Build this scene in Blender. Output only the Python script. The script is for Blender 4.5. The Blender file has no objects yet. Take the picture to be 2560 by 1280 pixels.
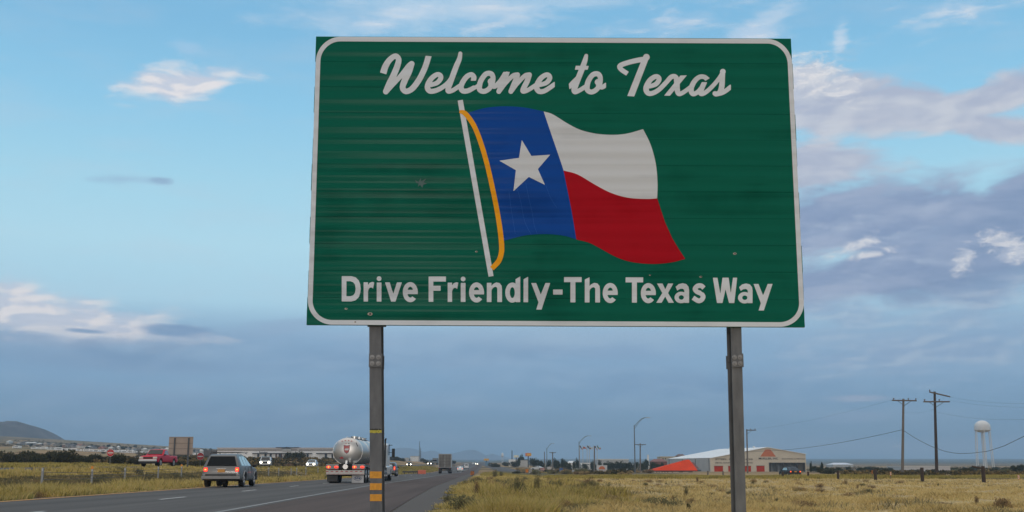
import bpy, math, random
import numpy as np
from math import sin, cos, tan, atan, atan2, pi, sqrt, radians
R = random.Random(7)
NR = np.random.RandomState(11)
scene = bpy.context.scene
COL = scene.collection

# ------------------------------------------------------------------ camera, light
F = 2800.0; PITCH = atan(533/2800); CAMZ = 0.9
cp, sp_ = cos(PITCH), sin(PITCH)
cam_d = bpy.data.cameras.new('camera'); cam = bpy.data.objects.new('camera', cam_d); COL.objects.link(cam)
cam.location = (0, 0, CAMZ); cam.rotation_euler = (pi/2 + PITCH, 0, 0)
cam_d.sensor_width = 36; cam_d.lens = F/2560*36; cam_d.clip_start = .1; cam_d.clip_end = 40000
scene.camera = cam
scene.view_settings.view_transform = 'Standard'; scene.view_settings.look = 'None'
scene.view_settings.exposure = 0; scene.view_settings.gamma = 1
scene.cycles.use_denoising = True
scene.cycles.max_bounces = 6; scene.cycles.volume_bounces = 1; scene.cycles.diffuse_bounces = 3; scene.cycles.glossy_bounces = 3
scene.cycles.sample_clamp_indirect = 4

def srgb(r, g, b):
    f = lambda c: (c/255/12.92) if c/255 <= .04045 else ((c/255+.055)/1.055)**2.4
    return (f(r), f(g), f(b))

HAZE = 2.1e-4
SUN_ELEV, SUN_AZ = radians(9.5), radians(185.2)   # azimuth measured from +Y clockwise: behind the camera, a touch left
sun_d = bpy.data.lights.new('sun', 'SUN'); sun = bpy.data.objects.new('sun', sun_d); COL.objects.link(sun)
sun_d.energy = 0.5; sun_d.angle = radians(8); sun_d.color = (1, .91, .82)
sun.rotation_euler = (pi/2 - SUN_ELEV, 0, pi - SUN_AZ)

# direction (azimuth from +Y to +X, elevation) of a photograph pixel, in degrees
def azel(px, py):
    u = (px-1280)/F; v = (640-py)/F
    d = (u, cp - v*sp_, sp_ + v*cp)
    return math.degrees(atan2(d[0], d[1])), math.degrees(atan2(d[2], math.hypot(d[0], d[1])))

def build_world():
    w = bpy.data.worlds.new('World'); scene.world = w; w.use_nodes = True
    nt = w.node_tree; N = nt.nodes; L = nt.links; N.clear()
    def nd(t, **k):
        n = N.new(t)
        for a, b in k.items(): setattr(n, a, b)
        return n
    def val(s, v):
        if isinstance(v, (int, float)): s.default_value = v
        else: L.new(v, s)
    def M(op, a, b=None, c=None, clamp=False):
        n = nd('ShaderNodeMath', operation=op, use_clamp=clamp)
        val(n.inputs[0], a)
        if b is not None: val(n.inputs[1], b)
        if c is not None: val(n.inputs[2], c)
        return n.outputs[0]
    def smooth(x, a, b):
        n = nd('ShaderNodeMapRange', interpolation_type='SMOOTHSTEP'); val(n.inputs['Value'], x)
        n.inputs['From Min'].default_value = a; n.inputs['From Max'].default_value = b
        return n.outputs['Result']
    def mixc(f, a, b):
        n = nd('ShaderNodeMix', data_type='RGBA'); val(n.inputs[0], f)
        for i, c in ((6, a), (7, b)):
            if isinstance(c, tuple): n.inputs[i].default_value = (*c, 1)
            else: L.new(c, n.inputs[i])
        return n.outputs[2]
    tc = nd('ShaderNodeTexCoord'); sep = nd('ShaderNodeSeparateXYZ'); L.new(tc.outputs['Generated'], sep.inputs[0])
    X, Y, Z = sep.outputs
    az = M('MULTIPLY', M('ARCTAN2', X, Y), 180/pi)
    el = M('MULTIPLY', M('ARCSINE', Z), 180/pi)
    ae = nd('ShaderNodeCombineXYZ'); L.new(az, ae.inputs[0]); L.new(el, ae.inputs[1])
    def noise(scale, detail, sx=1., sy=1., off=0., rough=.55, dist=0., rot=0.):
        mp = nd('ShaderNodeMapping'); L.new(ae.outputs[0], mp.inputs[0])
        mp.inputs['Scale'].default_value = (sx, sy, 1); mp.inputs['Location'].default_value = (off, off*.7, off*.3)
        mp.inputs['Rotation'].default_value = (0, 0, rot)
        n = nd('ShaderNodeTexNoise'); L.new(mp.outputs[0], n.inputs['Vector'])
        n.inputs['Scale'].default_value = scale; n.inputs['Detail'].default_value = detail
        n.inputs['Roughness'].default_value = rough; n.inputs['Distortion'].default_value = dist
        return n.outputs['Fac']
    # clear sky
    sky = nd('ShaderNodeTexSky', sky_type='NISHITA', sun_disc=False)
    sky.sun_elevation = SUN_ELEV; sky.sun_rotation = SUN_AZ; sky.altitude = 1200; sky.air_density = 1; sky.dust_density = 1.2
    skm = nd('ShaderNodeVectorMath', operation='SCALE'); L.new(sky.outputs[0], skm.inputs[0]); skm.inputs['Scale'].default_value = .085
    ramp = nd('ShaderNodeValToRGB')
    L.new(smooth_lin(nd, val, el, -5, 45), ramp.inputs[0])
    stops = [(0, (150, 148, 145)), (4.8, (152, 152, 155)), (5.0, (100, 138, 168)), (5.9, (100, 139, 174)), (7.5, (110, 150, 187)), (9.5, (130, 170, 207)),
             (11.6, (142, 178, 212)), (13.2, (180, 222, 243)), (16, (186, 230, 248)), (19, (172, 224, 246)), (23, (148, 209, 242)), (27, (131, 193, 232)), (40, (118, 176, 222)), (50, (110, 165, 215))]
    cr = ramp.color_ramp
    while len(cr.elements) > 1: cr.elements.remove(cr.elements[-1])
    for i, (e, c) in enumerate(stops):
        p = e/50
        elx = cr.elements[0] if i == 0 else cr.elements.new(p)
        elx.position = p; elx.color = (*srgb(*c), 1)
    base = mixc(.93, skm.outputs[0], ramp.outputs[0])
    # broad soft variation
    nA = noise(.11, 3, 1, 1.6, 3.1); nS = noise(.35, 4, .45, 2.2, 9.2, rot=.12)
    base = mixc(M('MULTIPLY', smooth(nS, .42, .75), .16), base, srgb(196, 208, 224))
    # a cloud: ellipse in azimuth/elevation whose edge a noise field eats away
    def cloud(col, px, py, rx, ry, rot=0., colour=(200, 200, 210), op=1., amp=.9, scale=.6, st=(.5, 1.6), e0=.15, e1=.5, off=0., detail=6, col2=None, dist=.3):
        a0, e0_ = azel(px, py)
        k = 180/pi/F
        mp = nd('ShaderNodeMapping', vector_type='TEXTURE'); L.new(ae.outputs[0], mp.inputs[0])
        mp.inputs['Location'].default_value = (a0, e0_, 0); mp.inputs['Rotation'].default_value = (0, 0, radians(rot))
        mp.inputs['Scale'].default_value = (rx*k, ry*k, 1)
        ln = nd('ShaderNodeVectorMath', operation='LENGTH'); L.new(mp.outputs[0], ln.inputs[0])
        n = pool(scale, rot)
        x = M('ADD', M('SUBTRACT', 1, ln.outputs['Value']), M('MULTIPLY', M('SUBTRACT', n, .5), amp*2.2))
        f = M('MULTIPLY', smooth(x, e0 - .06, e1 + .12), op)
        c = mixc(smooth(NV, .38, .62), srgb(*colour), srgb(*col2)) if col2 else srgb(*colour)
        return mixc(f, col, c)
    POOL = {}
    def pool(scale, rot):
        k = (min((.42, .65, .95, 1.4), key=lambda q: abs(q-scale)), 0 if abs(rot) < 8 else (1 if rot > 0 else -1))
        if k[0] >= 1.4 or k[0] <= .42: k = (k[0], 0)
        if k not in POOL: POOL[k] = noise(k[0], 5, .5, 1.7, 3.3*len(POOL)+1, .6, .25, -radians(13*k[1]))
        return POOL[k]
    NV = noise(.8, 4, .5, 1.7, 5.5, .6)
    c = base
    # high wisps along the top
    c = cloud(c, 1150, 20, 620, 75, 4, (205, 222, 238), .55, .9, .55, (.5, 1.8), .1, .8, 1)
    c = cloud(c, 1890, 80, 160, 60, 30, (196, 216, 236), .6, .9, .8, (.6, 1.6), .1, .8, 4)
    c = cloud(c, 2100, 105, 30, 70, -18, (206, 222, 238), .75, .8, 1.2, (.8, 1.2), .2, .8, 6)
    c = cloud(c, 1000, 40, 160, 35, 18, (196, 218, 238), .45, .9, .8, (.5, 1.8), .1, .8, 7)
    # small clouds over the left
    c = cloud(c, 462, 118, 60, 30, -14, (170, 205, 234), .5, 1., 1.1, (.7, 1.5), .15, .7, 8)
    c = cloud(c, 400, 452, 50, 15, 0, (148, 180, 210), .85, .5, 1., (.6, 1.8), .1, .7, 9)
    c = cloud(c, 300, 450, 95, 20, 3, (156, 190, 218), .65, .8, .9, (.5, 2.0), .2, .8, 10)
    # bright bank low on the left
    c = cloud(c, 220, 822, 300, 34, -2, (206, 210, 222), .9, .7, .6, (.4, 2), .05, .6, 13)
    c = cloud(c, 120, 850, 420, 24, 0, (160, 178, 204), .8, .6, .6, (.4, 2), .05, .7, 14)
    c = cloud(c, 435, 826, 105, 20, -2, (128, 160, 196), .9, .5, .8, (.4, 2), .05, .6, 14)
    c = cloud(c, 215, 827, 50, 7, -2, (140, 166, 198), .85, .3, .8, (.4, 2), .05, .6, 15)
    c = cloud(c, 700, 820, 190, 30, 10, (150, 180, 210), .8, .7, .6, (.4, 2), .05, .8, 16)
    c = cloud(c, 250, 900, 420, 40, -3, (132, 160, 194), .55, .8, .5, (.4, 2), .0, .8, 17)
    # light patches in the blue haze below the sign
    c = cloud(c, 1400, 850, 520, 60, 2, (164, 190, 214), .8, .8, .5, (.4, 2), .0, .9, 18)
    c = cloud(c, 1500, 880, 300, 26, -3, (138, 168, 202), .6, .8, .6, (.4, 2), .0, .8, 19)
    c = cloud(c, 420, 1010, 420, 50, -6, (134, 158, 192), .35, .6, .4, (.4, 1.6), .0, .9, 20)
    # broken cloud fields: a region mask, a ragged noise edge, and light from the difference of the field with itself shifted upward
    def region(lst):
        tot = None
        for px, py, rx, ry, rot in lst:
            a0, e0_ = azel(px, py); k = 180/pi/F
            mp = nd('ShaderNodeMapping', vector_type='TEXTURE'); L.new(ae.outputs[0], mp.inputs[0])
            mp.inputs['Location'].default_value = (a0, e0_, 0); mp.inputs['Rotation'].default_value = (0, 0, radians(rot)); mp.inputs['Scale'].default_value = (rx*k, ry*k, 1)
            ln = nd('ShaderNodeVectorMath', operation='LENGTH'); L.new(mp.outputs[0], ln.inputs[0])
            m = M('SUBTRACT', 1, ln.outputs['Value'])
            tot = m if tot is None else M('MAXIMUM', tot, m)
        return tot
    def fbm(scale, sx, sy, dx, dy, det=6, rough=.54, dist=.3, rot=0.):
        mp = nd('ShaderNodeMapping'); L.new(ae.outputs[0], mp.inputs[0])
        mp.inputs['Scale'].default_value = (sx, sy, 1); mp.inputs['Location'].default_value = (dx, dy, 0); mp.inputs['Rotation'].default_value = (0, 0, rot)
        n = nd('ShaderNodeTexNoise'); L.new(mp.outputs[0], n.inputs['Vector']); n.inputs['Scale'].default_value = scale; n.inputs['Detail'].default_value = det
        n.inputs['Roughness'].default_value = rough; n.inputs['Distortion'].default_value = dist; return n.outputs['Fac']
    f1 = fbm(.38, .55, 1.5, 2., 7.); f1u = fbm(.38, .55, 1.5, 2.25, 6.25)
    f2 = fbm(.75, .5, 1.7, 11., 3., rot=-.12); f2u = fbm(.75, .5, 1.7, 11.15, 2.6, rot=-.12)
    def field(c, reg, f, fu, lo, hi, edge, amp, op, l0=-.06, l1=.10):
        x = M('ADD', reg, M('MULTIPLY', M('SUBTRACT', f, .5), amp))
        al = M('MULTIPLY', smooth(x, edge[0], edge[1]), op)
        li = smooth(M('SUBTRACT', f, fu), l0, l1)
        return mixc(al, c, mixc(li, srgb(*lo), srgb(*hi)))
    RA = region([(2130, 265, 300, 125, -10), (2430, 265, 240, 60, 14), (2470, 315, 260, 42, -12), (2050, 395, 240, 75, 0)])
    c = field(c, RA, f1, f1u, (178, 186, 207), (204, 208, 219), (.0, .5), 2.3, .95, -.12, .16)
    c = field(c, RA, f2, f2u, (172, 181, 203), (220, 220, 226), (.45, 1.3), 2.2, .4, -.1, .16)
    RB = region([(2140, 560, 460, 110, 3), (2500, 560, 240, 120, 22), (2250, 670, 480, 95, 4)])
    c = field(c, RB, f1, f1u, (138, 157, 191), (162, 176, 203), (-.1, .45), 1.9, .97, -.12, .18)
    c = field(c, RB, f2, f2u, (122, 144, 183), (176, 192, 214), (.35, 1.2), 2.0, .5, -.1, .2)
    RE = region([(2520, 560, 180, 75, 28), (2440, 700, 300, 60, 6)])
    c = field(c, RE, f1, f1u, (124, 148, 184), (148, 166, 197), (-.05, .6), 1.6, .8, -.12, .2)
    RC = region([(2120, 780, 260, 60, -6), (2430, 770, 260, 80, 12), (2300, 880, 460, 80, 3)])
    c = field(c, RC, f2, f2u, (146, 170, 202), (182, 198, 217), (.0, .9), 1.5, .65, -.1, .2)
    RD = region([(2406, 650, 60, 34, 62), (2418, 636, 34, 26, 20), (2525, 612, 100, 40, -24), (2545, 632, 60, 30, 10), (2180, 634, 90, 16, 8), (2130, 618, 120, 22, 20), (2040, 190, 150, 70, -20), (2090, 232, 90, 26, -6)])
    f3 = fbm(1.7, .6, 1.4, 5., 9., 7, .66, .5); f3u = fbm(1.7, .6, 1.4, 5.1, 8.7, 7, .66, .5)
    c = field(c, RD, f3, f3u, (204, 210, 222), (230, 229, 232), (.12, .9), 2.1, .8, -.1, .12)
    RT = region([(1240, 50, 260, 90, -10), (1690, 55, 300, 90, 10), (2390, 35, 380, 80, 8), (1000, 40, 260, 60, 16), (1880, 80, 200, 80, 20)])
    c = field(c, RT, f2, f2u, (192, 212, 234), (228, 230, 237), (.3, 1.5), 2.0, .8)
    RL = region([(40, 770, 480, 80, -7), (220, 822, 360, 40, -2), (458, 210, 200, 62, 10)])
    c = field(c, RL, f2, f2u, (204, 211, 226), (236, 232, 234), (.05, .75), 1.5, .95)
    RG = region([(300, 880, 700, 60, 0), (1000, 900, 700, 60, 2), (1700, 960, 900, 60, -2), (700, 1040, 700, 40, 3)])
    c = field(c, RG, f1, f1u, (112, 146, 184), (150, 178, 207), (-.2, 1.), 1.6, .55, -.14, .18)
    c = cloud(c, 435, 828, 110, 20, -2, (128, 160, 196), .9, .5, .8, (.4, 2), .05, .6, 14)
    c = cloud(c, 215, 828, 60, 7, -2, (136, 164, 198), .9, .3, .8, (.4, 2), .05, .6, 15)
    # low pinkish bands near the right horizon
    c = cloud(c, 2150, 997, 95, 13, 0, (164, 178, 202), .85, .5, .8, (.4, 2), .05, .6, 38)
    c = cloud(c, 2130, 1040, 170, 22, 6, (146, 168, 198), .5, .8, .6, (.4, 2), .05, .8, 39)
    c = cloud(c, 2240, 1118, 560, 30, 0, (150, 164, 188), .75, .5, .5, (.3, 2), .0, .8, 40)
    c = cloud(c, 1850, 1108, 260, 18, 6, (144, 164, 192), .5, .6, .5, (.3, 2), .0, .8, 41)
    c = cloud(c, 2245, 1116, 22, 4, 0, (186, 186, 198), .8, .4, .8, (.4, 2), .05, .6, 42)
    # evening light behind the viewer: a wide warm brightening round the low sun
    sd = (sin(SUN_AZ)*cos(SUN_ELEV), cos(SUN_AZ)*cos(SUN_ELEV), sin(SUN_ELEV))
    dt = nd('ShaderNodeVectorMath', operation='DOT_PRODUCT'); L.new(tc.outputs['Generated'], dt.inputs[0]); dt.inputs[1].default_value = sd
    glow = smooth(dt.outputs['Value'], .1, 1.)
    c = mixc(M('MULTIPLY', glow, .35), c, (.95, .78, .62))
    # pale high overcast overhead and behind the viewer, dim at the horizon behind
    zen = smooth(el, 34, 55)
    c = mixc(M('MULTIPLY', zen, .9), c, (1.40, 1.31, 1.2))
    back = M('MULTIPLY', smooth(Y, .1, -.5), M('SUBTRACT', 1, zen))
    c = mixc(M('MULTIPLY', back, .75), c, (.40, .385, .37))
    bg = nd('ShaderNodeBackground'); L.new(c, bg.inputs['Color']); bg.inputs['Strength'].default_value = 1.0
    out = nd('ShaderNodeOutputWorld'); L.new(bg.outputs[0], out.inputs['Surface'])
    w.cycles.sampling_method = 'MANUAL'; w.cycles.sample_map_resolution = 512
def smooth_lin(nd, val, x, a, b):
    n = nd('ShaderNodeMapRange'); val(n.inputs['Value'], x)
    n.inputs['From Min'].default_value = a; n.inputs['From Max'].default_value = b
    return n.outputs['Result']
build_world()

# ------------------------------------------------------------------ helpers
def P(px, py, Y):
    u = (px-1280)/F; v = (640-py)/F
    dy = cp - v*sp_; dz = sp_ + v*cp; t = Y/dy
    return (u*t, Y, CAMZ + dz*t)
def PX(px, Y, py=1173): return P(px, py, Y)[0]
def PZ(py, Y): return P(1280, py, Y)[2]

MATS = {}
def mat(name, col, rough=.6, metal=0., spec=.5, var=.12, scale=6., bump=0., col2=None, emit=None, estr=0., coat=0., ramp=None, bscale=None, streak=None, aniso=None):
    if name in MATS: return MATS[name]
    m = bpy.data.materials.new(name); m.use_nodes = True; nt = m.node_tree; N = nt.nodes; L = nt.links
    b = N['Principled BSDF']
    tc = N.new('ShaderNodeTexCoord')
    mp = N.new('ShaderNodeMapping'); L.new(tc.outputs['Object'], mp.inputs[0])
    if streak: mp.inputs['Scale'].default_value = streak
    n = N.new('ShaderNodeTexNoise'); L.new(mp.outputs[0], n.inputs['Vector'])
    n.inputs['Scale'].default_value = scale; n.inputs['Detail'].default_value = 5
    r = N.new('ShaderNodeValToRGB'); L.new(n.outputs['Fac'], r.inputs[0])
    if ramp:
        cr = r.color_ramp
        while len(cr.elements) > 1: cr.elements.remove(cr.elements[-1])
        for i, (p, c) in enumerate(ramp):
            e = cr.elements[0] if i == 0 else cr.elements.new(p)
            e.position = p; e.color = (*c, 1)
    else:
        c2 = col2 or tuple(x*(1+var) for x in col); c1 = col if col2 else tuple(x*(1-var) for x in col)
        r.color_ramp.elements[0].position = .3; r.color_ramp.elements[1].position = .7
        r.color_ramp.elements[0].color = (*c1, 1); r.color_ramp.elements[1].color = (*c2, 1)
    L.new(r.outputs[0], b.inputs['Base Color'])
    b.inputs['Roughness'].default_value = rough; b.inputs['Metallic'].default_value = metal
    b.inputs['Specular IOR Level'].default_value = spec
    if coat: b.inputs['Coat Weight'].default_value = coat; b.inputs['Coat Roughness'].default_value = .06
    if emit:
        b.inputs['Emission Color'].default_value = (*emit, 1); b.inputs['Emission Strength'].default_value = estr
    if bump:
        bp = N.new('ShaderNodeBump'); n2 = N.new('ShaderNodeTexNoise'); L.new(tc.outputs['Object'], n2.inputs['Vector'])
        n2.inputs['Scale'].default_value = bscale or scale*4; n2.inputs['Detail'].default_value = 4
        L.new(n2.outputs['Fac'], bp.inputs['Height']); bp.inputs['Strength'].default_value = bump; bp.inputs['Distance'].default_value = .02
        L.new(bp.outputs[0], b.inputs['Normal'])
    MATS[name] = m
    return m

def tag(o, label=None, cat=None, group=None, kind=None):
    if label: o['label'] = label
    if cat: o['category'] = cat
    if group: o['group'] = group
    if kind: o['kind'] = kind
    return o
def empty(name, loc, label, cat, group=None, rz=0):
    o = bpy.data.objects.new(name, None); COL.objects.link(o); o.location = loc; o.rotation_euler = (0, 0, rz)
    o.empty_display_size = .2
    return tag(o, label, cat, group)
def children(o): return [c for c in bpy.data.objects if c.parent == o]
def copy_tree(o, kids=None):
    c = o.copy(); COL.objects.link(c)
    for ch in list(o.children):
        d = copy_tree(ch); d.parent = c
    return c
def obj_np(name, V, Fc, m, parent=None, smooth=False, mats=None, midx=None):
    me = bpy.data.meshes.new(name)
    V = np.asarray(V, dtype=np.float32)
    if isinstance(Fc, np.ndarray):
        k = Fc.shape[1]; nf = len(Fc)
        me.vertices.add(len(V)); me.vertices.foreach_set('co', V.ravel())
        me.loops.add(nf*k); me.loops.foreach_set('vertex_index', Fc.astype(np.int32).ravel())
        me.polygons.add(nf); me.polygons.foreach_set('loop_start', np.arange(0, nf*k, k, dtype=np.int32))
        me.polygons.foreach_set('loop_total', np.full(nf, k, dtype=np.int32))
        me.update(calc_edges=True)
    else:
        me.from_pydata([tuple(map(float, v)) for v in V], [], Fc)
    me.validate()
    if mats:
        for q in mats: me.materials.append(q)
        if midx is not None: me.polygons.foreach_set('material_index', np.asarray(midx, dtype=np.int32))
    elif m: me.materials.append(m)
    if smooth:
        me.polygons.foreach_set('use_smooth', np.ones(len(me.polygons), dtype=bool))
    me.update()
    o = bpy.data.objects.new(name, me); COL.objects.link(o)
    if parent: o.parent = parent
    return o

class MB:
    def __init__(s): s.v = []; s.f = []
    def add(s, v, f):
        k = len(s.v); s.v += [tuple(p) for p in v]; s.f += [tuple(i+k for i in q) for q in f]; return s
    def box(s, x0, x1, y0, y1, z0, z1):
        return s.add([(x0,y0,z0),(x1,y0,z0),(x1,y1,z0),(x0,y1,z0),(x0,y0,z1),(x1,y0,z1),(x1,y1,z1),(x0,y1,z1)],
                     [(3,2,1,0),(4,5,6,7),(0,1,5,4),(1,2,6,5),(2,3,7,6),(3,0,4,7)])
    def bbox(s, x0, x1, y0, y1, z0, z1, b):
        """box with chamfered vertical and top edges"""
        v = []; 
        def ring(z, i):
            return [(x0+b+i,y0+i,z),(x1-b-i,y0+i,z),(x1-i,y0+b+i,z),(x1-i,y1-b-i,z),(x1-b-i,y1-i,z),(x0+b+i,y1-i,z),(x0+i,y1-b-i,z),(x0+i,y0+b+i,z)]
        rs = [ring(z0+b, 0), ring(z1-b, 0), ring(z1, b*.7)]
        rs.insert(0, ring(z0, b*.7))
        for r in rs: v += r
        f = [tuple(reversed(range(8))), tuple(range(24, 32))]
        for k in range(3):
            for i in range(8): j = (i+1) % 8; f.append((k*8+i, k*8+j, k*8+8+j, k*8+8+i))
        return s.add(v, f)
    def tube(s, a, b, r0, r1=None, n=10, caps=True):
        if r1 is None: r1 = r0
        a = np.array(a, float); b = np.array(b, float); d = b-a; l = np.linalg.norm(d)
        if l < 1e-9: return s
        d /= l; t = np.array([1, 0, 0.]) if abs(d[0]) < .8 else np.array([0, 1., 0])
        u = np.cross(d, t); u /= np.linalg.norm(u); w = np.cross(d, u)
        v = []
        for c, r in ((a, r0), (b, r1)):
            for i in range(n):
                q = 2*pi*i/n; v.append(tuple(c + r*(cos(q)*u + sin(q)*w)))
        f = [(i, (i+1) % n, n+(i+1) % n, n+i) for i in range(n)]
        if caps: f += [tuple(reversed(range(n))), tuple(range(n, 2*n))]
        return s.add(v, f)
    def path(s, pts, r, n=6):
        for a, b in zip(pts[:-1], pts[1:]): s.tube(a, b, r, r, n)
        return s
    def lathe(s, prof, c=(0,0,0), axis='z', n=24, sx=1., sy=1.):
        """prof: (radius, height) list"""
        v = []; m = len(prof)
        for r, h in prof:
            for i in range(n):
                q = 2*pi*i/n; a, b = r*cos(q)*sx, r*sin(q)*sy
                p = (a, b, h) if axis == 'z' else ((h, a, b) if axis == 'x' else (a, h, b))
                v.append((p[0]+c[0], p[1]+c[1], p[2]+c[2]))
        f = []
        for k in range(m-1):
            for i in range(n): j = (i+1) % n; f.append((k*n+i, k*n+j, (k+1)*n+j, (k+1)*n+i))
        f += [tuple(reversed(range(n))), tuple(range((m-1)*n, m*n))]
        return s.add(v, f)
    def prism(s, poly, y0, y1, ax='y'):
        """poly in (x,z) extruded along y (or (y,z) along x, or (x,y) along z)"""
        n = len(poly); v = []
        for y in (y0, y1):
            for a, b in poly:
                v.append((a, y, b) if ax == 'y' else ((y, a, b) if ax == 'x' else (a, b, y)))
        f = [tuple(range(n)), tuple(reversed(range(n, 2*n)))]
        f += [(i, n+i, n+(i+1) % n, (i+1) % n) for i in range(n)]
        return s.add(v, f)
    def build(s, name, m, parent=None, smooth=False, off=None):
        v = s.v
        if off is not None: v = [(a-off[0], b-off[1], c-off[2]) for a, b, c in v]
        o = obj_np(name, v, s.f, m, parent, smooth)
        return o

# ------------------------------------------------------------------ ground shape
FOG = [(-60, -3.0), (0, -4.9), (34, -6.5), (61, -7.6), (78, -8.0), (160, -10.2), (320, -14.2), (460, -17.6), (800, -25.0), (1500, -38), (9000, -180)]
def interp(x, tab): return np.interp(x, [a for a, b in tab], [b for a, b in tab])
def fog(y): return interp(y, FOG)
ZR = [(-60, 0), (300, .03), (460, .95), (800, 3.9), (1500, 9), (3000, 22), (6000, 52), (9500, 80)]
ZOPP = [(-60, .45), (45, .5), (66, .72), (90, .95), (115, 1.12), (210, 1.12), (390, 1.8), (470, 2.6), (800, 4.6), (1500, 9.2), (3000, 22), (6000, 52), (9500, 80)]
ZL = [(-60, .6), (60, .75), (100, 1.1), (200, 1.9), (300, 3), (500, 4.9), (700, 5.6), (1000, 7), (1500, 9.5), (3000, 20), (6000, 50), (9500, 80)]
KL = [(0, 0), (200, .004), (500, .025), (700, .04), (1000, .048), (1500, .06), (2000, .045), (6000, .0)]
ZRT = [(-60, 0), (500, 0), (700, 1.2), (1500, 6.5), (3000, 20), (6000, 54), (9500, 86)]
def sstep(x, a, b):
    t = np.clip((x-a)/(b-a), 0, 1); return t*t*(3-2*t)
def gz(x, y):
    x = np.asarray(x, float); y = np.asarray(y, float)
    s = x - fog(y)
    road = interp(y, ZR)
    opp = interp(y, ZOPP)
    left = interp(y, ZL) + np.maximum(0, -x-100)*interp(y, KL)
    right = interp(y, ZRT)
    dip = -.12*np.exp(-((s+11.5)/2.5)**2)
    z = road + dip
    z = z + (opp-z)*sstep(-x, 24.5, 32)          # up to the opposite carriageway
    z = z + (left-z)*sstep(-x, 44, 60)
    z = z + (right-z)*sstep(x, 0, 30)
    # verge in front of the viewer sinks a little
    near = (1-sstep(y, 8, 26))*sstep(s, 4.2, 7.5)
    z = z - .75*near
    # lumpy verge right of the gravel and low mounds along the field edge
    lump = (np.sin(x*.9+y*.23)+np.sin(x*.37-y*.31+1.3)+np.sin(x*1.7+y*.11+2.))*.05
    z = z + lump*sstep(s, 4.5, 9)*(1-sstep(y, 45, 90))
    z = z + lump*.8*sstep(-s, 9, 13)*(1-sstep(-x, 22, 26))
    big = (np.sin(x*.051+y*.033)+np.sin(x*.023-y*.041+1.7))*.35*sstep(y, 160, 400)
    z = z + big*(sstep(-x, 60, 100))
    return z

def axis_pts(fine, coarse):
    return sorted(set(round(v, 3) for v in fine + coarse))
xs = axis_pts([(-60+i*1.0) for i in range(0, 150)], [-9000, -7000, -5000, -3500, -2500, -1800, -1300, -1000, -800, -650, -540, -460, -400, -350, -310, -275, -245, -220, -200, -180, -165, -150, -138, -126, -115, -105, -96, -88, -80, -74, -68, -64,
      94, 100, 108, 116, 126, 138, 150, 170, 190, 215, 245, 280, 330, 400, 500, 650, 850, 1200, 1800, 2700, 4000, 6000, 9000])
ys = [-60, -40, -20]; y = -10.
while y < 9500: ys.append(y); y += max(.8, (y+12)*.035)
ys.append(9500)
xs = np.array(xs); ys = np.array(ys)
GX, GY = np.meshgrid(xs, ys); GZ = gz(GX, GY)
nx, ny = len(xs), len(ys)
V = np.stack([GX.ravel(), GY.ravel(), GZ.ravel()], 1)
idx = np.arange(nx*ny).reshape(ny, nx)
Fq = np.stack([idx[:-1, :-1].ravel(), idx[:-1, 1:].ravel(), idx[1:, 1:].ravel(), idx[1:, :-1].ravel()], 1)

def ground_material():
    m = bpy.data.materials.new('desert_soil'); m.use_nodes = True; nt = m.node_tree; N = nt.nodes; L = nt.links
    b = N['Principled BSDF']; b.inputs['Roughness'].default_value = .95; b.inputs['Specular IOR Level'].default_value = .1
    g = N.new('ShaderNodeNewGeometry')
    def noise(s, d, sc=(1, 1, 1), off=0):
        mp = N.new('ShaderNodeMapping'); L.new(g.outputs['Position'], mp.inputs[0]); mp.inputs['Scale'].default_value = sc; mp.inputs['Location'].default_value = (off, off, 0)
        n = N.new('ShaderNodeTexNoise'); L.new(mp.outputs[0], n.inputs['Vector']); n.inputs['Scale'].default_value = s; n.inputs['Detail'].default_value = d
        return n.outputs['Fac']
    def ramp(f, st):
        r = N.new('ShaderNodeValToRGB'); L.new(f, r.inputs[0]); cr = r.color_ramp
        while len(cr.elements) > 1: cr.elements.remove(cr.elements[-1])
        for i, (p, c) in enumerate(st):
            e = cr.elements[0] if i == 0 else cr.elements.new(p)
            e.position = p; e.color = (*c, 1)
        return r.outputs[0]
    def mix(f, a, c, mode='MIX'):
        n = N.new('ShaderNodeMix'); n.data_type = 'RGBA'; n.blend_type = mode
        if isinstance(f, float): n.inputs[0].default_value = f
        else: L.new(f, n.inputs[0])
        for i, q in ((6, a), (7, c)):
            if isinstance(q, tuple): n.inputs[i].default_value = (*q, 1)
            else: L.new(q, n.inputs[i])
        return n.outputs[2]
    soil = ramp(noise(.45, 8), [(.3, (.25, .175, .095)), (.45, (.40, .29, .14)), (.55, (.50, .375, .185)), (.68, (.42, .33, .125))])
    fine = ramp(noise(3.5, 6, off=4), [(.35, (.22, .16, .09)), (.6, (.52, .39, .20))])
    near = mix(.5, soil, fine)
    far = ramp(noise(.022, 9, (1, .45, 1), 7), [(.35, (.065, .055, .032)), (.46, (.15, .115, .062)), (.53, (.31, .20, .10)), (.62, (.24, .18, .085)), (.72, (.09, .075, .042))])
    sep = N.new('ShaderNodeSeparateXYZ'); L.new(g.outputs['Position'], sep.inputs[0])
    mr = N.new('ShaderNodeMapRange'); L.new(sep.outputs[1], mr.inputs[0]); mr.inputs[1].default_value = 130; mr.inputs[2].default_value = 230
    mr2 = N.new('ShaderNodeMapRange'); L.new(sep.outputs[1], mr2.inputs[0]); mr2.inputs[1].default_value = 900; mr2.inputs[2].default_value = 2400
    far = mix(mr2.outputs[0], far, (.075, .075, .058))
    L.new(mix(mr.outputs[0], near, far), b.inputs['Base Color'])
    bp = N.new('ShaderNodeBump'); L.new(noise(5, 8), bp.inputs['Height']); bp.inputs['Strength'].default_value = .6; bp.inputs['Distance'].default_value = .05
    L.new(bp.outputs[0], b.inputs['Normal'])
    return m
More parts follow.
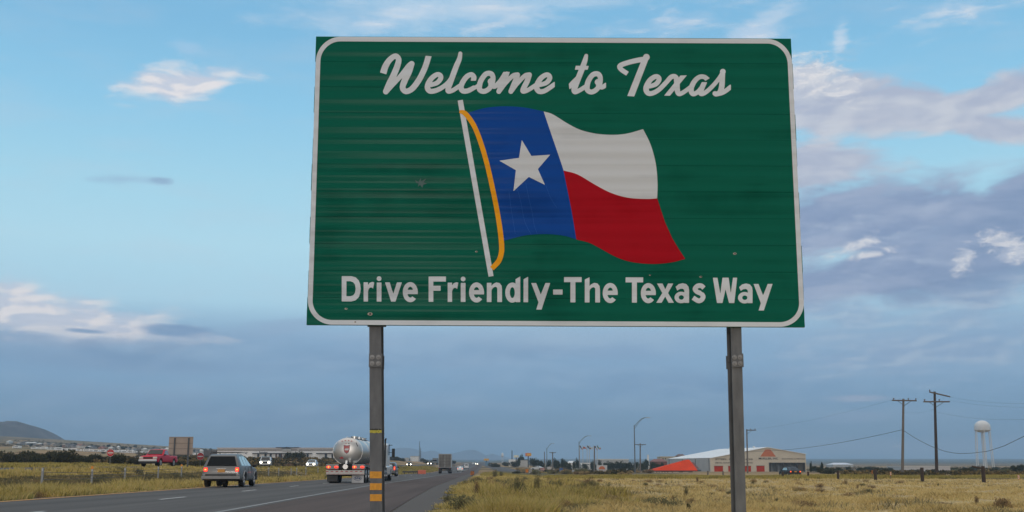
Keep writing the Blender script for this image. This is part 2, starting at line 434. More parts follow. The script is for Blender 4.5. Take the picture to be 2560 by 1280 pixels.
ground = obj_np('ground', V, Fq, ground_material(), smooth=True); tag(ground, 'dry desert ground with tan soil and scrub', kind='structure')

# ---- ribbons laid on the ground
def ribbon(name, m, offs, ycs, centre, lift, label, cols=None, zf=None):
    """offs(y)->(left,right) offsets from centre(y)"""
    V, Fc = [], []; n = 7
    for y in ycs:
        l, r = offs(y) if callable(offs) else offs
        for k in range(n):
            x = centre(y) + l + (r-l)*k/(n-1); V.append((x, y, (float(gz(x, y)) if zf is None else zf(x, y)) + lift))
    for i in range(len(ycs)-1):
        for k in range(n-1): a = i*n+k; Fc.append((a, a+1, a+n+1, a+n))
    o = obj_np(name, V, Fc, m, smooth=True); tag(o, label, kind='structure'); return o
YC = [-50.]
while YC[-1] < 1500: YC.append(YC[-1] + max(1.5, abs(YC[-1])*.04))

def asphalt(name, c0, c1, tracks=None, speck=.35):
    m = bpy.data.materials.new(name); m.use_nodes = True; nt = m.node_tree; N = nt.nodes; L = nt.links
    b = N['Principled BSDF']; b.inputs['Roughness'].default_value = .85; b.inputs['Specular IOR Level'].default_value = .12
    g = N.new('ShaderNodeNewGeometry')
    mp = N.new('ShaderNodeMapping'); L.new(g.outputs['Position'], mp.inputs[0]); mp.inputs['Scale'].default_value = (1.1, .035, 1); mp.inputs['Rotation'].default_value = (0, 0, .03)
    n = N.new('ShaderNodeTexNoise'); L.new(mp.outputs[0], n.inputs['Vector']); n.inputs['Scale'].default_value = .9; n.inputs['Detail'].default_value = 6
    n2 = N.new('ShaderNodeTexNoise'); L.new(g.outputs['Position'], n2.inputs['Vector']); n2.inputs['Scale'].default_value = 14; n2.inputs['Detail'].default_value = 5
    ad = N.new('ShaderNodeMath'); ad.operation = 'MULTIPLY_ADD'; L.new(n2.outputs['Fac'], ad.inputs[0]); ad.inputs[1].default_value = speck; L.new(n.outputs['Fac'], ad.inputs[2])
    r = N.new('ShaderNodeValToRGB'); L.new(ad.outputs[0], r.inputs[0])
    r.color_ramp.elements[0].position = .5; r.color_ramp.elements[1].position = .85
    r.color_ramp.elements[0].color = (*c0, 1); r.color_ramp.elements[1].color = (*c1, 1)
    L.new(r.outputs[0], b.inputs['Base Color'])
    bp = N.new('ShaderNodeBump'); L.new(n2.outputs['Fac'], bp.inputs['Height']); bp.inputs['Strength'].default_value = .3; bp.inputs['Distance'].default_value = .01
    L.new(bp.outputs[0], b.inputs['Normal'])
    return m
m_road = asphalt('road_asphalt', (.076, .070, .0655), (.118, .109, .102))
m_should = asphalt('shoulder_chipseal', (.070, .052, .044), (.112, .084, .073))
m_gravel = asphalt('gravel', (.020, .018, .017), (.105, .092, .082), speck=1.1)
ribbon('highway', m_road, (-7.9, .25), YC, fog, .03, 'grey two lane highway carriageway')
ribbon('shoulder', m_should, (.25, 3.5), YC, fog, .026, 'brownish paved shoulder beside the fog line')
NG = [0.0]
def gravel_off(y): return (3.5, 4.75 + .28*sin(y*.7) + .2*sin(y*1.9+1) + .12*sin(y*4.1))
YG = [-50.+i*.7 for i in range(300)] + [160+i*12. for i in range(60)]
ribbon('gravel_verge', m_gravel, gravel_off, YG, fog, .016, 'grey gravel strip between shoulder and grass')
ribbon('gravel_verge_median', m_gravel, lambda y: (-8.5+.1*sin(y), -7.9), YC, fog, .016, 'thin gravel edge along the yellow line')
ribbon('opposite_highway', m_road, (-5.0, 4.6), YC, lambda y: -36.5 + .004*max(0, y-300), .05, 'far carriageway across the median')
# frontage road and exit
FR = [(1500, -34), (900, -20.), (700, -14.), (420, -2.6), (260, 2.7), (170, 5.4), (142, 9.8), (128, 18.9), (118, 33), (110, 45), (104, 60), (100, 90), (98, 140)]
def frontage():
    V, Fc = [], []
    pts = []
    for (y0, x0), (y1, x1) in zip(FR[:-1], FR[1:]):
        k = 10
        for i in range(k): pts.append((x0+(x1-x0)*i/k, y0+(y1-y0)*i/k))
    for _ in range(3): pts = [pts[0]] + [((a[0]+2*b[0]+c[0])/4, (a[1]+2*b[1]+c[1])/4) for a, b, c in zip(pts[:-2], pts[1:-1], pts[2:])] + [pts[-1]]
    n = 5; hw = 4.2
    for i, p in enumerate(pts):
        a = pts[max(0, i-1)]; b = pts[min(len(pts)-1, i+1)]
        d = np.array([b[0]-a[0], b[1]-a[1]]); d /= np.linalg.norm(d); nn = np.array([-d[1], d[0]])
        for k in range(n):
            q = np.array(p)+nn*(-hw+2*hw*k/(n-1)); V.append((q[0], q[1], float(gz(q[0], q[1]))+.05))
    for i in range(len(pts)-1):
        for k in range(n-1): a = i*n+k; Fc.append((a, a+n, a+n+1, a+1))
    return pts, V, Fc
fpts, fV, fF = frontage()
tag(obj_np('frontage_road', fV, fF, m_road, smooth=True), 'grey frontage road curving behind the field', kind='structure')
lotV = [(30, 135), (120, 135), (120, 425), (30, 425)]
# ---- painted lines
m_white_paint = mat('road_white', (.55, .54, .52), .7, var=.2, scale=3)
m_yellow_paint = mat('road_yellow', (.60, .29, .045), .7, var=.2, scale=3)
ribbon('fog_line', mat('worn_white_line', (.23, .22, .21), .7, var=.2, scale=3), (-.07, .07), YC, fog, .036, 'solid white line along the shoulder')
ribbon('yellow_edge_line', m_yellow_paint, (-7.66, -7.40), YC, fog, .036, 'solid yellow line on the median side')
# dashes
g1 = 33.1
V, Fc = [], []
k = -2
while g1 + k*12.2 < 600:
    y0 = g1 + k*12.2; y1 = y0 + 3.05
    for y in (y0, y1):
        for dx in (-.06, .06): x = fog(y)-3.72+dx; V.append((x, y, float(gz(x, y))+.036))
    b = len(V)-4; Fc.append((b, b+1, b+3, b+2)); k += 1
tag(obj_np('lane_dashes', V, Fc, m_white_paint), 'broken white lane line', kind='structure')

# ------------------------------------------------------------------ distant mountains
def mountain(name, prof, Y, depth, base, m, label, rugged=1., seed=1):
    rr = np.random.RandomState(seed)
    px = np.array([p[0] for p in prof]); py = np.array([p[1] for p in prof])
    n = 220; xx = np.linspace(px[0], px[-1], n)
    top = np.interp(xx, px, py); nd = 26
    X0 = np.array([PX(a, Y) for a in xx]); Z0 = np.array([PZ(b, Y) for b in top])
    jag = np.convolve(rr.randn(n+8), np.ones(3)/3, 'valid')[:n]*.004*Y/F*60*rugged
    Z0 = Z0 + jag*.12 + rugged*Y/2500*(np.interp(np.arange(n), np.arange(0, n, 4), rr.randn(len(np.arange(0, n, 4))))*.55 + np.interp(np.arange(n), np.arange(0, n, 11), rr.randn(len(np.arange(0, n, 11))))*.9)
    V = []
    ph = rr.rand(6)*6
    for j in range(nd):
        t = j/(nd-1)*2-1                     # -1 front foot .. 1 back foot
        prof_t = (1-abs(t))**1.3
        for i in range(n):
            h = Z0[i]-base
            gul = .26*h*prof_t*(1-prof_t)*4*(np.sin(X0[i]*.021*4000/Y+ph[0]+t*3)+.6*np.sin(X0[i]*.047*4000/Y+ph[1]-t*5)+.4*np.sin(X0[i]*.11*4000/Y+ph[2]+t*4))*.5
            V.append((X0[i]+t*depth*.15*sin(i*.05+ph[3]), Y+t*depth, base-4 + (h+4)*prof_t + gul))
    idx = np.arange(n*nd).reshape(nd, n)
    Fq = np.stack([idx[:-1, :-1].ravel(), idx[:-1, 1:].ravel(), idx[1:, 1:].ravel(), idx[1:, :-1].ravel()], 1)
    o = obj_np(name, V, Fq, m, smooth=False); tag(o, label, kind='structure'); return o
m_mtn = mat('mountain_rock', (.085, .066, .058), .95, var=.45, scale=.02, bump=.4, spec=.05)
mountain('mountain', [(-420, 1098), (-300, 1080), (-200, 1066), (-120, 1060), (-50, 1056), (-20, 1054), (0, 1052), (11, 1054), (20, 1050.5), (30, 1053), (40, 1054.5), (50, 1061), (57, 1061.5), (65, 1062), (71, 1067), (78, 1072), (92, 1081), (108, 1091), (126, 1103), (150, 1118)], 2500, 480, 20, m_mtn, 'brown rocky mountain at the far left', 1., 3)
mountain('mountain_range', [(560, 1150), (640, 1140), (720, 1132), (800, 1126), (860, 1130), (920, 1124), (965, 1122), (1000, 1119), (1015, 1117), (1040, 1121), (1060, 1128), (1075, 1125), (1090, 1126), (1110, 1137), (1135, 1132), (1155, 1128), (1172, 1124), (1186, 1124), (1200, 1130), (1216, 1138), (1230, 1131), (1246, 1137), (1270, 1144), (1320, 1149), (1400, 1152)], 8200, 500, 60, m_mtn, 'hazy blue mountain range beyond the highway', .8, 5)

# ------------------------------------------------------------------ the sign
D = 13.0
TL, TR, BR_, BL = (791, 91), (1978, 97), (2013, 818), (767, 812)
zt, zb = PZ(94, D), PZ(815, D)
NPL = 11
def surf(x, z):
    """how far the panel face stands towards the viewer: extruded planks are gently crowned and wavy"""
    t = (z-zb)/(zt-zb)*NPL; k = np.floor(t); u = t-k
    return .0021*np.cos(u*4*pi+.8*np.sin(k*2.1)) + .0036*np.sin(u*pi) + .0009*np.sin(x*1.9+k*1.7)*np.sin(u*2*pi) + .0006*np.sin(x*.7+k)
def on_sign(px, py, proud):
    """vectorised: pixel on the face -> point standing `proud` in front of the wavy panel"""
    px = np.asarray(px, float); py = np.asarray(py, float)
    u = (px-1280)/F; v = (640-py)/F
    def at(Y):
        dy = cp - v*sp_; dz = sp_ + v*cp; t = Y/dy
        return np.stack([u*t, Y+0*t, CAMZ+dz*t], -1)
    p = at(D); Yv = D - surf(p[..., 0], p[..., 2]) - proud
    return at(Yv)

def march(sdf, x0, x1, y0, y1, step, proud):
    """fill the region sdf<0 with flat polygons (marching squares, full cells merged along rows)"""
    gx = np.arange(x0, x1+step, step); gy = np.arange(y0, y1+step, step)
    A, B = np.meshgrid(gx, gy); S = sdf(A, B)
    ins = S < 0
    V, Fc = [], []; key = {}
    def vid(x, y):
        k = (round(x*64), round(y*64)); q = key.get(k)
        if q is None: q = key[k] = len(V); V.append((x, y))
        return q
    c = ins[:-1, :-1].astype(int)+ins[:-1, 1:]+ins[1:, 1:]+ins[1:, :-1]
    for j in range(c.shape[0]):
        row = c[j]
        nz = np.nonzero(row)[0]
        i = 0; n = len(nz)
        while i < n:
            a = nz[i]
            if row[a] == 4:
                e = i
                while e+1 < n and nz[e+1] == nz[e]+1 and row[nz[e+1]] == 4 and nz[e+1]-a < 24: e += 1
                b = nz[e]+1
                Fc.append((vid(gx[a], gy[j+1]), vid(gx[b], gy[j+1]), vid(gx[b], gy[j]), vid(gx[a], gy[j]))); i = e+1; continue
            cs = [(a, j), (a+1, j), (a+1, j+1), (a, j+1)]; poly = []
            for q in range(4):
                (ax, ay), (bx, by) = cs[q], cs[(q+1) % 4]
                sa, sb = S[ay, ax], S[by, bx]
                if sa < 0: poly.append(vid(gx[ax], gy[ay]))
                if (sa < 0) != (sb < 0):
                    t = sa/(sa-sb); poly.append(vid(gx[ax]+(gx[bx]-gx[ax])*t, gy[ay]+(gy[by]-gy[ay])*t))
            poly = [p for q, p in enumerate(poly) if p != poly[q-1]]
            if len(poly) >= 3: Fc.append(tuple(reversed(poly)))
            i += 1
    V = np.array(V); W = on_sign(V[:, 0], V[:, 1], proud)
    return W, Fc
def sd_poly(pts):
    P_ = np.array(pts, float)
    def f(A, B):
        d = np.full(A.shape, 1e9); s = np.ones(A.shape)
        n = len(P_)
        for i in range(n):
            a = P_[i]; b = P_[i-1]; e = b-a; wx = A-a[0]; wy = B-a[1]
            ee = e@e
            if ee < 1e-12: continue
            t = np.clip((wx*e[0]+wy*e[1])/ee, 0, 1)
            d = np.minimum(d, (wx-e[0]*t)**2+(wy-e[1]*t)**2)
            c1 = B >= a[1]; c2 = B < b[1]; c3 = e[0]*wy > e[1]*wx
            s = np.where((c1 & c2 & c3) | (~c1 & ~c2 & ~c3), -s, s)
        return s*np.sqrt(d)
    return f
def spline(pts, k=6, closed=False):
    P_ = [np.array(p, float) for p in pts]; n = len(P_); out = []
    rng = range(n if closed else n-1)
    for i in rng:
        p1, p2 = P_[i % n], P_[(i+1) % n]
        p0 = P_[(i-1) % n] if (closed or i > 0) else 2*p1-p2
        p3 = P_[(i+2) % n] if (closed or i+2 < n) else 2*p2-p1
        for q in range(k):
            t = q/k
            out.append(.5*((2*p1)+(-p0+p2)*t+(2*p0-5*p1+4*p2-p3)*t*t+(-p0+3*p1-3*p2+p3)*t**3))
    if not closed: out.append(P_[-1])
    return out
def sd_stroke(pts, w=None, butt0=None, butt1=None, closed=False):
    """pts (x,y) or (x,y,w); a Catmull-Rom centreline with varying width"""
    pts = [p if len(p) == 3 else (p[0], p[1], w) for p in pts]
    S = spline(pts, 6, closed)
    if closed: S.append(S[0])
    S = np.array(S)
    def f(A, B):
        d = np.full(A.shape, 1e9)
        for a, b in zip(S[:-1], S[1:]):
            e = b[:2]-a[:2]; ee = e@e
            if ee < 1e-9: continue
            wx = A-a[0]; wy = B-a[1]; t = np.clip((wx*e[0]+wy*e[1])/ee, 0, 1)
            r = (a[2]+(b[2]-a[2])*t)/2
            d = np.minimum(d, np.hypot(wx-e[0]*t, wy-e[1]*t)-r)
        for bt, end, prev in ((butt0, S[0], S[2]), (butt1, S[-1], S[-3])):
            if bt is None: continue
            n = np.array(bt, float) if not isinstance(bt, bool) else (end[:2]-prev[:2])
            n = n/np.linalg.norm(n)
            nearend = np.hypot(A-end[0], B-end[1]) < end[2]*.95
            d = np.where(nearend, np.maximum(d, (A-end[0])*n[0]+(B-end[1])*n[1]), d)
        return d
    return f
def union(fs): return lambda A, B: np.minimum.reduce([f(A, B) for f in fs])

root = empty('welcome_sign', (0, D+.2, -.6), 'large green highway sign reading Welcome to Texas on two steel posts', 'sign')
RL = (0, D+.2, -.6)
def loc(V): return np.asarray(V) - np.array(RL)
def decal(name, sdf, bb, m, proud, parent, step=1.):
    W, Fc = march(sdf, bb[0], bb[1], bb[2], bb[3], step, proud)
    return obj_np(name, loc(W), Fc, m, parent, smooth=False)

def sheeting(name, col, col2=None, rough=.14, spec=.011, warm=0.):
    m = bpy.data.materials.new(name); m.use_nodes = True; nt = m.node_tree; N = nt.nodes; L = nt.links
    b = N['Principled BSDF']; b.inputs['Roughness'].default_value = rough; b.inputs['Specular IOR Level'].default_value = spec
    g = N.new('ShaderNodeNewGeometry')
    n = N.new('ShaderNodeTexNoise'); L.new(g.outputs['Position'], n.inputs['Vector']); n.inputs['Scale'].default_value = 1.3; n.inputs['Detail'].default_value = 6
    # each plank weathers by itself
    sep = N.new('ShaderNodeSeparateXYZ'); L.new(g.outputs['Position'], sep.inputs[0])
    mr = N.new('ShaderNodeMapRange'); L.new(sep.outputs[2], mr.inputs[0]); mr.inputs[1].default_value = zb; mr.inputs[2].default_value = zt; mr.inputs[3].default_value = 0; mr.inputs[4].default_value = NPL
    fl = N.new('ShaderNodeMath'); fl.operation = 'FLOOR'; L.new(mr.outputs[0], fl.inputs[0])
    wn = N.new('ShaderNodeTexWhiteNoise'); wn.noise_dimensions = '1D'; L.new(fl.outputs[0], wn.inputs['W'])
    mp = N.new('ShaderNodeMapping'); L.new(g.outputs['Position'], mp.inputs[0]); mp.inputs['Scale'].default_value = (.25, 1, 14)
    n3 = N.new('ShaderNodeTexNoise'); L.new(mp.outputs[0], n3.inputs['Vector']); n3.inputs['Scale'].default_value = 1.; n3.inputs['Detail'].default_value = 4
    a1 = N.new('ShaderNodeMath'); a1.operation = 'MULTIPLY_ADD'; L.new(wn.outputs[0], a1.inputs[0]); a1.inputs[1].default_value = .22; L.new(n.outputs['Fac'], a1.inputs[2])
    a2 = N.new('ShaderNodeMath'); a2.operation = 'MULTIPLY_ADD'; L.new(n3.outputs['Fac'], a2.inputs[0]); a2.inputs[1].default_value = .8; L.new(a1.outputs[0], a2.inputs[2])
    r = N.new('ShaderNodeValToRGB'); L.new(a2.outputs[0], r.inputs[0])
    c2 = col2 or tuple(x*1.16 for x in col)
    r.color_ramp.elements[0].position = .72; r.color_ramp.elements[1].position = 1.3 if False else 1.
    r.color_ramp.elements[0].color = (*[x*.88 for x in col], 1); r.color_ramp.elements[1].color = (*c2, 1)
    L.new(r.outputs[0], b.inputs['Base Color'])
    n4 = N.new('ShaderNodeTexNoise'); L.new(g.outputs['Position'], n4.inputs['Vector']); n4.inputs['Scale'].default_value = 220; n4.inputs['Detail'].default_value = 2
    bp = N.new('ShaderNodeBump'); L.new(n4.outputs['Fac'], bp.inputs['Height']); bp.inputs['Strength'].default_value = .15; bp.inputs['Distance'].default_value = .001
    L.new(bp.outputs[0], b.inputs['Normal'])
    MATS[name] = m
    return m
mg = sheeting('green_sheeting', (.0045, .094, .062), (.007, .120, .080))
mw = sheeting('white_sheeting', (.62, .65, .695), (.67, .70, .745))
mw2 = sheeting('flag_white_sheeting', (.58, .60, .635), (.64, .66, .695))
mbl = sheeting('blue_sheeting', (.008, .056, .27), (.011, .07, .33))
mrd = sheeting('red_sheeting', (.34, .006, .012), (.40, .009, .018))
mor = sheeting('amber_sheeting', (.80, .33, .012), (.9, .38, .02))
m_alu = mat('aluminium', (.42, .42, .42), .45, .8, var=.15, scale=8)
m_galv = mat('galvanised_steel', (.112, .116, .124), .62, .1, var=.22, scale=7, bump=.12, col2=(.165, .169, .178), spec=.3, streak=(2.2, 2.2, .6))
m_galv_d = mat('galvanised_web', (.08, .08, .085), .7, .1, var=.2, scale=5)

# panel: eleven extruded planks with a thin groove between them, in one mesh
V, Fc = [], []
NC, NRW = 40, 14
def edge_x(z, side):
    t = (z-zb)/(zt-zb)
    a, b = (P(*BL, D)[0], P(*TL, D)[0]) if side == 0 else (P(*BR_, D)[0], P(*TR, D)[0])
    return a+(b-a)*t
tilt_b = (PZ(BR_[1], D)-PZ(BL[1], D)); xb0, xb1 = P(*BL, D)[0], P(*BR_, D)[0]
def zshift(x): return ((x-xb0)/(xb1-xb0)-.5)*tilt_b
for k in range(NPL):
    base = len(V); g = .0014
    for j in range(NRW+1):
        for i in range(NC+1):
            z = zb + (zt-zb)*(k + j/NRW)/NPL
            if j == 0: z += g if k else 0
            if j == NRW: z -= g if k < NPL-1 else 0
            jx = .004*((k*37 % 5)-2)/2
            x = edge_x(z, 0)+jx + (edge_x(z, 1)-edge_x(z, 0))*i/NC
            sf = float(surf(x, min(max(z, zb+(zt-zb)*k/NPL+1e-5), zb+(zt-zb)*(k+1)/NPL-1e-5)))
            V.append((x, D - sf, z + zshift(x)))
    for j in range(NRW):
        for i in range(NC):
            a = base+j*(NC+1)+i; Fc.append((a, a+1, a+NC+2, a+NC+1))
    # side skirts and flanges going back
    fr = [base+i for i in range(NC+1)], [base+NRW*(NC+1)+i for i in range(NC+1)]
    for row, fl in ((fr[0], True), (fr[1], False)):
        b2 = len(V)
        for q in row: V.append((V[q][0], D+.045, V[q][2]))
        for i in range(NC):
            f_ = (row[i], row[i+1], b2+i+1, b2+i); Fc.append(f_ if not fl else tuple(reversed(f_)))
panel = obj_np('sign_panel', loc(V), Fc, mg, root, smooth=False)
bk = MB(); bk.v = []; 
V2 = [(P(*BL, D)[0]+.01, D+.046, PZ(BL[1], D)+.01), (P(*BR_, D)[0]-.01, D+.046, PZ(BR_[1], D)+.01), (P(*TR, D)[0]-.01, D+.046, PZ(TR[1], D)-.01), (P(*TL, D)[0]+.01, D+.046, PZ(TL[1], D)-.01)]
V2 += [(a, b+.006, c) for a, b, c in V2]
obj_np('panel_backing', loc(V2), [(0,1,2,3), (7,6,5,4), (0,4,5,1), (1,5,6,2), (2,6,7,3), (3,7,4,0)], m_alu, root)

# border ring: rounded rectangle worked out in the panel's own warped frame
def border(A, B):
    t = (B-91)/(815-91)
    # left/right edges at this height, top/bottom edges at this column
    lx = TL[0]+(BL[0]-TL[0])*t; rx = TR[0]+(BR_[0]-TR[0])*t
    s = (A-lx)/(rx-lx)
    ty = TL[1]+(TR[1]-TL[1])*s; by = BL[1]+(BR_[1]-BL[1])*s
    x = s*1216; y = (B-ty)/(by-ty)*721
    def rr(inset, r):
        qx = np.abs(x-608)-(608-inset-r); qy = np.abs(y-360.5)-(360.5-inset-r)
        return np.hypot(np.maximum(qx, 0), np.maximum(qy, 0))+np.minimum(np.maximum(qx, qy), 0)-r
    return np.maximum(rr(.6, 62), -rr(12.2, 50))
decal('border', border, (764, 2016, 88, 822), mw, .0025, root, 1.)

# --- script headline, traced as strokes (coordinates in an enlarged frame)
def fr1(p): return (920+p[0]/5.333, 110+p[1]/5.333, (p[2] if len(p) > 2 else 68)/5.333)
def fr2(p): return (1380+p[0]/5.333, 110+p[1]/5.333, (p[2] if len(p) > 2 else 68)/5.333)
S1 = []
def st(fr, pts, **k): S1.append(sd_stroke([fr(p) for p in pts], **k))
def pl(fr, pts): S1.append(sd_poly([fr(p)[:2] for p in pts]))
def dot(fr, x, y, r): S1.append(sd_stroke([fr((x, y, 2*r)), fr((x+.5, y, 2*r)), fr((x+1, y, 2*r))]))
# W
st(fr1, [(202, 392, 88), (232, 300, 84), (288, 212, 76), (365, 160, 70), (408, 205, 74), (392, 290, 80), (340, 420, 84), (285, 530, 84), (238, 634, 76)], butt0=(-.3, 1))
st(fr1, [(240, 634, 70), (345, 525, 62), (450, 410, 66), (540, 300, 74), (582, 264, 74)])
st(fr1, [(582, 264, 76), (545, 370, 84), (492, 480, 84), (462, 570, 78), (480, 618, 76), (525, 630, 74), (600, 585, 78), (690, 460, 78), (765, 300, 76), (808, 160, 78)], butt1=(.1, -1))
# e
st(fr1, [(845, 545, 58), (925, 515, 62), (968, 460, 66), (962, 418, 66), (918, 408, 64), (850, 455, 68), (804, 530, 74), (795, 590, 74), (825, 628, 68), (890, 624, 66), (980, 585, 62), (1060, 520, 56), (1115, 445, 50)])
# l
st(fr1, [(1231, 126, 52), (1218, 200, 64), (1180, 290, 72), (1135, 410, 74), (1100, 510, 72), (1068, 600, 70), (1074, 632, 60), (1130, 618, 58), (1220, 560, 58)])
# c
st(fr1, [(1404, 490, 68), (1410, 440, 70), (1376, 408, 66), (1316, 436, 68), (1262, 510, 70), (1240, 580, 72), (1266, 625, 70), (1335, 622, 66), (1430, 572, 60), (1490, 530, 56)], butt0=(0, 1))
# o
st(fr1, [(1484, 580, 70), (1505, 490, 70), (1570, 402, 68), (1640, 396, 68), (1667, 450, 66), (1655, 530, 64), (1610, 600, 66), (1548, 632, 66), (1498, 618, 68)], closed=True)
dot(fr1, 1640, 500, 44)
st(fr1, [(1640, 540, 70), (1690, 566, 62), (1760, 500, 64), (1812, 430, 70), (1850, 372, 80)], butt1=(0, -1))
# m
st(fr1, [(1850, 400, 64), (1800, 500, 72), (1745, 632, 66)])
st(fr1, [(1745, 634, 62), (1830, 525, 58), (1930, 425, 60), (1994, 410, 64)])
st(fr1, [(1994, 412, 66), (1960, 505, 72), (1905, 632, 66)])
st(fr1, [(1905, 634, 62), (1990, 525, 58), (2090, 425, 60), (2152, 410, 64)])
st(fr1, [(2152, 412, 66), (2120, 500, 72), (2070, 600, 70), (2072, 632, 62), (2140, 610, 58), (2240, 545, 56)])
# e
st(fr1, [(2298, 545, 56), (2380, 515, 62), (2422, 460, 66), (2412, 420, 64), (2372, 412, 64), (2306, 455, 68), (2260, 530, 74), (2250, 590, 74), (2282, 632, 68), (2346, 628, 64), (2420, 585, 62), (2490, 535, 60)], butt1=(1, 0))
# t
st(fr2, [(456, 156, 50), (440, 220, 66), (405, 320, 74), (362, 430, 76), (318, 540, 78), (296, 610, 76), (310, 640, 60), (370, 616, 58), (445, 568, 56)])
st(fr2, [(228, 572, 60), (285, 508, 58), (350, 440, 50)], butt0=(-1, .1))
pl(fr2, [(318, 290), (490, 292), (476, 343), (305, 343)])
# o
st(fr2, [(466, 580, 72), (486, 490, 70), (545, 410, 68), (612, 400, 68), (644, 450, 66), (636, 540, 64), (590, 610, 66), (528, 640, 66), (480, 622, 68)], closed=True)
dot(fr2, 612, 508, 42)
st(fr2, [(620, 550, 66), (665, 577, 60), (720, 545, 58)], butt1=(1, 0))
# T
dot(fr2, 1258, 176, 44)
pl(fr2, [(1186, 235), (1282, 215), (1096, 700), (1004, 693)])
st(fr2, [(1240, 200, 66), (1150, 215, 68), (1040, 240, 66), (940, 272, 66), (902, 300, 66), (926, 342, 64), (1006, 396, 62)], butt1=True)
# e x a s
st(fr2, [(1305, 565, 56), (1385, 535, 62), (1426, 480, 66), (1416, 442, 64), (1374, 436, 64), (1310, 478, 68), (1264, 555, 74), (1256, 614, 74), (1286, 658, 66), (1350, 652, 64), (1430, 605, 62), (1520, 515, 62), (1590, 440, 64), (1646, 438, 64), (1664, 500, 74), (1668, 600, 74), (1690, 664, 62), (1750, 645, 58), (1840, 580, 56)])
pl(fr2, [(1495, 688), (1572, 690), (1798, 418), (1712, 420)])
st(fr2, [(2074, 474, 66), (2030, 440, 62), (1968, 440, 62), (1905, 490, 66), (1862, 570, 70), (1856, 630, 70), (1884, 666, 64), (1940, 642, 60), (1990, 585, 56)], butt0=(.6, 1))
st(fr2, [(2034, 508, 66), (2002, 580, 70), (1978, 650, 66), (2010, 664, 58), (2080, 620, 58), (2170, 530, 56), (2240, 440, 56), (2276, 380, 60)], butt0=(0, -1))
dot(fr2, 2277, 368, 37)
st(fr2, [(2278, 380, 62), (2270, 460, 72), (2264, 560, 74), (2240, 640, 72), (2190, 668, 64), (2168, 662, 56)])
dot(fr2, 2172, 660, 32)
st(fr2, [(2215, 668, 56), (2290, 642, 58), (2385, 572, 62)], butt1=(1, 0))
decal('headline_lettering', union(S1), (945, 1832, 122, 248), mw, .0025, root, 1.)

# --- slogan: highway lettering from polygons, rings and strokes (unit = 1/300 cap height)
def ell(cx, cy, rx, ry): 
    def f(A, B): 
        k = np.hypot((A-cx)/rx, (B-cy)/ry); return (k-1)*min(rx, ry)
    return f
def boxf(x0, x1, y0, y1): return lambda A, B: np.maximum(np.abs(A-(x0+x1)/2)-(x1-x0)/2, np.abs(B-(y0+y1)/2)-(y1-y0)/2)
def sub(f, *gs): return lambda A, B: np.maximum.reduce([f(A, B)]+[-g_(A, B) for g_ in gs])
def inter(f, g_): return lambda A, B: np.maximum(f(A, B), g_(A, B))
arch = sd_poly([(50, 185), (72, 213), (112, 233), (150, 226), (174, 196), (180, 150), (124, 150), (122, 168), (108, 181), (86, 177), (64, 157), (50, 120)])
GL = {
 'D': (sub(sd_poly([(0,0),(115,0),(165,14),(202,50),(220,100),(225,150),(220,200),(202,250),(165,286),(115,300),(0,300)]), sd_poly([(56,62),(100,62),(135,72),(157,100),(165,150),(157,200),(135,228),(100,240),(56,240)])), 232),
 'r': (union([boxf(0, 52, 0, 228), sd_poly([(48,190),(72,222),(102,233),(126,228),(112,152),(98,166),(74,164),(56,140),(48,100)])]), 130),
 'i': (union([boxf(0, 56, 0, 226), ell(28, 272, 28, 28)]), 60),
 'v': (sd_poly([(0,228),(56,228),(98,92),(142,228),(200,228),(124,0),(72,0)]), 204),
 'e': (sub(union([sub(ell(88, 113, 89, 119), ell(88, 113, 35, 64)), inter(boxf(30, 182, 90, 141), ell(88, 113, 89, 119))]), sd_poly([(104,90),(196,90),(196,50),(156,32),(106,68)])), 182),
 'F': (union([boxf(0, 56, 0, 300), boxf(0, 205, 240, 300), boxf(0, 142, 130, 190)]), 208),
 'n': (union([boxf(0, 55, 0, 228), boxf(124, 180, 0, 152), arch]), 184),
 'd': (union([sub(ell(84, 113, 84, 119), ell(84, 113, 29, 64)), sd_poly([(122,0),(178,0),(178,305),(122,272)])]), 182),
 'l': (sd_poly([(0,0),(54,0),(54,302),(0,272)]), 58),
 'y': (sd_poly([(0,228),(58,228),(113,92),(168,228),(225,228),(122,-87),(60,-87),(86,0)]), 228),
 '-': (boxf(0, 112, 92, 152), 116),
 'T': (union([boxf(0, 208, 240, 300), boxf(75, 134, 0, 245)]), 212),
 'h': (union([sd_poly([(0,0),(56,0),(56,300),(0,272)]), boxf(124, 180, 0, 152), arch]), 184),
 'x': (sd_poly([(8,228),(72,228),(105,160),(138,228),(200,228),(138,115),(208,0),(144,0),(104,74),(62,0),(-2,0),(70,115)]), 212),
 'a': (union([boxf(116, 172, 0, 152), sub(ell(78, 64, 78, 68), ell(80, 64, 30, 26)), sd_poly([(12,190),(50,222),(95,233),(140,222),(166,190),(172,150),(118,130),(112,155),(95,168),(65,165),(32,145)])]), 176),
 's': (sd_stroke([(142, 176, 54), (108, 203, 56), (66, 200, 56), (36, 168, 56), (58, 134, 56), (108, 110, 56), (132, 74, 56), (112, 36, 56), (72, 26, 56), (12, 62, 56)], butt0=True, butt1=True), 165),
 'W': (sd_poly([(0,300),(54,300),(88,109),(114,300),(187,300),(212,115),(238,300),(288,300),(254,0),(192,0),(150,161),(114,0),(49,0)]), 290),
}
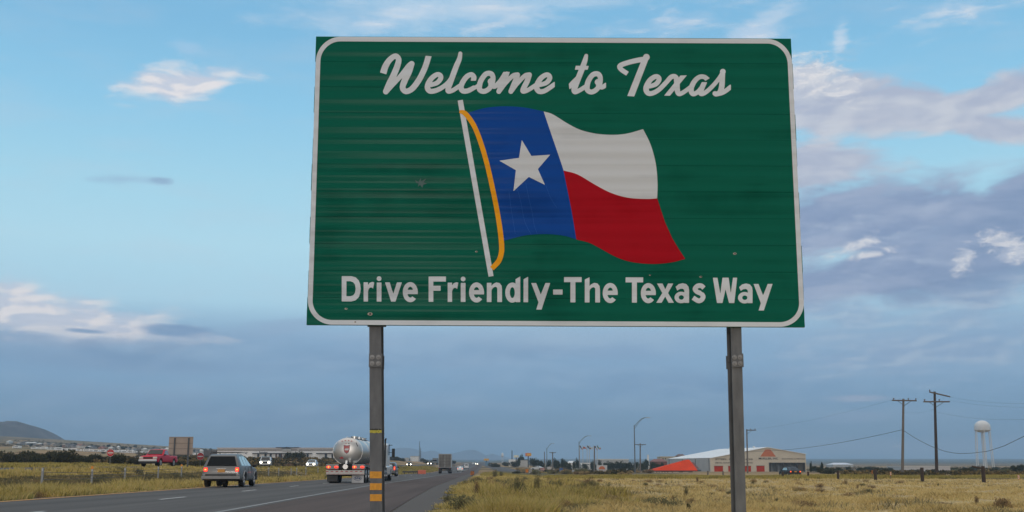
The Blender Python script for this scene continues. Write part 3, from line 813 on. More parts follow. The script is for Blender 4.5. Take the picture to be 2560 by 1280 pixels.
SL = [('D', 854.3), ('r', 909.1), ('i', 941.8), ('v', 962.5), ('e', 1007.2), ('F', 1071.5), ('r', 1119.2), ('i', 1151.9), ('e', 1172.8), ('n', 1217.1), ('d', 1263.1), ('l', 1308.9), ('y', 1328.1), ('-', 1382.8),
      ('T', 1410.2), ('h', 1462), ('e', 1507), ('T', 1564), ('e', 1602.3), ('x', 1641), ('a', 1686.4), ('s', 1730), ('W', 1782.2), ('a', 1845.1), ('y', 1883.9)]
Vs, Fs = [], []
for ch, x0 in SL:
    g_, wd = GL[ch]; yb = 753.6+(x0-854)*.0042; k = 4.741
    f = (lambda A, B, g_=g_, x0=x0, yb=yb: g_((A-x0)*k, (yb-B)*k))
    W, Fc = march(f, x0-3, x0+wd/k+4, yb-68, yb+22, .75, .0025)
    b = len(Vs); Vs += list(W); Fs += [tuple(i+b for i in q) for q in Fc]
obj_np('slogan_lettering', loc(Vs), Fs, mw, root)

# --- flag
def fr6(p): return (1120+p[0]/2.782, 240+p[1]/2.782)
def fl(pts): return [fr6(p) for p in pts]
flag = decal('flag_emblem', sd_poly(fl([(67,32),(103,26),(317,1252),(282,1257)])), (1140, 1240, 245, 698), mw, .0025, root)
flag.name = 'flag_emblem'
cordp = [(80,107,20),(122,124,34),(180,205,34),(228,325,34),(268,460,34),(303,610,34),(336,770,34),(358,900,35),(371,1010,36),(372,1085,36),(352,1148,36),(305,1200,34)]
top_b = [tuple(p) for p in spline([(140,116),(250,85),(350,73),(450,73),(550,83),(665,107)], 5)]
mid_r = [tuple(p) for p in spline([(665,107),(720,270),(775,430),(803,518),(820,600),(860,800),(893,998)], 4)]
bot_b = [tuple(p) for p in spline([(893,998),(820,975),(720,962),(620,962),(520,973),(385,1008)], 5)]
lef_b = [(p[0], p[1]) for p in spline([(c[0], c[1]) for c in cordp[8:0:-1]], 3)]
decal('blue_field', sd_poly(fl(top_b+mid_r[1:]+bot_b[1:]+lef_b)), (1160, 1445, 262, 606), mbl, .0035, flag)
i_split = 12   # index of (803,518) in mid_r
w_top = [tuple(p) for p in spline([(665,107),(730,128),(830,190),(920,235),(1030,262),(1150,270),(1250,260),(1357,230)], 5)]
w_rt = [tuple(p) for p in spline([(1357,230),(1410,340),(1445,470),(1457,600),(1455,712)], 5)]
w_bt = [tuple(p) for p in spline([(1455,712),(1380,716),(1250,707),(1130,672),(1020,615),(900,545),(803,518)], 5)]
decal('white_stripe', sd_poly(fl(w_top+w_rt[1:]+w_bt[1:]+list(reversed(mid_r[:i_split])))), (1355, 1650, 274, 502), mw2, .0035, flag)
r_rt = [(1455,712),(1480,790),(1510,880),(1560,990),(1605,1065),(1650,1133)]
r_bt = [tuple(p) for p in spline([(1650,1133),(1550,1158),(1420,1168),(1280,1155),(1170,1120),(1050,1055),(980,1020),(893,998)], 5)]
decal('red_stripe', sd_poly(fl(list(reversed(w_bt))+r_rt[1:]+r_bt[1:]+list(reversed(mid_r[i_split+1:-1])))), (1405, 1718, 424, 664), mrd, .0035, flag)
decal('star', sd_poly(fl([(513,305),(580,417),(711,408),(625,508),(674,618),(562,563),(455,662),(472,516),(357,450),(494,430)])), (1244, 1380, 345, 482), mw2, .0055, flag)
decal('cord', sd_stroke([(*fr6(p), p[2]/2.782) for p in cordp], butt0=True, butt1=True), (1146, 1262, 270, 680), mor, .0055, flag, .8)
# thin scratches running down the blue field
scr = union([sd_stroke([(*fr6(p), .8/1) for p in q]) for q in ([(425,670),(440,790),(455,880),(468,960)], [(480,640),(505,730),(530,860),(560,930),(580,965)], [(540,600),(560,700),(585,810),(600,900),(622,960)], [(680,620),(710,700),(755,775)])])
decal('scratches', scr, (1262, 1396, 450, 592), sheeting('scuffed_blue', (.03, .11, .40)), .0045, flag, .6)
# bullet dents
m_dent = mat('bare_dent', (.35, .30, .26), .5, .5, var=.4, scale=60)
m_hole = mat('bullet_hole_dark', (.02, .02, .02), .8)
for (px, py, r) in ((925, 785, 4.6), (1837, 634, 3.2), (1752, 692, 2.6), (1191, 629, 2.2), (888, 805, 2.), (1625, 688, 1.8), (865, 772, 2.6)):
    a = decal('dent', ell(px, py, r*1.35, r*.85), (px-9, px+9, py-8, py+8), m_dent, .004, root, .5)
    decal('bullet_hole', ell(px+.6, py-.3, r*.6, r*.5), (px-6, px+6, py-5, py+5), m_hole, .005, a, .5)
# scuff on the green face
sc = sd_poly([(1038, 450), (1046, 455), (1052, 445), (1053, 453), (1066, 446), (1059, 456), (1068, 459), (1058, 462), (1056, 470), (1050, 462), (1044, 468), (1047, 459), (1040, 457)])
decal('scuff_mark', sc, (1034, 1072, 441, 474), mat('scuffed_green', (.055, .12, .115), .6), .003, root, .6)

# posts: wide-flange steel with a bolted fuse plate
def sign_post(pxl, pxr, xlean, bands):
    Yf = D+.055; zt_p = PZ(600, Yf)-0.0
    x0t, x1t = P(pxl[0], 820, Yf)[0], P(pxr[0], 820, Yf)[0]
    x0b, x1b = P(pxl[1], 1280, Yf)[0], P(pxr[1], 1280, Yf)[0]
    z1, z0 = PZ(820, Yf), PZ(1280, Yf)
    def ex(z, a, b): return a + (b-a)*(z1-z)/(z1-z0)
    zbot = -.62
    def beam(zlo, zhi, grow=0, yo=0):
        m = MB(); dep = .27; tf = .014
        for lo, hi, m0, m1 in ((0-grow, tf+grow, 0, 1), (dep-tf-grow, dep+grow, 0, 1)):
            v = []
            for z in (zlo, zhi):
                a, b = ex(z, x0t, x0b)-grow, ex(z, x1t, x1b)+grow
                v += [(a, Yf+lo, z), (b, Yf+lo, z), (b, Yf+hi, z), (a, Yf+hi, z)]
            m.add(v, [(3,2,1,0),(4,5,6,7),(0,1,5,4),(1,2,6,5),(2,3,7,6),(3,0,4,7)])
        v = []
        for z in (zlo, zhi):
            c = (ex(z, x0t, x0b)+ex(z, x1t, x1b))/2; v += [(c-.006, Yf+tf, z), (c+.006, Yf+tf, z), (c+.006, Yf+dep-tf, z), (c-.006, Yf+dep-tf, z)]
        m.add(v, [(3,2,1,0),(4,5,6,7),(0,1,5,4),(1,2,6,5),(2,3,7,6),(3,0,4,7)])
        return m
    zh = PZ(901, Yf)
    post = beam(zbot, zh-.004).build('post', m_galv, root, off=RL)
    up = beam(zh+.004, zt_p).build('upper_post', m_galv, post, off=RL)
    # narrower paint step just under the panel
    zp1, zp0 = PZ(884, Yf), PZ(918, Yf)
    a, b = ex(zh, x0t, x0b), ex(zh, x1t, x1b)
    MB().box(a-.004, b+.012, Yf-.016, Yf-.003, zp0, zp1).build('splice_plate', m_galv, post, off=RL)
    MB().box(a-.012, b+.004, Yf+.275, Yf+.287, zp0, zp1).build('splice_plate', m_galv, post, off=RL)
    w = b-a
    for fx in (.25, .78):
        for z in (zh+.036, zh-.036):
            q = MB(); cx = a+w*fx
            q.lathe([(.0, -.0005), (.028, 0), (.028, .004)], (cx, Yf-.0215, z), 'y', 20)
            q.lathe([(.0, -.013), (.012, -.012), (.015, -.006), (.016, .0)], (cx, Yf-.0215, z), 'y', 6)
            q.build('bolt', mat('bolt_zinc', (.23, .23, .235), .5, .3, scale=20), post, off=RL)
    MB().box(a-.03, b+.05, Yf-.008, Yf+.0, PZ(817.5, Yf), PZ(817.5, Yf)+.03).build('clamp', m_galv_d, post, off=RL)
    for (y0, y1) in bands:
        za, zc = PZ(y1, Yf), PZ(y0, Yf)
        aa, bb = ex(za, x0t, x0b), ex(za, x1t, x1b)
        MB().box(aa-.001, bb-.004, Yf-.0025, Yf-.0005, za, zc).build('reflective_strip', mat('amber_strip', (.70, .30, .02), .5, var=.15, scale=30, spec=.4), post, off=RL)
    return post, ex, x0t, x0b, x1t, x1b, Yf
pL, ex, a0, a1, b0, b1, Yf = sign_post((923, 925), (952.5, 955.5), 0, ((1178.6, 1195.7), (1208.2, 1225.2), (1235.6, 1252.8)))
# torn remnant of warning tape
q = MB(); zc = PZ(1078, Yf); xl, xr = ex(zc, a0, a1), ex(zc, b0, b1)
n = 18
up_, lo_ = [], []
for i in range(n+1):
    x = xl + (xr-xl)*i/n; up_.append((x, zc+.014+.008*R.random())); lo_.append((x, zc-.016-.010*R.random()))
v = [(x, Yf-.003, z) for x, z in up_] + [(x, Yf-.003, z) for x, z in lo_]
q.add(v, [(n+1+i, n+2+i, i+1, i) for i in range(n)])
tape = q.build('torn_tape', mat('tape_yellow', (.50, .42, .03), .6, var=.5, scale=90, col2=(.06, .05, .02), ramp=[(.3, (.03, .03, .02)), (.42, (.48, .42, .04)), (.8, (.6, .52, .1))]), pL, off=RL)
v = []; 
for i in range(n+1):
    x = xl+(xr-xl)*i/n; v += [(x, Yf-.0045, zc+.012), (x, Yf-.0045, zc+.020+.012*R.random())]
q = MB(); q.add(v, [(2*i, 2*i+2, 2*i+3, 2*i+1) for i in range(n) if R.random() > .25]); q.build('tape_edge', mat('tape_black', (.015, .015, .015), .6), tape, off=RL)
sign_post((1827, 1839.5), (1853.5, 1865.5), 0, ())
for ny in range(4):
    z = zb + (zt-zb)*(ny+.7)/4.2
    MB().box(edge_x(z, 0)+.3, edge_x(z, 1)-.3, D+.036+.017, D+.0545, z-.02, z+.02).build('stiffener', m_alu, root, off=RL)
# ------------------------------------------------------------------ vehicles
m_tyre = mat('tyre_rubber', (.018, .018, .018), .85, var=.2, scale=20)
m_rim = mat('wheel_rim', (.38, .38, .39), .35, .8, scale=20)
m_glass = mat('tinted_glass', (.006, .007, .008), .1, 0, .3, var=.1, coat=.05)
m_glass_side = mat('side_glass', (.05, .06, .07), .05, 0, .8, var=.1, coat=1.)
m_black = mat('black_trim', (.015, .015, .016), .6, var=.2)
m_under = mat('underbody', (.010, .010, .010), .9, var=.3)
m_chrome = mat('bright_metal', (.55, .55, .55), .2, 1., var=.05)
m_red_lamp = mat('lit_red_lamp', (.5, .01, .01), .3, emit=(1., .035, .012), estr=1.5)
m_hot_lamp = mat('lit_brake_core', (.9, .2, .05), .3, emit=(1., .30, .04), estr=2.2)
m_red_off = mat('red_lens', (.35, .02, .02), .2, coat=.5)
m_head = mat('lit_headlight', (.9, .85, .7), .2, emit=(1., .88, .66), estr=14)
m_head_off = mat('headlight_lens', (.6, .58, .5), .15, coat=.6)
m_amber = mat('amber_lens', (.7, .25, .02), .3)

def wheel(parent, x, y, r, w, side, name='wheel', dual=False):
    t = MB(); ww = w
    t.lathe([(r*.62, -ww/2), (r*.93, -ww/2), (r, -ww*.32), (r, ww*.32), (r*.93, ww/2), (r*.62, ww/2)], (x, y, r), 'x', 28)
    o = t.build(name, m_tyre, parent, smooth=False)
    q = MB(); s_ = side; xf = x + s_*ww/2
    q.lathe([(r*.63, 0), (r*.60, .015*s_), (r*.55, -.02*s_), (r*.2, -.03*s_), (r*.16, .01*s_), (.01, .012*s_)], (xf, y, r), 'x', 28)
    for k in range(5):
        a = 2*pi*k/5
        q.tube((xf, y+cos(a)*r*.15, r+sin(a)*r*.15), (xf, y+cos(a)*r*.58, r+sin(a)*r*.58), r*.09, r*.07, 6)
    q.build('rim', m_rim, o)
    return o

def make_car(name, label, cat, group, L_, W_, top, belt, roofz, wheels, rw, paint, side_glass, rear_glass, front_glass, clear=.28, brake=None, head=None, plate=None, rails=False, bed=None, taper=.14, tailz=(.75, .95), headz=(.6, .78), rear_w=1., hatch=True, mirror_y=None, glass_mat=None, tyre_w=.22):
    """y is forward. top: list (y, z) of the roof/bonnet line from tail to nose; side/rear/front glass given as polygons"""
    root = empty(name, (0, 0, 0), label, cat, group)
    yt = [p[0] for p in top]; zt_ = [p[1] for p in top]
    def Z(y): return float(np.interp(y, yt, zt_))
    def plan(y):
        a = (abs(y)/(L_/2)); return 1 - .10*max(0, (a-.78)/.22)**2.2
    def hw(y, z):
        b = W_/2*plan(y)
        if z > belt: return b*(.965 - taper*(z-belt)/max(.1, roofz-belt))
        u = (z-.62)/.45; return b*(1 - .035*u*u)
    ra = rw*1.22
    ysn = list(np.linspace(-L_/2+.001, L_/2-.001, 74))
    for w_ in wheels: ysn += [w_-ra-.004, w_-ra+.004, w_+ra-.004, w_+ra+.004]
    for p in top: ysn.append(min(max(p[0], -L_/2+.001), L_/2-.001))
    ysn = sorted(set(round(float(v), 4) for v in ysn))
    def bot(y):
        z = clear + .12*max(0, (abs(y)/(L_/2)-.86)/.14)**2
        for w_ in wheels:
            if abs(y-w_) < ra: z = max(z, rw*.98+sqrt(ra*ra-(y-w_)**2))
        return min(z, Z(y)-.04)
    V, Fc = [], []; NS = 9
    ncol = None
    for y in ysn:
        b, t = bot(y), Z(y); sec = []
        for k in range(NS+1):
            u = k/NS; z = b+(t-b)*u; x = hw(y, z)
            if u > .9: x *= .985
            sec.append((x, y, z))
        xt = sec[-1][0]; sec[-1] = (xt-.03, y, t-.012 if t > belt else t-.02)
        sec += [(xt*.86, y, t), (xt*.45, y, t+.015), (0, y, t+.02)]
        full = [(0, y, b)] + [(sec[0][0]*.92, y, b)] + sec
        row = full + [(-a, y_, z_) for a, y_, z_ in reversed(full[:-1])][:-1]
        ncol = len(row); V += row
    n = len(ysn)
    for i in range(n-1):
        for k in range(ncol): j = (k+1) % ncol; Fc.append((i*ncol+k, (i+1)*ncol+k, (i+1)*ncol+j, i*ncol+j))
    Fc.append(tuple(range(ncol))); Fc.append(tuple(reversed(range((n-1)*ncol, n*ncol))))
    body = obj_np('body', V, Fc, paint, root, smooth=False)
    for p in body.data.polygons: p.use_smooth = len(p.vertices) == 4
    # dark floor and wheel wells
    MB().box(-W_/2*.86, W_/2*.86, -L_/2+.25, L_/2-.25, clear-.04, rw*2.2).build('underbody', m_under, root)
    gm = glass_mat or m_glass_side
    for s in (1, -1):
        for poly in side_glass:
            v = [(s*(hw(y, z)+.006), y, z) for y, z in poly]
            f = [tuple(range(len(v)))] if s > 0 else [tuple(reversed(range(len(v))))]
            obj_np('side_window', v, f, gm, root)
    for nm, q in (('rear_window', rear_glass), ('windscreen', front_glass)):
        if q:
            (y0, z0, w0), (y1, z1, w1) = q; d = -.014 if nm == 'rear_window' else .03
            v = [(-w0, y0+d, z0+(.008 if d < 0 else .03)), (w0, y0+d, z0+(.008 if d < 0 else .03)), (w1, y1+d, z1+(.01 if d < 0 else .03)), (-w1, y1+d, z1+(.01 if d < 0 else .03))]
            obj_np(nm, v, [(0, 1, 2, 3) if nm == 'rear_window' else (3, 2, 1, 0)], m_glass, root)
    for w_ in wheels:
        for s in (1, -1): wheel(root, s*(W_/2-tyre_w/2-.02), w_, rw, tyre_w, s)
    # bumpers
    yb = -L_/2
    b1 = MB(); b1.bbox(-W_/2*.93, W_/2*.93, yb-.10, yb+.2, clear+.08, clear+.36, .05); b1.build('rear_bumper', paint, root)
    b2 = MB(); b2.bbox(-W_/2*.93, W_/2*.93, L_/2-.2, L_/2+.08, clear+.06, clear+.32, .05); b2.build('front_bumper', paint if head != 'dark' else m_black, root)
    x1 = W_/2*plan(yb)
    for s in (1, -1):
        q = MB(); q.bbox(min(s*(x1-.19), s*(x1-.02)), max(s*(x1-.19), s*(x1-.02)), yb-.025, yb+.14, tailz[0], tailz[1], .015)
        tl = q.build('taillight', m_red_lamp if brake else m_red_off, root)
        if brake: MB().bbox(min(s*(x1-.15), s*(x1-.06)), max(s*(x1-.15), s*(x1-.06)), yb-.035, yb-.02, (tailz[0]+tailz[1])/2-.035, (tailz[0]+tailz[1])/2+.035, .004).build('bulb', m_hot_lamp, tl)
        q = MB(); q.bbox(min(s*(x1-.36), s*(x1-.06)), max(s*(x1-.36), s*(x1-.06)), L_/2-.16, L_/2+.03, headz[0], headz[1], .02)
        
        if head == 'lit': q = MB(); q.lathe([(.01, .055), (.10, .05), (.15, .02), (.16, -.05), (.01, -.06)], (s*(x1-.2), L_/2+.01, (headz[0]+headz[1])/2), 'y', 20)
        q.build('headlight', m_head if head == 'lit' else m_head_off, root)
    if head: MB().bbox(-W_/2*.5, W_/2*.5, L_/2-.1, L_/2+.025, headz[0]-.06, headz[1]-.02, .01).build('grille', m_black, root)
    if plate:
        MB().box(-.17, .17, yb-.03, yb-.012, plate-.08, plate+.08).build('licence_plate', mat('plate_yellow', (.60, .27, .05), .5, scale=30, var=.2), root)
    my = mirror_y if mirror_y is not None else L_*.18
    for s in (1, -1):
        q = MB(); q.bbox(min(s*(W_/2-.03), s*(W_/2+.17)), max(s*(W_/2-.03), s*(W_/2+.17)), my-.06, my+.06, belt-.02, belt+.13, .02); q.build('wing_mirror', m_black, root)
    if rails:
        for s in (1, -1):
            q = MB(); q.path([(s*W_*.34, -L_*.40, roofz+.02), (s*W_*.34, -L_*.37, roofz+.08), (s*W_*.34, L_*.06, roofz+.08), (s*W_*.34, L_*.09, roofz+.02)], .018)
            q.build('roof_rail', m_black, root)
        for yy in (-L_*.3, -L_*.05): MB().tube((-W_*.34, yy, roofz+.085), (W_*.34, yy, roofz+.085), .016).build('roof_rail', m_black, root)
    return root

def place(o, x, y, rz, z=None): o.location = (x, y, float(gz(x, y))+.04 if z is None else z); o.rotation_euler = (0, 0, rz)
HEAD_AWAY = radians(2.2)
m_silver = mat('pewter_paint', (.15, .15, .15), .42, .3, var=.06, scale=3, coat=.2)
suv = make_car('sport_utility_vehicle', 'pewter grey sport utility vehicle with lit brake lights seen from behind in the left lane', 'car', None,
    4.75, 1.86, [(-2.375, .75), (-2.34, 1.08), (-2.14, 1.70), (-1.9, 1.77), (-.55, 1.80), (-.1, 1.73), (.72, 1.20), (.98, 1.14), (1.95, 1.04), (2.28, .88), (2.375, .6)],
    1.1, 1.80, (-1.42, 1.42), .36, m_silver,
    [[(-2.0, 1.16), (-1.35, 1.16), (-1.35, 1.66), (-1.85, 1.64)], [(-1.25, 1.16), (-.52, 1.16), (-.52, 1.67), (-1.25, 1.66)], [(-.44, 1.16), (.48, 1.16), (-.12, 1.60), (-.44, 1.66)]],
    ((-2.325, 1.13, .70), (-2.165, 1.65, .56)), ((.66, 1.22, .74), (-.08, 1.70, .60)), clear=.36, brake=True, head='off', plate=.88, rails=True, tailz=(.84, 1.05), taper=.30)
b = MB(); b.bbox(-.72, .72, -2.5, -2.47, .62, .70, .01); b.build('bumper_step', m_black, suv)
b = MB(); b.box(-.22, .22, -2.405, -2.39, .985, 1.0); b.build('tailgate_handle', m_chrome, suv)
m_seam = mat('panel_gap', (.01, .01, .01), .9)
for s in (1, -1):
    for yy in (-1.30, -.48, .55):
        b = MB(); b.box(min(s*.925, s*.932), max(s*.925, s*.932), yy-.012, yy+.012, .5, 1.08); b.build('door_gap', m_seam, suv)
    for yy in (-1.42, 1.42):
        pts = [(s*.945, yy+.50*cos(a_*pi/10), .36+.50*sin(a_*pi/10)) for a_ in range(11)]
        b = MB(); b.path(pts, .045, 6); b.build('wheel_arch_trim', mat('arch_trim_silver', (.22, .22, .22), .5, .2), suv)
b = MB(); b.bbox(-.9, .9, -2.49, -2.462, .44, .60, .01); b.build('bumper_skin', mat('arch_trim_silver', (.22, .22, .22), .5, .2), suv)
b = MB(); b.bbox(-.72, .72, -2.44, -2.38, 1.70, 1.75, .01); b.build('rear_spoiler', m_silver, suv) if False else None
b = MB(); b.tube((-.1, -2.36, 1.15), (.35, -2.345, 1.22), .012); b.build('rear_wiper', m_black, suv)
b = MB(); b.lathe([(.0, -.0), (.34, 0), (.36, .04), (.36, .16), (.0, .17)], (0, -1.7, .36), 'x', 18); b.build('spare_wheel', m_tyre, suv)
place(suv, -14.2, 57.6, radians(2.9)); suv.scale = (1.03, 1, .885)

# other cars
def sedan(label, group, paint, brake, head, glass=None, plate=None):
    return make_car('sedan_car', label, 'car', group, 4.6, 1.78, [(-2.3, .62), (-2.27, .95), (-1.75, 1.02), (-1.65, 1.04), (-.85, 1.40), (-.2, 1.45), (.35, 1.38), (1.1, 1.0), (2.1, .82), (2.28, .66), (2.3, .5)],
        .98, 1.45, (-1.38, 1.4), .32, paint, [[(-1.35, 1.02), (-.35, 1.02), (-.35, 1.36), (-.85, 1.33)], [(-.27, 1.02), (.9, 1.02), (.35, 1.33), (-.27, 1.37)]],
        ((-1.62, 1.05, .68), (-.92, 1.37, .55)), ((1.04, 1.03, .68), (.38, 1.36, .55)), clear=.2, brake=brake, head=head, tailz=(.72, .88), headz=(.58, .74), plate=plate, taper=.2, tyre_w=.2)
m_white_car = mat('white_paint', (.62, .62, .61), .3, 0, var=.04, coat=.6)
m_dark_car = mat('charcoal_paint', (.02, .02, .022), .5, 0, var=.1, coat=.05, spec=.2)
m_red_car = mat('red_paint', (.50, .010, .03), .45, 0, var=.08, coat=.15, spec=.2)
m_lsilver = mat('light_silver_paint', (.36, .37, .37), .28, .4, var=.06, coat=.6)
c1 = sedan('white sedan with pink glowing tail lights passing the grey box trailer', None, m_white_car, True, 'off'); place(c1, -15.0, 330, HEAD_AWAY)
c2 = sedan('white sedan with lit headlights coming on the far carriageway left of the tanker', None, m_white_car, False, 'lit'); place(c2, PX(780, 210), 210, pi+radians(3))
c3 = sedan('small dark car with two headlights, nearest the orange barrier panel', 'distant oncoming cars', m_dark_car, False, 'lit'); place(c3, PX(1023, 385), 385, pi+radians(2))
c4 = sedan('small dark car with headlights left of the grey box trailer', 'distant oncoming cars', m_dark_car, False, 'lit'); place(c4, PX(1074, 450), 450, pi+radians(2))
c5 = sedan('dark sedan with red tail lights parked before the orange-emblem building', None, m_dark_car, True, 'off', plate=.8); place(c5, PX(1981, 152), 153.5, radians(5), -.16); c5.scale = (.93, 1, .93)
m_blueg = mat('blue_grey_paint', (.03, .034, .04), .3, .3, var=.1, coat=.6)
c6 = make_car('estate_car', 'dark car showing one red tail light beyond the tanker cab', 'car', None, 4.7, 1.82, [(-2.35, .7), (-2.3, 1.05), (-2.0, 1.58), (-1.5, 1.64), (.0, 1.65), (.5, 1.58), (1.15, 1.12), (2.1, .95), (2.3, .75), (2.35, .55)], 1.05, 1.65, (-1.4, 1.42), .34, m_blueg,
    [[(-1.9, 1.1), (-1.1, 1.1), (-1.1, 1.52), (-1.75, 1.5)], [(-1., 1.1), (-.1, 1.1), (-.1, 1.55), (-1., 1.54)], [(0, 1.1), (.85, 1.1), (.4, 1.5), (0, 1.54)]], ((-2.26, 1.1, .68), (-2.02, 1.52, .58)), ((1.1, 1.14, .7), (.52, 1.55, .58)), clear=.26, brake=True, head='off', tailz=(.75, 1.15))
place(c6, PX(974.5, 139), 139, HEAD_AWAY)
c7 = make_car('sport_utility_vehicle', 'pale silver sport utility vehicle with glaring headlights on the far carriageway', 'car', None, 4.7, 1.84, [(-2.35, .7), (-2.3, 1.1), (-2.1, 1.66), (-1.8, 1.72), (-.1, 1.74), (.4, 1.68), (1.05, 1.16), (1.3, 1.1), (2.1, .98), (2.3, .8), (2.35, .6)], 1.08, 1.74, (-1.4, 1.42), .36, m_lsilver,
    [[(-1.95, 1.14), (-1.2, 1.14), (-1.2, 1.6), (-1.8, 1.58)], [(-1.1, 1.14), (-.2, 1.14), (-.2, 1.62), (-1.1, 1.61)], [(-.1, 1.14), (.75, 1.14), (.35, 1.58), (-.1, 1.62)]], ((-2.28, 1.12, .7), (-2.12, 1.6, .6)), ((1.0, 1.18, .72), (.42, 1.65, .6)), clear=.34, head='lit', headz=(.72, .94), rails=True)
place(c7, PX(657, 184), 186, pi+radians(9))
# red pickup
pk = make_car('pickup_truck', 'red pickup truck with white bumper on the far carriageway', 'truck', None, 5.4, 1.9, [(-2.7, .75), (-2.68, 1.08), (-.55, 1.08), (-.5, 1.12), (-.32, 1.62), (.1, 1.70), (.55, 1.66), (1.15, 1.16), (1.3, 1.12), (2.5, 1.04), (2.68, .9), (2.7, .6)], 1.1, 1.70, (-1.65, 1.75), .38, m_red_car,
    [[(-.3, 1.16), (.95, 1.16), (.5, 1.58), (-.2, 1.6)]], ((-.50, 1.16, .72), (-.34, 1.58, .64)), ((1.12, 1.2, .76), (.56, 1.62, .66)), clear=.42, head='off', headz=(.74, .94), taper=.16, mirror_y=1.0, tyre_w=.24)
MB().bbox(-.9, .9, 2.68, 2.86, .5, .7, .03).build('chrome_bumper', m_white_car, pk)
MB().bbox(-.86, .86, 2.68, 2.84, .28, .49, .03).build('valance', m_black, pk)
for s in (1, -1): MB().bbox(min(s*.62, s*.9), max(s*.62, s*.9), 2.62, 2.74, .76, .95, .02).build('headlight', m_head_off, pk)
place(pk, PX(381, 112)-.2, 114.5, pi+radians(-5))

# box trailer truck seen from behind
def box_truck(label, x, y, rz, colour, W=2.55, H=3.95, Lb=12, rear=True):
    r = empty('box_truck', (0, 0, 0), label, 'truck')
    m_side = mat('trailer_side', (.42, .42, .42), .5, .1, var=.1)
    MB().bbox(-W/2, W/2, 0, Lb, 1.15, H, .04).build('box_body', m_side, r)
    d = MB()
    for s in (-1, 1): d.box(min(s*.03, s*(W/2-.08)), max(s*.03, s*(W/2-.08)), -.035, -.002, 1.25, H-.14)
    dr = d.build('rear_doors', colour, r)
    q = MB()
    for s in (-1, 1):
        for xx in (.35, .85): q.tube((s*xx, -.06, 1.25), (s*xx, -.06, H-.14), .02, n=6)
    for z in (1.75, 2.35, 3.0): q.box(-W/2+.1, W/2-.1, -.05, -.036, z-.02, z+.02)
    q.build('lock_rods', mat('dark_hinge', (.06, .055, .05), .7), dr)
    q = MB(); q.box(-W/2, W/2, -.05, -.003, H-.12, H+.0); q.build('top_rail', mat('rail_pale', (.30, .29, .27), .6), r)
    q = MB(); q.box(-W/2+.1, W/2-.1, .1, Lb-.2, .85, 1.12); q.build('chassis', m_under, r)
    q = MB(); q.box(-W/2+.15, W/2-.15, -.1, .0, .5, .62); q.box(-.8, -.7, -.08, -.01, .6, 1.15); q.box(.7, .8, -.08, -.01, .6, 1.15); q.build('under_guard', m_black, r)
    for s in (-1, 1):
        MB().box(min(s*.55, s*1.22), max(s*.55, s*1.22), .25, .27, .3, 1.1).build('mud_flap', m_black, r)
        MB().box(min(s*.95, s*1.15), max(s*.95, s*1.15), -.06, -.03, 1.0, 1.1).build('taillight', m_red_off, r)
        for yy in (.9, 2.1): wheel(r, s*(W/2-.3), yy, .5, .55, s)
        wheel(r, s*(W/2-.2), Lb+2.2, .5, .3, s)
    MB().bbox(-1.2, 1.2, Lb+.4, Lb+3.2, .7, 3.0, .12).build('cab', m_white_car, r)
    place(r, x, y, rz); return r
bt = box_truck('grey box trailer of a lorry seen square from behind in the right lane', PX(1112, 228), 228, HEAD_AWAY, mat('trailer_doors', (.155, .15, .14), .6, .1, var=.35, scale=1.2, streak=(1, 1, .3)), H=3.85)

# white van further on, seen from behind
van = make_car('white_van', 'white van seen from behind further up the road near the horizon', 'van', None, 5., 1.95, [(-2.5, .9), (-2.48, 1.3), (-2.4, 2.0), (-2.2, 2.05), (1.0, 2.05), (1.3, 1.95), (1.9, 1.2), (2.4, 1.0), (2.5, .6)], 1.2, 2.05, (-1.6, 1.6), .36, m_white_car,
    [[(-2.0, 1.3), (-.4, 1.3), (-.4, 1.85), (-1.9, 1.85)]], ((-2.485, 1.35, .3), (-2.42, 1.85, .28)), ((1.85, 1.25, .8), (1.33, 1.9, .7)), clear=.35, head='off')
for s in (1, -1): obj_np('rear_window', [(s*.12, -2.51, 1.38), (s*.72, -2.51, 1.38), (s*.68, -2.47, 1.8), (s*.12, -2.47, 1.8)], [(0, 1, 2, 3) if s > 0 else (3, 2, 1, 0)], m_glass, van)
place(van, PX(1166, 460), 460, HEAD_AWAY)
far_v = []
for i, (px, Yv, lab, pt, hd) in enumerate(((1183, 800, 'tiny white car at the vanishing end of the road, left of the brightest headlights', m_white_car, 'off'), (1192, 780, 'tiny car with the brightest headlights at the vanishing end of the road', m_white_car, 'lit'))):
    c = sedan(lab, 'tiny cars at the far end of the road', pt, False, hd); place(c, PX(px, Yv), Yv, pi); far_v.append(c)
# oncoming lorry in the distance
ol = empty('delivery_lorry', (0, 0, 0), 'small dark grey oncoming lorry just left of the box trailer', 'truck')
MB().bbox(-1.2, 1.2, 0, 2.2, .6, 2.5, .15).build('cab', mat('grey_cab', (.12, .13, .14), .4, coat=.4), ol)
MB().bbox(-1.25, 1.25, 2.4, 9, .9, 3.1, .05).build('box_body', mat('grey_box', (.14, .145, .15), .6), ol)
MB().box(-1.0, 1.0, -.02, -.003, 1.55, 2.25).build('windscreen', m_glass, ol)
for s in (1, -1):
    for yy in (1., 7.): wheel(ol, s*1.0, yy, .48, .4, s)
place(ol, PX(1086, 560), 560, radians(-2))

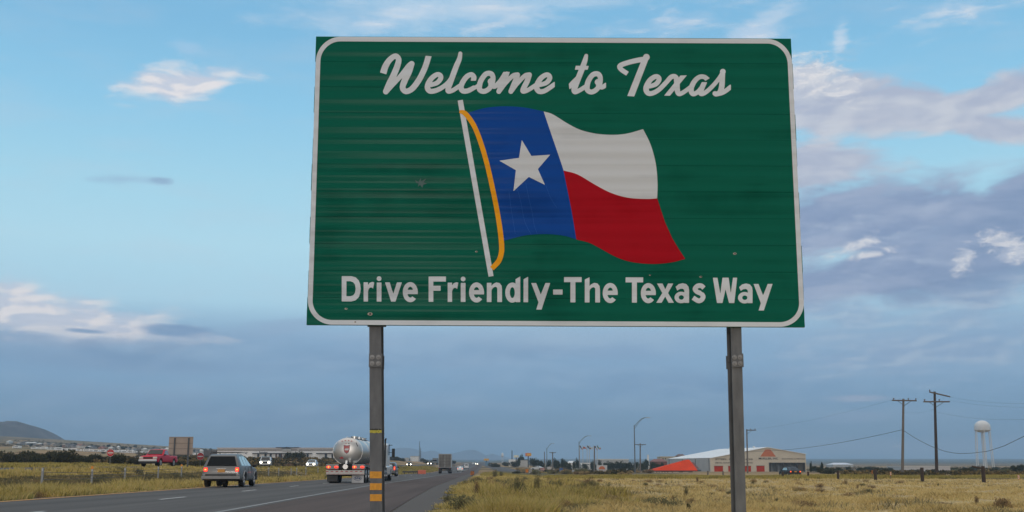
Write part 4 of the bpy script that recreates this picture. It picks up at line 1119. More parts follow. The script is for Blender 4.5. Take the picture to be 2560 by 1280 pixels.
# ------------------------------------------------------------------ tanker
tk = empty('tanker_truck', (0, 0, 0), 'polished steel tanker lorry with white cab and lit rear lamps', 'truck')
m_steel = mat('polished_steel', (.50, .49, .48), .38, .85, var=.05, scale=2)
m_frame = mat('trailer_frame', (.22, .22, .22), .45, .5, var=.15)
TW = 2.42
prof = []
R0 = .93
for k in range(9): a = k/8*pi/2; prof.append((R0*sin(a), -.30*cos(a)))
prof[0] = (.01, -.30)
prof += [(R0, .02), (R0+.0, 10.4)] 
for k in range(1, 9): a = k/8*pi/2; prof.append((max(.01, R0*cos(a)), 10.4+.3*sin(a)))
ZC = 1.98
tank = MB(); tank.lathe(prof, (0, .75, ZC), 'y', 56, 1.0, .90)
tank_o = tank.build('tank', m_steel, tk, smooth=True)
for yy in (.78, 4.0, 7.3, 11.1): 
    q = MB(); q.lathe([(R0+.001, 0), (R0+.022, .0), (R0+.022, .06), (R0+.001, .06)], (0, yy, ZC), 'y', 56, 1.0, .90); q.build('tank_band', m_steel, tank_o)
# running rail, catwalk and hatches along the top
q = MB(); q.box(-.28, .28, 3.2, 8.4, ZC+.845, ZC+.875); q.build('catwalk', m_frame, tk)
for yy in (3.8, 5.8, 7.8):
    q = MB(); q.lathe([(.24, 0), (.24, .12), (.26, .12), (.26, .16), (.05, .2)], (0, yy, ZC+.87), 'z', 18); q.build('hatch', m_chrome, tk)
q = MB()
for s in (-1, 1): q.path([(s*.42, 2.9, ZC+.80), (s*.42, 3.1, ZC+.97), (s*.42, 4.9, ZC+.97), (s*.42, 5.1, ZC+.80)], .022)
q.build('guard_rail', m_chrome, tk)
# shield emblem on the rear head
def head_y(x, z):    # surface of the domed end
    k = min(1, (x/R0)**2+((z-ZC)/(R0*.9))**2); return .75-.30*sqrt(max(0, 1-k))
def dome_patch(poly, m, name, proud, parent=tk):
    cx = sum(p[0] for p in poly)/len(poly); cz = sum(p[1] for p in poly)/len(poly)
    v = [(cx, head_y(cx, cz)-proud, cz)]; n = len(poly); f = []
    for ring in (.5, 1.):
        for x, z in poly: a, b = cx+(x-cx)*ring, cz+(z-cz)*ring; v.append((a, head_y(a, b)-proud, b))
    for i in range(n):
        j = (i+1) % n; f += [(0, 1+i, 1+j), (1+i, 1+n+i, 1+n+j, 1+j)]
    o = obj_np(name, v, [tuple(reversed(q)) for q in f], m, parent); return o
def shield(s, cx, cz): return [(cx-.20*s, cz+.26*s), (cx-.07*s, cz+.23*s), (cx+.07*s, cz+.23*s), (cx+.20*s, cz+.26*s), (cx+.19*s, cz-.02*s), (cx+.14*s, cz-.2*s), (cx, cz-.30*s), (cx-.14*s, cz-.2*s), (cx-.19*s, cz-.02*s)]
m_eb = mat('emblem_blue', (.05, .06, .13), .4); m_er = mat('emblem_red', (.42, .08, .08), .4); m_ew = mat('emblem_white', (.62, .62, .64), .4)
E = dome_patch(shield(1., -.02, 2.12), m_eb, 'shield_emblem', .006)
dome_patch(shield(.88, -.02, 2.12), m_er, 'emblem_field', .012, E)
dome_patch([(-.13, 2.16), (.09, 2.16), (.10, 2.04), (-.14, 2.04)], m_ew, 'emblem_band', .018, E)
for dx in (-.10, -.03, .04): dome_patch([(dx-.02, 2.145), (dx+.025, 2.145), (dx+.02, 2.125), (dx-.025, 2.12)], m_eb, 'emblem_mark', .024, E)
for dx, dz in ((-.34, 2.62), (-.14, 2.66), (.08, 2.66), (.26, 2.62)): dome_patch([(dx-.035, dz+.03), (dx+.035, dz+.03), (dx+.035, dz-.03), (dx-.035, dz-.03)], m_er, 'marker_light', .02)
dome_patch([(-.12, 2.48), (-.03, 2.48), (-.03, 2.45), (-.12, 2.45)], m_er, 'marker_light', .02); dome_patch([(.06, 2.49), (.14, 2.49), (.14, 2.45), (.06, 2.45)], m_black, 'marker_light', .02)
dome_patch([(.52, 2.52), (.56, 2.54), (.68, 2.30), (.65, 2.27)], m_black, 'stencil_mark', .008)
E2 = dome_patch([(-.52, 1.56), (-.42, 1.60), (-.34, 1.66), (-.24, 1.62), (-.20, 1.52), (-.32, 1.50), (-.44, 1.52)], m_er, 'placard', .01)
dome_patch([(-.5, 1.585), (-.46, 1.60), (-.43, 1.56), (-.49, 1.555)], m_eb, 'placard_corner', .016, E2)
# valves and pipe at the bottom rear
q = MB(); q.tube((.0, .45, 1.35), (.0, .25, 1.05), .10); q.tube((0, .3, 1.08), (0, .0, 1.02), .13, .14); q.lathe([(.16, 0), (.16, .05), (.02, .06)], (0, -.05, 1.02), 'y', 18); q.build('valve', m_chrome, tk)
q = MB(); q.box(.14, .30, .28, .42, 1.42, 1.56); q.box(.18, .26, .3, .42, 1.3, 1.42); q.build('valve_cap', mat('valve_white', (.5, .5, .48), .5), tk)
q = MB(); q.box(.44, .68, .28, .36, 1.27, 1.40); q.build('placard', mat('placard_pale', (.35, .37, .36), .6), tk)
q = MB(); q.box(.44, .64, .2, .28, 1.08, 1.16); q.build('label_plate', mat('valve_white', (.5, .5, .48), .5), tk)
# underframe
q = MB(); q.box(-.55, .55, .2, 11.5, .95, 1.16); q.box(-TW/2, TW/2, .25, .40, .92, 1.04); q.build('chassis', m_frame, tk)
q = MB(); q.box(-.42, .42, .05, .2, .84, 1.2); cb = q.build('cross_member', m_under, tk)
q = MB()
for xx in (-.22, .12): q.tube((xx, .03, 1.0), (xx, .048, 1.0), .09, n=16)
q.build('lightening_hole', m_black, cb)
for s in (-1, 1):
    a, b = (-TW/2, -.42) if s < 0 else (.42, TW/2)
    q = MB(); q.bbox(a, b, -.02, .3, .86, 1.17, .02); lp = q.build('lamp_panel', mat('lamp_panel_grey', (.24, .24, .235), .5, .2), tk)
    for xx in (a+.15, b-.15):
        q = MB(); q.lathe([(.105, 0), (.10, -.015), (.02, -.02)], (xx, -.022, 1.0), 'y', 20, 1.3, .75); o = q.build('taillight', m_red_lamp, lp)
    xx = (a+.15) if s < 0 else (a+.15)
    q = MB(); q.lathe([(.05, -.021), (.02, -.026)], (xx, -.022, 1.0), 'y', 14); q.build('bulb', m_hot_lamp, o)
    q = MB(); q.box(a, b, -.045, -.022, .84, .875); q.build('reflector_strip', mat('dull_red_strip', (.25, .05, .05), .5), lp)
q = MB(); q.bbox(-TW/2, TW/2, -.06, .10, .52, .80, .02); bp_ = q.build('bumper', mat('bumper_alloy', (.30, .295, .29), .4, .5, var=.1), tk)
for i in range(8):
    x0 = -TW/2 + i*TW/8
    q = MB(); q.box(x0+.01, x0+TW/8*.55, -.064, -.060, .70, .75); q.build('reflector_strip', mat('strip_red', (.36, .04, .04), .5) if True else None, bp_)
q = MB(); q.box(-TW/2, TW/2, -.064, -.060, .545, .585); q.build('reflector_strip', mat('strip_pale', (.42, .28, .27), .5, scale=3, var=.4), bp_)
q = MB(); q.bbox(-TW/2+.02, -.52, .30, .33, .10, .68, .01); q.build('mud_flap', mat('dark_flap', (.055, .055, .055), .7), tk)
q = MB(); q.bbox(.38, TW/2-.08, .26, .29, .02, .64, .01); fl_ = q.build('mud_flap', mat('white_flap', (.56, .56, .57), .6, var=.08), tk)
cx, cz = .75, .30
q = MB(); n = 28
def ring_(rx, rz, y): return [(cx+rx*cos(2*pi*i/n), y, cz+rz*sin(2*pi*i/n)) for i in range(n)]
o1, o2 = ring_(.24, .135, .2555), ring_(.21, .112, .2555)
q.add(o1+o2, [(i, n+i, n+(i+1) % n, (i+1) % n) for i in range(n)])
q.build('oval_logo', mat('logo_navy', (.04, .08, .20), .5), fl_)
q = MB(); y_ = .2545
q.add([(cx-.17, y_, cz+.05), (cx-.10, y_, cz+.08), (cx-.05, y_, cz-.02), (cx-.12, y_, cz-.07)], [(0, 3, 2, 1)])
q.add([(cx-.05, y_, cz+.07), (cx+.02, y_, cz+.08), (cx+.05, y_, cz), (cx-.0, y_, cz-.06)], [(0, 3, 2, 1)])
q.add([(cx+.06, y_, cz+.07), (cx+.17, y_, cz+.03), (cx+.15, y_, cz-.06), (cx+.07, y_, cz-.03)], [(0, 3, 2, 1)])
q.build('logo_mark', mat('logo_navy', (.04, .08, .20), .5), fl_)
q = MB(); q.tube((-1.0, 1.3, .5), (1.0, 1.3, .5), .07); q.tube((-1.0, 2.55, .5), (1.0, 2.55, .5), .07); q.box(-.3, .3, 1.2, 2.7, .45, .95); q.build('axle', m_under, tk)
for s in (-1, 1):
    for yy in (.95, 2.2): wheel(tk, s*(TW/2-.32), yy, .50, .58, s)
    q = MB(); q.bbox(min(s*.62, s*1.2), max(s*.62, s*1.2), .42, 2.8, 1.03, 1.07, .01); q.build('mudguard', m_frame, tk)
# side markings: a low stripe of orange marker text and hose tray
q = MB(); q.box(1.0, 1.12, 3.6, 9.5, 1.1, 1.28); q.build('hose_tray', m_frame, tk)
q = MB(); q.box(1.12, 1.125, 1.2, 9.0, 1.17, 1.22); q.build('side_strip', mat('dull_orange', (.45, .13, .07), .6, scale=3, var=.4), tk)
# tractor
m_cabw = mat('cab_white', (.60, .60, .60), .3, 0, var=.04, coat=.5)
cab = MB(); cab.bbox(-1.14, 1.14, 12.6, 14.8, 1.0, 2.78, .18)
cab.bbox(-.85, .85, 14.7, 16.3, .8, 1.75, .2)
cab_o = cab.build('cab', m_cabw, tk)
for s in (-1, 1):
    q = MB(); q.bbox(min(s*.8, s*1.2), max(s*.8, s*1.2), 15.0, 16.2, .75, 1.2, .1); q.bbox(min(s*.9, s*1.2), max(s*.9, s*1.2), 12.4, 14.6, .45, 1.1, .08); q.build('fender', m_cabw, tk)
    q = MB(); q.tube((s*1.05, 12.3, 1.0), (s*1.05, 12.3, 2.95), .06); q.tube((s*1.05, 12.3, 2.95), (s*1.1, 12.2, 3.08), .065); q.build('exhaust_stack', m_chrome if s < 0 else m_black, tk) if s > 0 else None
    q = MB(); q.bbox(min(s*1.30, s*1.52), max(s*1.30, s*1.52), 14.5, 14.62, 1.75, 2.4, .03); q.tube((s*1.12, 14.5, 2.1), (s*1.34, 14.5, 2.1), .02); q.tube((s*1.12, 14.5, 2.65), (s*1.34, 14.5, 2.65), .02); q.build('wing_mirror', m_black, tk)
    q = MB(); q.bbox(min(s*1.141, s*1.15), max(s*1.141, s*1.15), 13.6, 14.5, 1.9, 2.7, .003); q.build('side_window', m_glass, cab_o)
    for yy in (11.3, 12.5): wheel(tk, s*(TW/2-.32), yy, .50, .58, s)
    wheel(tk, s*(TW/2-.22), 15.6, .50, .3, s)
q = MB(); q.bbox(-.8, .8, 12.585, 12.6, 2.0, 2.7, .003); q.build('rear_window', m_glass, cab_o)
q = MB(); q.box(-.45, .45, 10.5, 15.5, .8, .95); q.build('tractor_frame', m_under, tk)
tk.location = (-10.45, 71.5, .035); tk.rotation_euler = (0, 0, radians(-.25))

# ------------------------------------------------------------------ buildings
def q4(name, pts, m, parent, off): return obj_np(name, np.array(pts)-np.array(off), [tuple(range(len(pts)))], m, parent)
# big metal building with orange emblem
BY = 430.
O = (PX(1895, BY), BY, -.2)
bld = empty('metal_building', O, 'long beige metal warehouse with an orange pyramid emblem on its gable', 'building')
m_beige = mat('beige_cladding', (.56, .50, .40), .6, .1, var=.06, scale=.3)
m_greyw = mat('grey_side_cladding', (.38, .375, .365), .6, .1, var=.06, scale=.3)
m_wroof = mat('white_metal_roof', (.74, .74, .73), .5, 0, var=.05, scale=.2)
m_door_red = mat('orange_red_door', (.42, .032, .005), .8, spec=.05, var=.15, scale=.6)
gL, gP, gR = P(1775, 1145, BY), P(1917, 1118, BY), P(2014, 1135, BY)
zB = -.3
oL, oR, oT = P(1924, 1156.5, BY), P(2010.5, 1156.5, BY), P(1924, 1156.5, BY)[2]
back = (-10.4, 42.)
def bk_(p): return (p[0]+back[0], p[1]+back[1], p[2])
w = MB()
fr_ = [(gL[0], BY, zB), (oL[0], BY, zB), (oL[0], BY, oT), (oR[0], BY, oT), (oR[0], BY, zB), (gR[0], BY, zB), gR, gP, gL]
w.add(fr_, [(0, 1, 2, 8), (2, 7, 8), (2, 3, 7), (3, 4, 5, 6), (3, 6, 7)])
bk1 = [bk_((gL[0], BY, zB)), bk_((gR[0], BY, zB)), bk_(gR), bk_(gP), bk_(gL)]
w.add(bk1, [(4, 3, 2, 1, 0)])
w.add([(gR[0], BY, zB), gR, bk_(gR), bk_((gR[0], BY, zB))], [(0, 3, 2, 1)])
# recessed porch behind the opening
w.add([(oL[0], BY, zB), (oL[0], BY, oT), (oL[0]-1.5, BY+7, oT), (oL[0]-1.5, BY+7, zB)], [(0, 3, 2, 1)])
w.build('wall', m_beige, bld, off=O)
MB().add([(gL[0], BY, zB), gL, bk_(gL), bk_((gL[0], BY, zB))], [(0, 1, 2, 3)]).build('side_wall', m_greyw, bld, off=O)
def lift(p, dz): return (p[0], p[1], p[2]+dz)
fy = lambda p: (p[0]+.12, p[1]-.5, p[2])
MB().add([lift(fy(gL), .06), lift(fy(gP), .06), lift(bk_(gP), .06), lift(bk_(gL), .06), lift(fy(gR), .06), lift(bk_(gR), .06),
          lift(fy(gL), -.12), lift(fy(gP), -.12), lift(fy(gR), -.12)], [(0, 1, 2, 3), (1, 4, 5, 2), (0, 6, 7, 1), (1, 7, 8, 4)]).build('roof', m_wroof, bld, off=O)
pw = MB(); pw.add([(oL[0]-1.5, BY+7, zB), (oR[0]-1.5, BY+7, zB), (oR[0]-1.5, BY+7, oT), (oL[0]-1.5, BY+7, oT)], [(0, 1, 2, 3)])
pw.build('porch_glazing', mat('porch_grey', (.30, .315, .33), .25, .0, var=.35, scale=.25), bld, off=O)
for px in (1925, 1941.5, 1958.5, 1976, 1993.5, 2011): 
    x = PX(px, BY); MB().box(x-.33, x+.33, BY-.3, BY+.35, zB, oT+.0).build('column', mat('dark_column', (.025, .022, .02), .7), bld, off=O)
for (x0, x1, y0, y1) in ((1785.5, 1808, 1165.5, 1190), (1820.5, 1845, 1165.5, 1190), (1856, 1878, 1165.5, 1190), (1891, 1912, 1165, 1190)):
    a, b = P(x0, y0, BY), P(x1, y1, BY); d = MB().box(a[0], b[0], BY-.12, BY-.01, zB, a[2]).build('roller_door', m_door_red, bld, off=O)
    MB().box(a[0]-.12, b[0]+.12, BY-.14, BY-.005, a[2]+.002, a[2]+.14).build('door_frame', mat('dark_column', (.025, .022, .02), .7), d, off=O)
def pyramid(parent, px0, px1, pxa, pxb, yt_, yb_, Y, off, sc=1.):
    q = MB(); a, b, c, d = P(px0, yb_, Y), P(px1, yb_, Y), P(pxb, yt_, Y), P(pxa, yt_, Y)
    q.add([a, b, c, d], [(0, 1, 2, 3)]); return q.build('pyramid_emblem', mat('emblem_orange', (.52, .15, .06), .6, var=.12, scale=1.5), parent, off=off)
em = pyramid(bld, 1900.5, 1940, 1913.5, 1926, 1123.5, 1141.5, BY-.06, O)
q = MB(); 
for k in range(3):
    a = P(1920, 1130+3.2*k, BY-.09); hwid = (2.9+k*2.2)*BY/F; q.add([(a[0]-.06, BY-.09, a[2]), (a[0]+.06, BY-.09, a[2]), (a[0]+hwid*.7, BY-.09, a[2]-.40), (a[0]+hwid*.7-.14, BY-.09, a[2]-.40)], [(0, 3, 2, 1)])
q.build('emblem_line', mat('emblem_orange_dark', (.42, .10, .035), .6), em, off=O)
def text(body, x, y, z, size, m, parent, off, width=None, name='lettering', rz=0, bold=0.):
    cu = bpy.data.curves.new('t', 'FONT'); cu.body = body; cu.size = size; cu.align_x = 'CENTER'; cu.align_y = 'CENTER'; cu.extrude = .004*size; cu.offset = bold
    o = bpy.data.objects.new('t', cu); COL.objects.link(o)
    bpy.context.view_layer.update()
    dg = bpy.context.evaluated_depsgraph_get(); me = bpy.data.meshes.new_from_object(o.evaluated_get(dg))
    bpy.data.objects.remove(o); 
    w0 = max(v.co.x for v in me.vertices)-min(v.co.x for v in me.vertices); s = (width/w0) if width else 1.
    for v in me.vertices: v.co = (v.co.x*s, -v.co.z, v.co.y)
    me.materials.clear(); me.materials.append(m)
    q = bpy.data.objects.new(name, me); COL.objects.link(q); q.parent = parent; q.location = (x-off[0], y-off[1], z-off[2]); q.rotation_euler = (0, 0, rz)
    return q
m_txt = mat('sign_black', (.03, .03, .03), .6); m_txt2 = mat('faded_brown_letters', (.17, .14, .10), .7)
a = P(1921, 1146.6, BY-.1); text('MUELLER, INC', *a, .95, m_txt, bld, O, width=48*BY/F, bold=.02)
a = P(1984, 1147.3, BY-.1); text('ROOFING & METALS', *a, .7, m_txt2, bld, O, width=58*BY/F, bold=.02)
a = P(1835, 1148.3, BY-.1); text('STEEL BUILDINGS', *a, .8, m_txt2, bld, O, width=92*BY/F, bold=.03)
a = P(1835, 1157.2, BY-.1); text('METAL ROOFING & COMPONENTS', *a, .6, m_txt2, bld, O, width=92*BY/F, bold=.03)
# emblem on the side wall
def side_pt(t, z): return (gL[0]+back[0]*t-.12, BY+back[1]*t, z)
q = MB(); q.add([side_pt(.24, PZ(1171, 440)), side_pt(.55, PZ(1171, 440)), side_pt(.43, PZ(1155, 440)), side_pt(.36, PZ(1155, 440))], [(0, 3, 2, 1)][:1]); q.f = [(0, 3, 2, 1)]
q.build('pyramid_emblem', mat('emblem_pink', (.38, .14, .12), .6, var=.1), bld, off=O)
q = MB(); q.add([side_pt(.2, PZ(1174, 440)), side_pt(.58, PZ(1174, 440)), side_pt(.58, PZ(1178, 440)), side_pt(.2, PZ(1178, 440))], [(0, 1, 2, 3)]); q.build('name_band', mat('band_grey', (.09, .09, .09), .6, scale=4, var=.5), bld, off=O)
for t_ in (.02, .32, .62, .95): MB().box(gL[0]+back[0]*t_-.2, gL[0]+back[0]*t_-.01, BY+back[1]*t_, BY+back[1]*t_+.15, zB, gL[2]-.1).build('downpipe', mat('downpipe_dark', (.08, .08, .08), .6), bld, off=O)
for t_ in (.25, .5, .75):
    x, y, z = gP[0]+back[0]*t_, BY+back[1]*t_, gP[2]; MB().lathe([(.45, 0), (.45, .35), (.6, .4), (.05, .6)], (x, y, z), 'z', 12).build('roof_vent', m_wroof, bld, off=O)

# red hipped kiosk
KY = 330.
kx0, kx1 = PX(1634, KY), PX(1741, KY); kz = PZ(1176.5, KY); KO = ((kx0+kx1)/2, KY, -.1)
kio = empty('kiosk', KO, 'low white pavilion under a bright red hipped roof', 'building')
ap = P(1720, 1149, KY+6); e0 = PZ(1176, KY)
MB().add([(kx0-.5, KY-.5, e0), (kx1+.3, KY-.5, e0), (kx1+.3, KY+13, e0), (kx0-.5, KY+13, e0), (ap[0]-.6, KY+6, ap[2]), (ap[0]+.4, KY+6, ap[2])], [(0, 1, 5, 4), (1, 2, 5), (2, 3, 4, 5), (3, 0, 4), (3, 2, 1, 0)]).build('roof', mat('red_roof', (.60, .050, .010), .8, spec=.05, var=.1, scale=.4), kio, off=KO)
MB().box(kx0-.5, kx1+.3, KY-.56, KY-.52, e0-.22, e0).build('fascia', mat('dark_red_fascia', (.22, .03, .02), .6), kio, off=KO)
MB().box(kx0+.2, kx1-1., KY+.6, KY+12, -.5, e0-.02).build('wall', mat('kiosk_white', (.70, .70, .68), .6), kio, off=KO)
for px, wd in ((1641, 3), (1647, 3), (1654, 3.5), (1661, 3), (1668, 3), (1680, 3), (1698, 10), (1722, 10)):
    x = PX(px, KY); MB().box(x, x+wd*KY/F, KY+.55, KY+.59, -.1, e0-.4).build('window', mat('dark_opening', (.02, .022, .025), .3), kio, off=KO)

def simple_building(name, label, px0, px1, ytop, Y, m, depth=12, roof=None, roofh=0, group=None, zbase=None, wins=(), cat='building', fl=None):
    x0, x1 = PX(px0, Y), PX(px1, Y); z1 = PZ(ytop, Y); g = float(gz((x0+x1)/2, Y))-.5 if zbase is None else zbase
    z1 = max(z1, g+2.2)
    Ob = ((x0+x1)/2, Y, g); r = empty(name, Ob, label, cat, group)
    MB().box(x0, x1, Y, Y+depth, g, z1).build('wall', m, r, off=Ob)
    if roof:
        if roofh: 
            MB().add([(x0-.3, Y-.3, z1+.003), (x1+.3, Y-.3, z1+.003), (x1+.3, Y+depth+.3, z1+.003), (x0-.3, Y+depth+.3, z1+.003), (x0+(x1-x0)*.2, Y+depth/2, z1+roofh), (x1-(x1-x0)*.2, Y+depth/2, z1+roofh)], [(0, 1, 5, 4), (1, 2, 5), (2, 3, 4, 5), (3, 0, 4)]).build('roof', roof, r, off=Ob)
        else: MB().box(x0-.15, x1+.15, Y-.15, Y+depth+.15, z1+.002, z1+.35).build('roof', roof, r, off=Ob)
    for (a, b, c, d) in wins:
        MB().box(PX(a, Y), PX(b, Y), Y-.06, Y-.005, PZ(d, Y), PZ(c, Y)).build('window', mat('dark_opening', (.02, .022, .025), .3), r, off=Ob)
    return r, Ob
m_cream = mat('cream_stucco', (.42, .36, .27), .8, var=.08); m_brownroof = mat('brown_roof', (.13, .07, .055), .8, var=.15); m_brickred = mat('brick_red', (.20, .08, .06), .8, var=.15)
m_offw = mat('off_white_wall', (.42, .42, .41), .7, var=.1, scale=.3); m_wht = mat('bright_white_panel', (.70, .70, .69), .6, var=.1, scale=.4)
simple_building('motel_block', 'cream building with small dark windows behind the red pavilion roof', 1652, 1690, 1143, 520, m_cream, roof=mat('cream_cap', (.5, .42, .30), .7), wins=((1657, 1659.5, 1145.5, 1149.5), (1663, 1665.5, 1145.5, 1149.5)))
simple_building('motel_wing', 'square tan annexe in front of the cream building', 1669, 1688, 1148, 505, m_cream)
simple_building('brown_house', 'brown hip-roofed house peeping over the white metal roof', 1697, 1716, 1140.5, 560, m_brickred, roof=m_brownroof, roofh=1.1)
simple_building('brick_house', 'red brick roofed low house left of the cream building', 1633, 1668, 1154, 490, m_brickred, roof=m_brickred, roofh=1.2)
simple_building('flat_store', 'long flat white store with a bright roof edge behind the flagpoles', 1496, 1572, 1149, 620, m_offw, depth=25, roof=m_wht)
r_, Ob = simple_building('tall_chimney_block', 'slim white tower block behind a dark tree', 1619, 1623, 1137, 640, m_wht, depth=2)
simple_building('car_dealership', 'low white building at the foot of the flagpoles', 1453, 1481, 1157, 560, m_wht, depth=10, wins=((1456, 1478, 1160.5, 1162),))
simple_building('gable_hall', 'white low hall left of the flagpole building', 1420, 1441, 1157, 600, m_wht, depth=12, roof=m_wht, roofh=1.)
simple_building('long_shed', 'low white shed beyond the two power poles', 2258, 2376, 1169.5, 420, mat('shed_white', (.50, .49, .50), .6, var=.08), depth=18, roof=mat('shed_roof', (.52, .51, .51), .5), zbase=-.5)
simple_building('far_shed', 'pale far shed between the beige warehouse and the poles', 2083, 2134, 1161.5, 900, m_offw, depth=20, roof=mat('pale_roof', (.62, .64, .68), .5), roofh=1.5)
simple_building('white_store', 'white store under the striped pole on the horizon', 1272, 1293, 1148.5, 640, m_wht, depth=12)
simple_building('gas_canopy', 'grey flat canopy building beside the yellow pole sign', 1298, 1320, 1150.5, 620, m_offw, depth=10, roof=mat('dark_cap', (.05, .05, .05), .7))
simple_building('distant_hall', 'small white hall left of the tall mast', 1025, 1047, 1141.5, 700, m_wht, depth=8, roof=m_offw)
simple_building('distant_silo_block', 'small pale block left of the white hall', 1011, 1021, 1144, 690, m_offw, depth=6)
simple_building('distant_shop', 'wide low shop under the blue board at the road end', 1213, 1224, 1155, 720, mat('blue_shop', (.12, .22, .32), .6), depth=8)

# the long white outlet building on the left
LY = 500.
lx0, lx1 = PX(541, LY), PX(915, LY); lzt = PZ(1121, LY); LO = ((lx0+lx1)/2, LY, 3.6)
lb = empty('outlet_building', LO, 'very long low white commercial building with a dark red eaves stripe', 'building')
m_lw = mat('outlet_white', (.84, .83, .82), .7, var=.06, scale=.3)
MB().box(lx0, lx1, LY, LY+30, 2.5, lzt).build('wall', m_lw, lb, off=LO)
MB().box(lx0-.2, lx1+.2, LY-.5, LY+30, lzt+.003, lzt+.32).build('parapet', mat('pink_parapet', (.56, .49, .47), .7), lb, off=LO)
MB().box(lx0-.1, lx1+.1, LY-.35, LY-.005, PZ(1125.8, LY), PZ(1123.9, LY)).build('eaves_stripe', mat('maroon_stripe', (.07, .03, .025), .7, var=.15), lb, off=LO)
m_dcan = mat('dark_canopy', (.035, .036, .042), .7)
for a, b in ((630, 779), (790, 840), (850, 905)): MB().box(PX(a, LY), PX(b, LY), LY-1.4, LY-.006, PZ(1134.2, LY), PZ(1132.6, LY)).build('canopy', m_dcan, lb, off=LO)
for px, wd in ((642, 5), (660, 5), (673, 5), (687.5, 3.5), (695.5, 5.5), (701.5, 3), (712, 8.5), (725, 3), (735, 5.5), (744, 5), (751, 3.5), (765, 5.5), (811, 5.5), (828, 4), (858, 5)):
    mm = mat('maroon_pier', (.12, .05, .045), .7) if px in (687.5, 701.5, 744) else m_dcan
    MB().box(PX(px, LY), PX(px+wd, LY), LY-.25, LY-.007, 3.0, PZ(1134.6, LY)-.003).build('shopfront', mm, lb, off=LO)
for px in (559, 576, 594, 612): MB().box(PX(px, LY), PX(px+5.5, LY), LY-.08, LY-.008, PZ(1133, LY), PZ(1131.2, LY)).build('window', m_dcan, lb, off=LO)
gm = MB(); a, b, c = P(702, 1121, LY-1), P(728, 1121, LY-1), P(715.5, 1117, LY-1)
gm.add([a, b, c, (a[0], LY+8, a[2]), (b[0], LY+8, b[2]), (c[0], LY+8, c[2])], [(0, 1, 2), (0, 2, 5, 3), (1, 4, 5, 2), (5, 4, 3)]); gm.build('gable_roof', m_dcan, lb, off=LO)
MB().box(PX(688, LY), PX(745, LY), LY-.8, LY+6, PZ(1121.4, LY)+.33, PZ(1120, LY)+.34).build('raised_roof', m_dcan, lb, off=LO)
MB().box(PX(705, LY), PX(727, LY), LY-.9, LY-.36, PZ(1127.5, LY), PZ(1122, LY)).build('sign_board', mat('board_pale', (.40, .41, .40), .6, var=.15, scale=1.2), lb, off=LO)
q = MB(); x = PX(649, LY)
for k in range(7): 
    hh = (.75, .45, .5, .4, .5, .42, .35)[k]; q.tube((x+k*.55, LY-1.45, PZ(1132.4, LY)+.02), (x+k*.55, LY-1.45, PZ(1132.4, LY)+hh+.02), .13, n=6)
    if k < 6: q.tube((x+k*.55, LY-1.45, PZ(1132.4, LY)+.12), (x+k*.55+.55, LY-1.45, PZ(1132.4, LY)+.3), .07, n=6)
q.build('shop_lettering', m_dcan, lb, off=LO)
q = MB().box(PX(744.2, LY), PX(745.8, LY), LY-1.1, LY-.9, 4, PZ(1121.5, LY)).build('white_pier', m_wht, lb, off=LO)
simple_building('stucco_annexe', 'low dark annexe at the left end of the long white building', 508, 541, 1125.5, 505, mat('annexe_dark', (.10, .085, .08), .8, var=.2), depth=12)

# houses on the hillside, then the band of parked white trailers
hm = [mat('house_tan', (.42, .33, .25), .8), mat('house_pink', (.45, .27, .21), .8), mat('house_white', (.58, .57, .54), .8), mat('house_grey', (.28, .28, .29), .8)]
hr = [mat('roof_dark', (.09, .08, .08), .8), mat('roof_white', (.55, .55, .53), .8), mat('roof_terracotta', (.25, .10, .07), .8), mat('roof_tan', (.30, .24, .19), .8)]
hs = [(20, 2, 1), (48, 2, 3), (57, 3, 0), (66, 2, 1), (72, 3, 1), (84, 3, 1), (94, 0, 1), (112, 0, 3), (119, 0, 0), (130, 0, 3), (155, 1, 3), (168, 3, 0), (178, 3, 0), (194, 2, 2), (200, 2, 0), (211, 2, 3), (218, 3, 1), (230, 3, 0), (250, 1, 2), (257, 1, 2), (274, 2, 1), (286, 3, 0), (296, 2, 1), (318, 2, 0), (332, 2, 3), (345, 3, 0), (358, 2, 1), (371, 2, 0), (388, 2, 0), (402, 3, 3), (415, 2, 1), (492, 3, 0), (500, 2, 1)]
def hill_y(px): return np.interp(px, [0, 60, 150, 250, 420, 520], [1106, 1110, 1116, 1121, 1128, 1131])
def ground_hit(px, py, y0=150, y1=1600):
    """distance at which the sight line of a pixel meets the ground"""
    Ys = np.linspace(y0, y1, 600); u = (px-1280)/F; v = (640-py)/F; dy = cp-v*sp_; dz = sp_+v*cp
    X = u*Ys/dy; Zz = CAMZ+dz*Ys/dy; g = gz(X, Ys); k = np.nonzero(g >= Zz)[0]
    return float(Ys[k[0]]) if len(k) else y1
for i, (px, a, b) in enumerate(hs):
    py = hill_y(px)+2.5; Y = ground_hit(px, py, 300, 1500); Y = min(Y, 1450)
    x0 = PX(px-4.5, Y, py); w_ = 9*Y/F+R.uniform(-1, 2); g = float(gz(x0+w_/2, Y))-.3
    h = empty('hillside_house', (x0, Y, g), 'small low house on the left hillside above the white trailers', 'house', 'houses on the hillside at the left')
    MB().box(0, w_, 0, 9, 0, 3.4).build('wall', hm[a], h)
    MB().add([(-.4, -.4, 3.4), (w_+.4, -.4, 3.4), (w_+.4, 9.4, 3.4), (-.4, 9.4, 3.4), (w_*.2, 4.5, 4.9), (w_*.8, 4.5, 4.9)], [(0, 1, 5, 4), (1, 2, 5), (2, 3, 4, 5), (3, 0, 4)]).build('roof', hr[b], h)
    q = MB().box(w_*.2, w_*.35, -.06, -.004, 1., 2.2).build('window', m_dcan, h)
    h.rotation_euler = (0, 0, R.uniform(-.3, .3)); h.scale = (.75, .75, R.uniform(.5, .75))
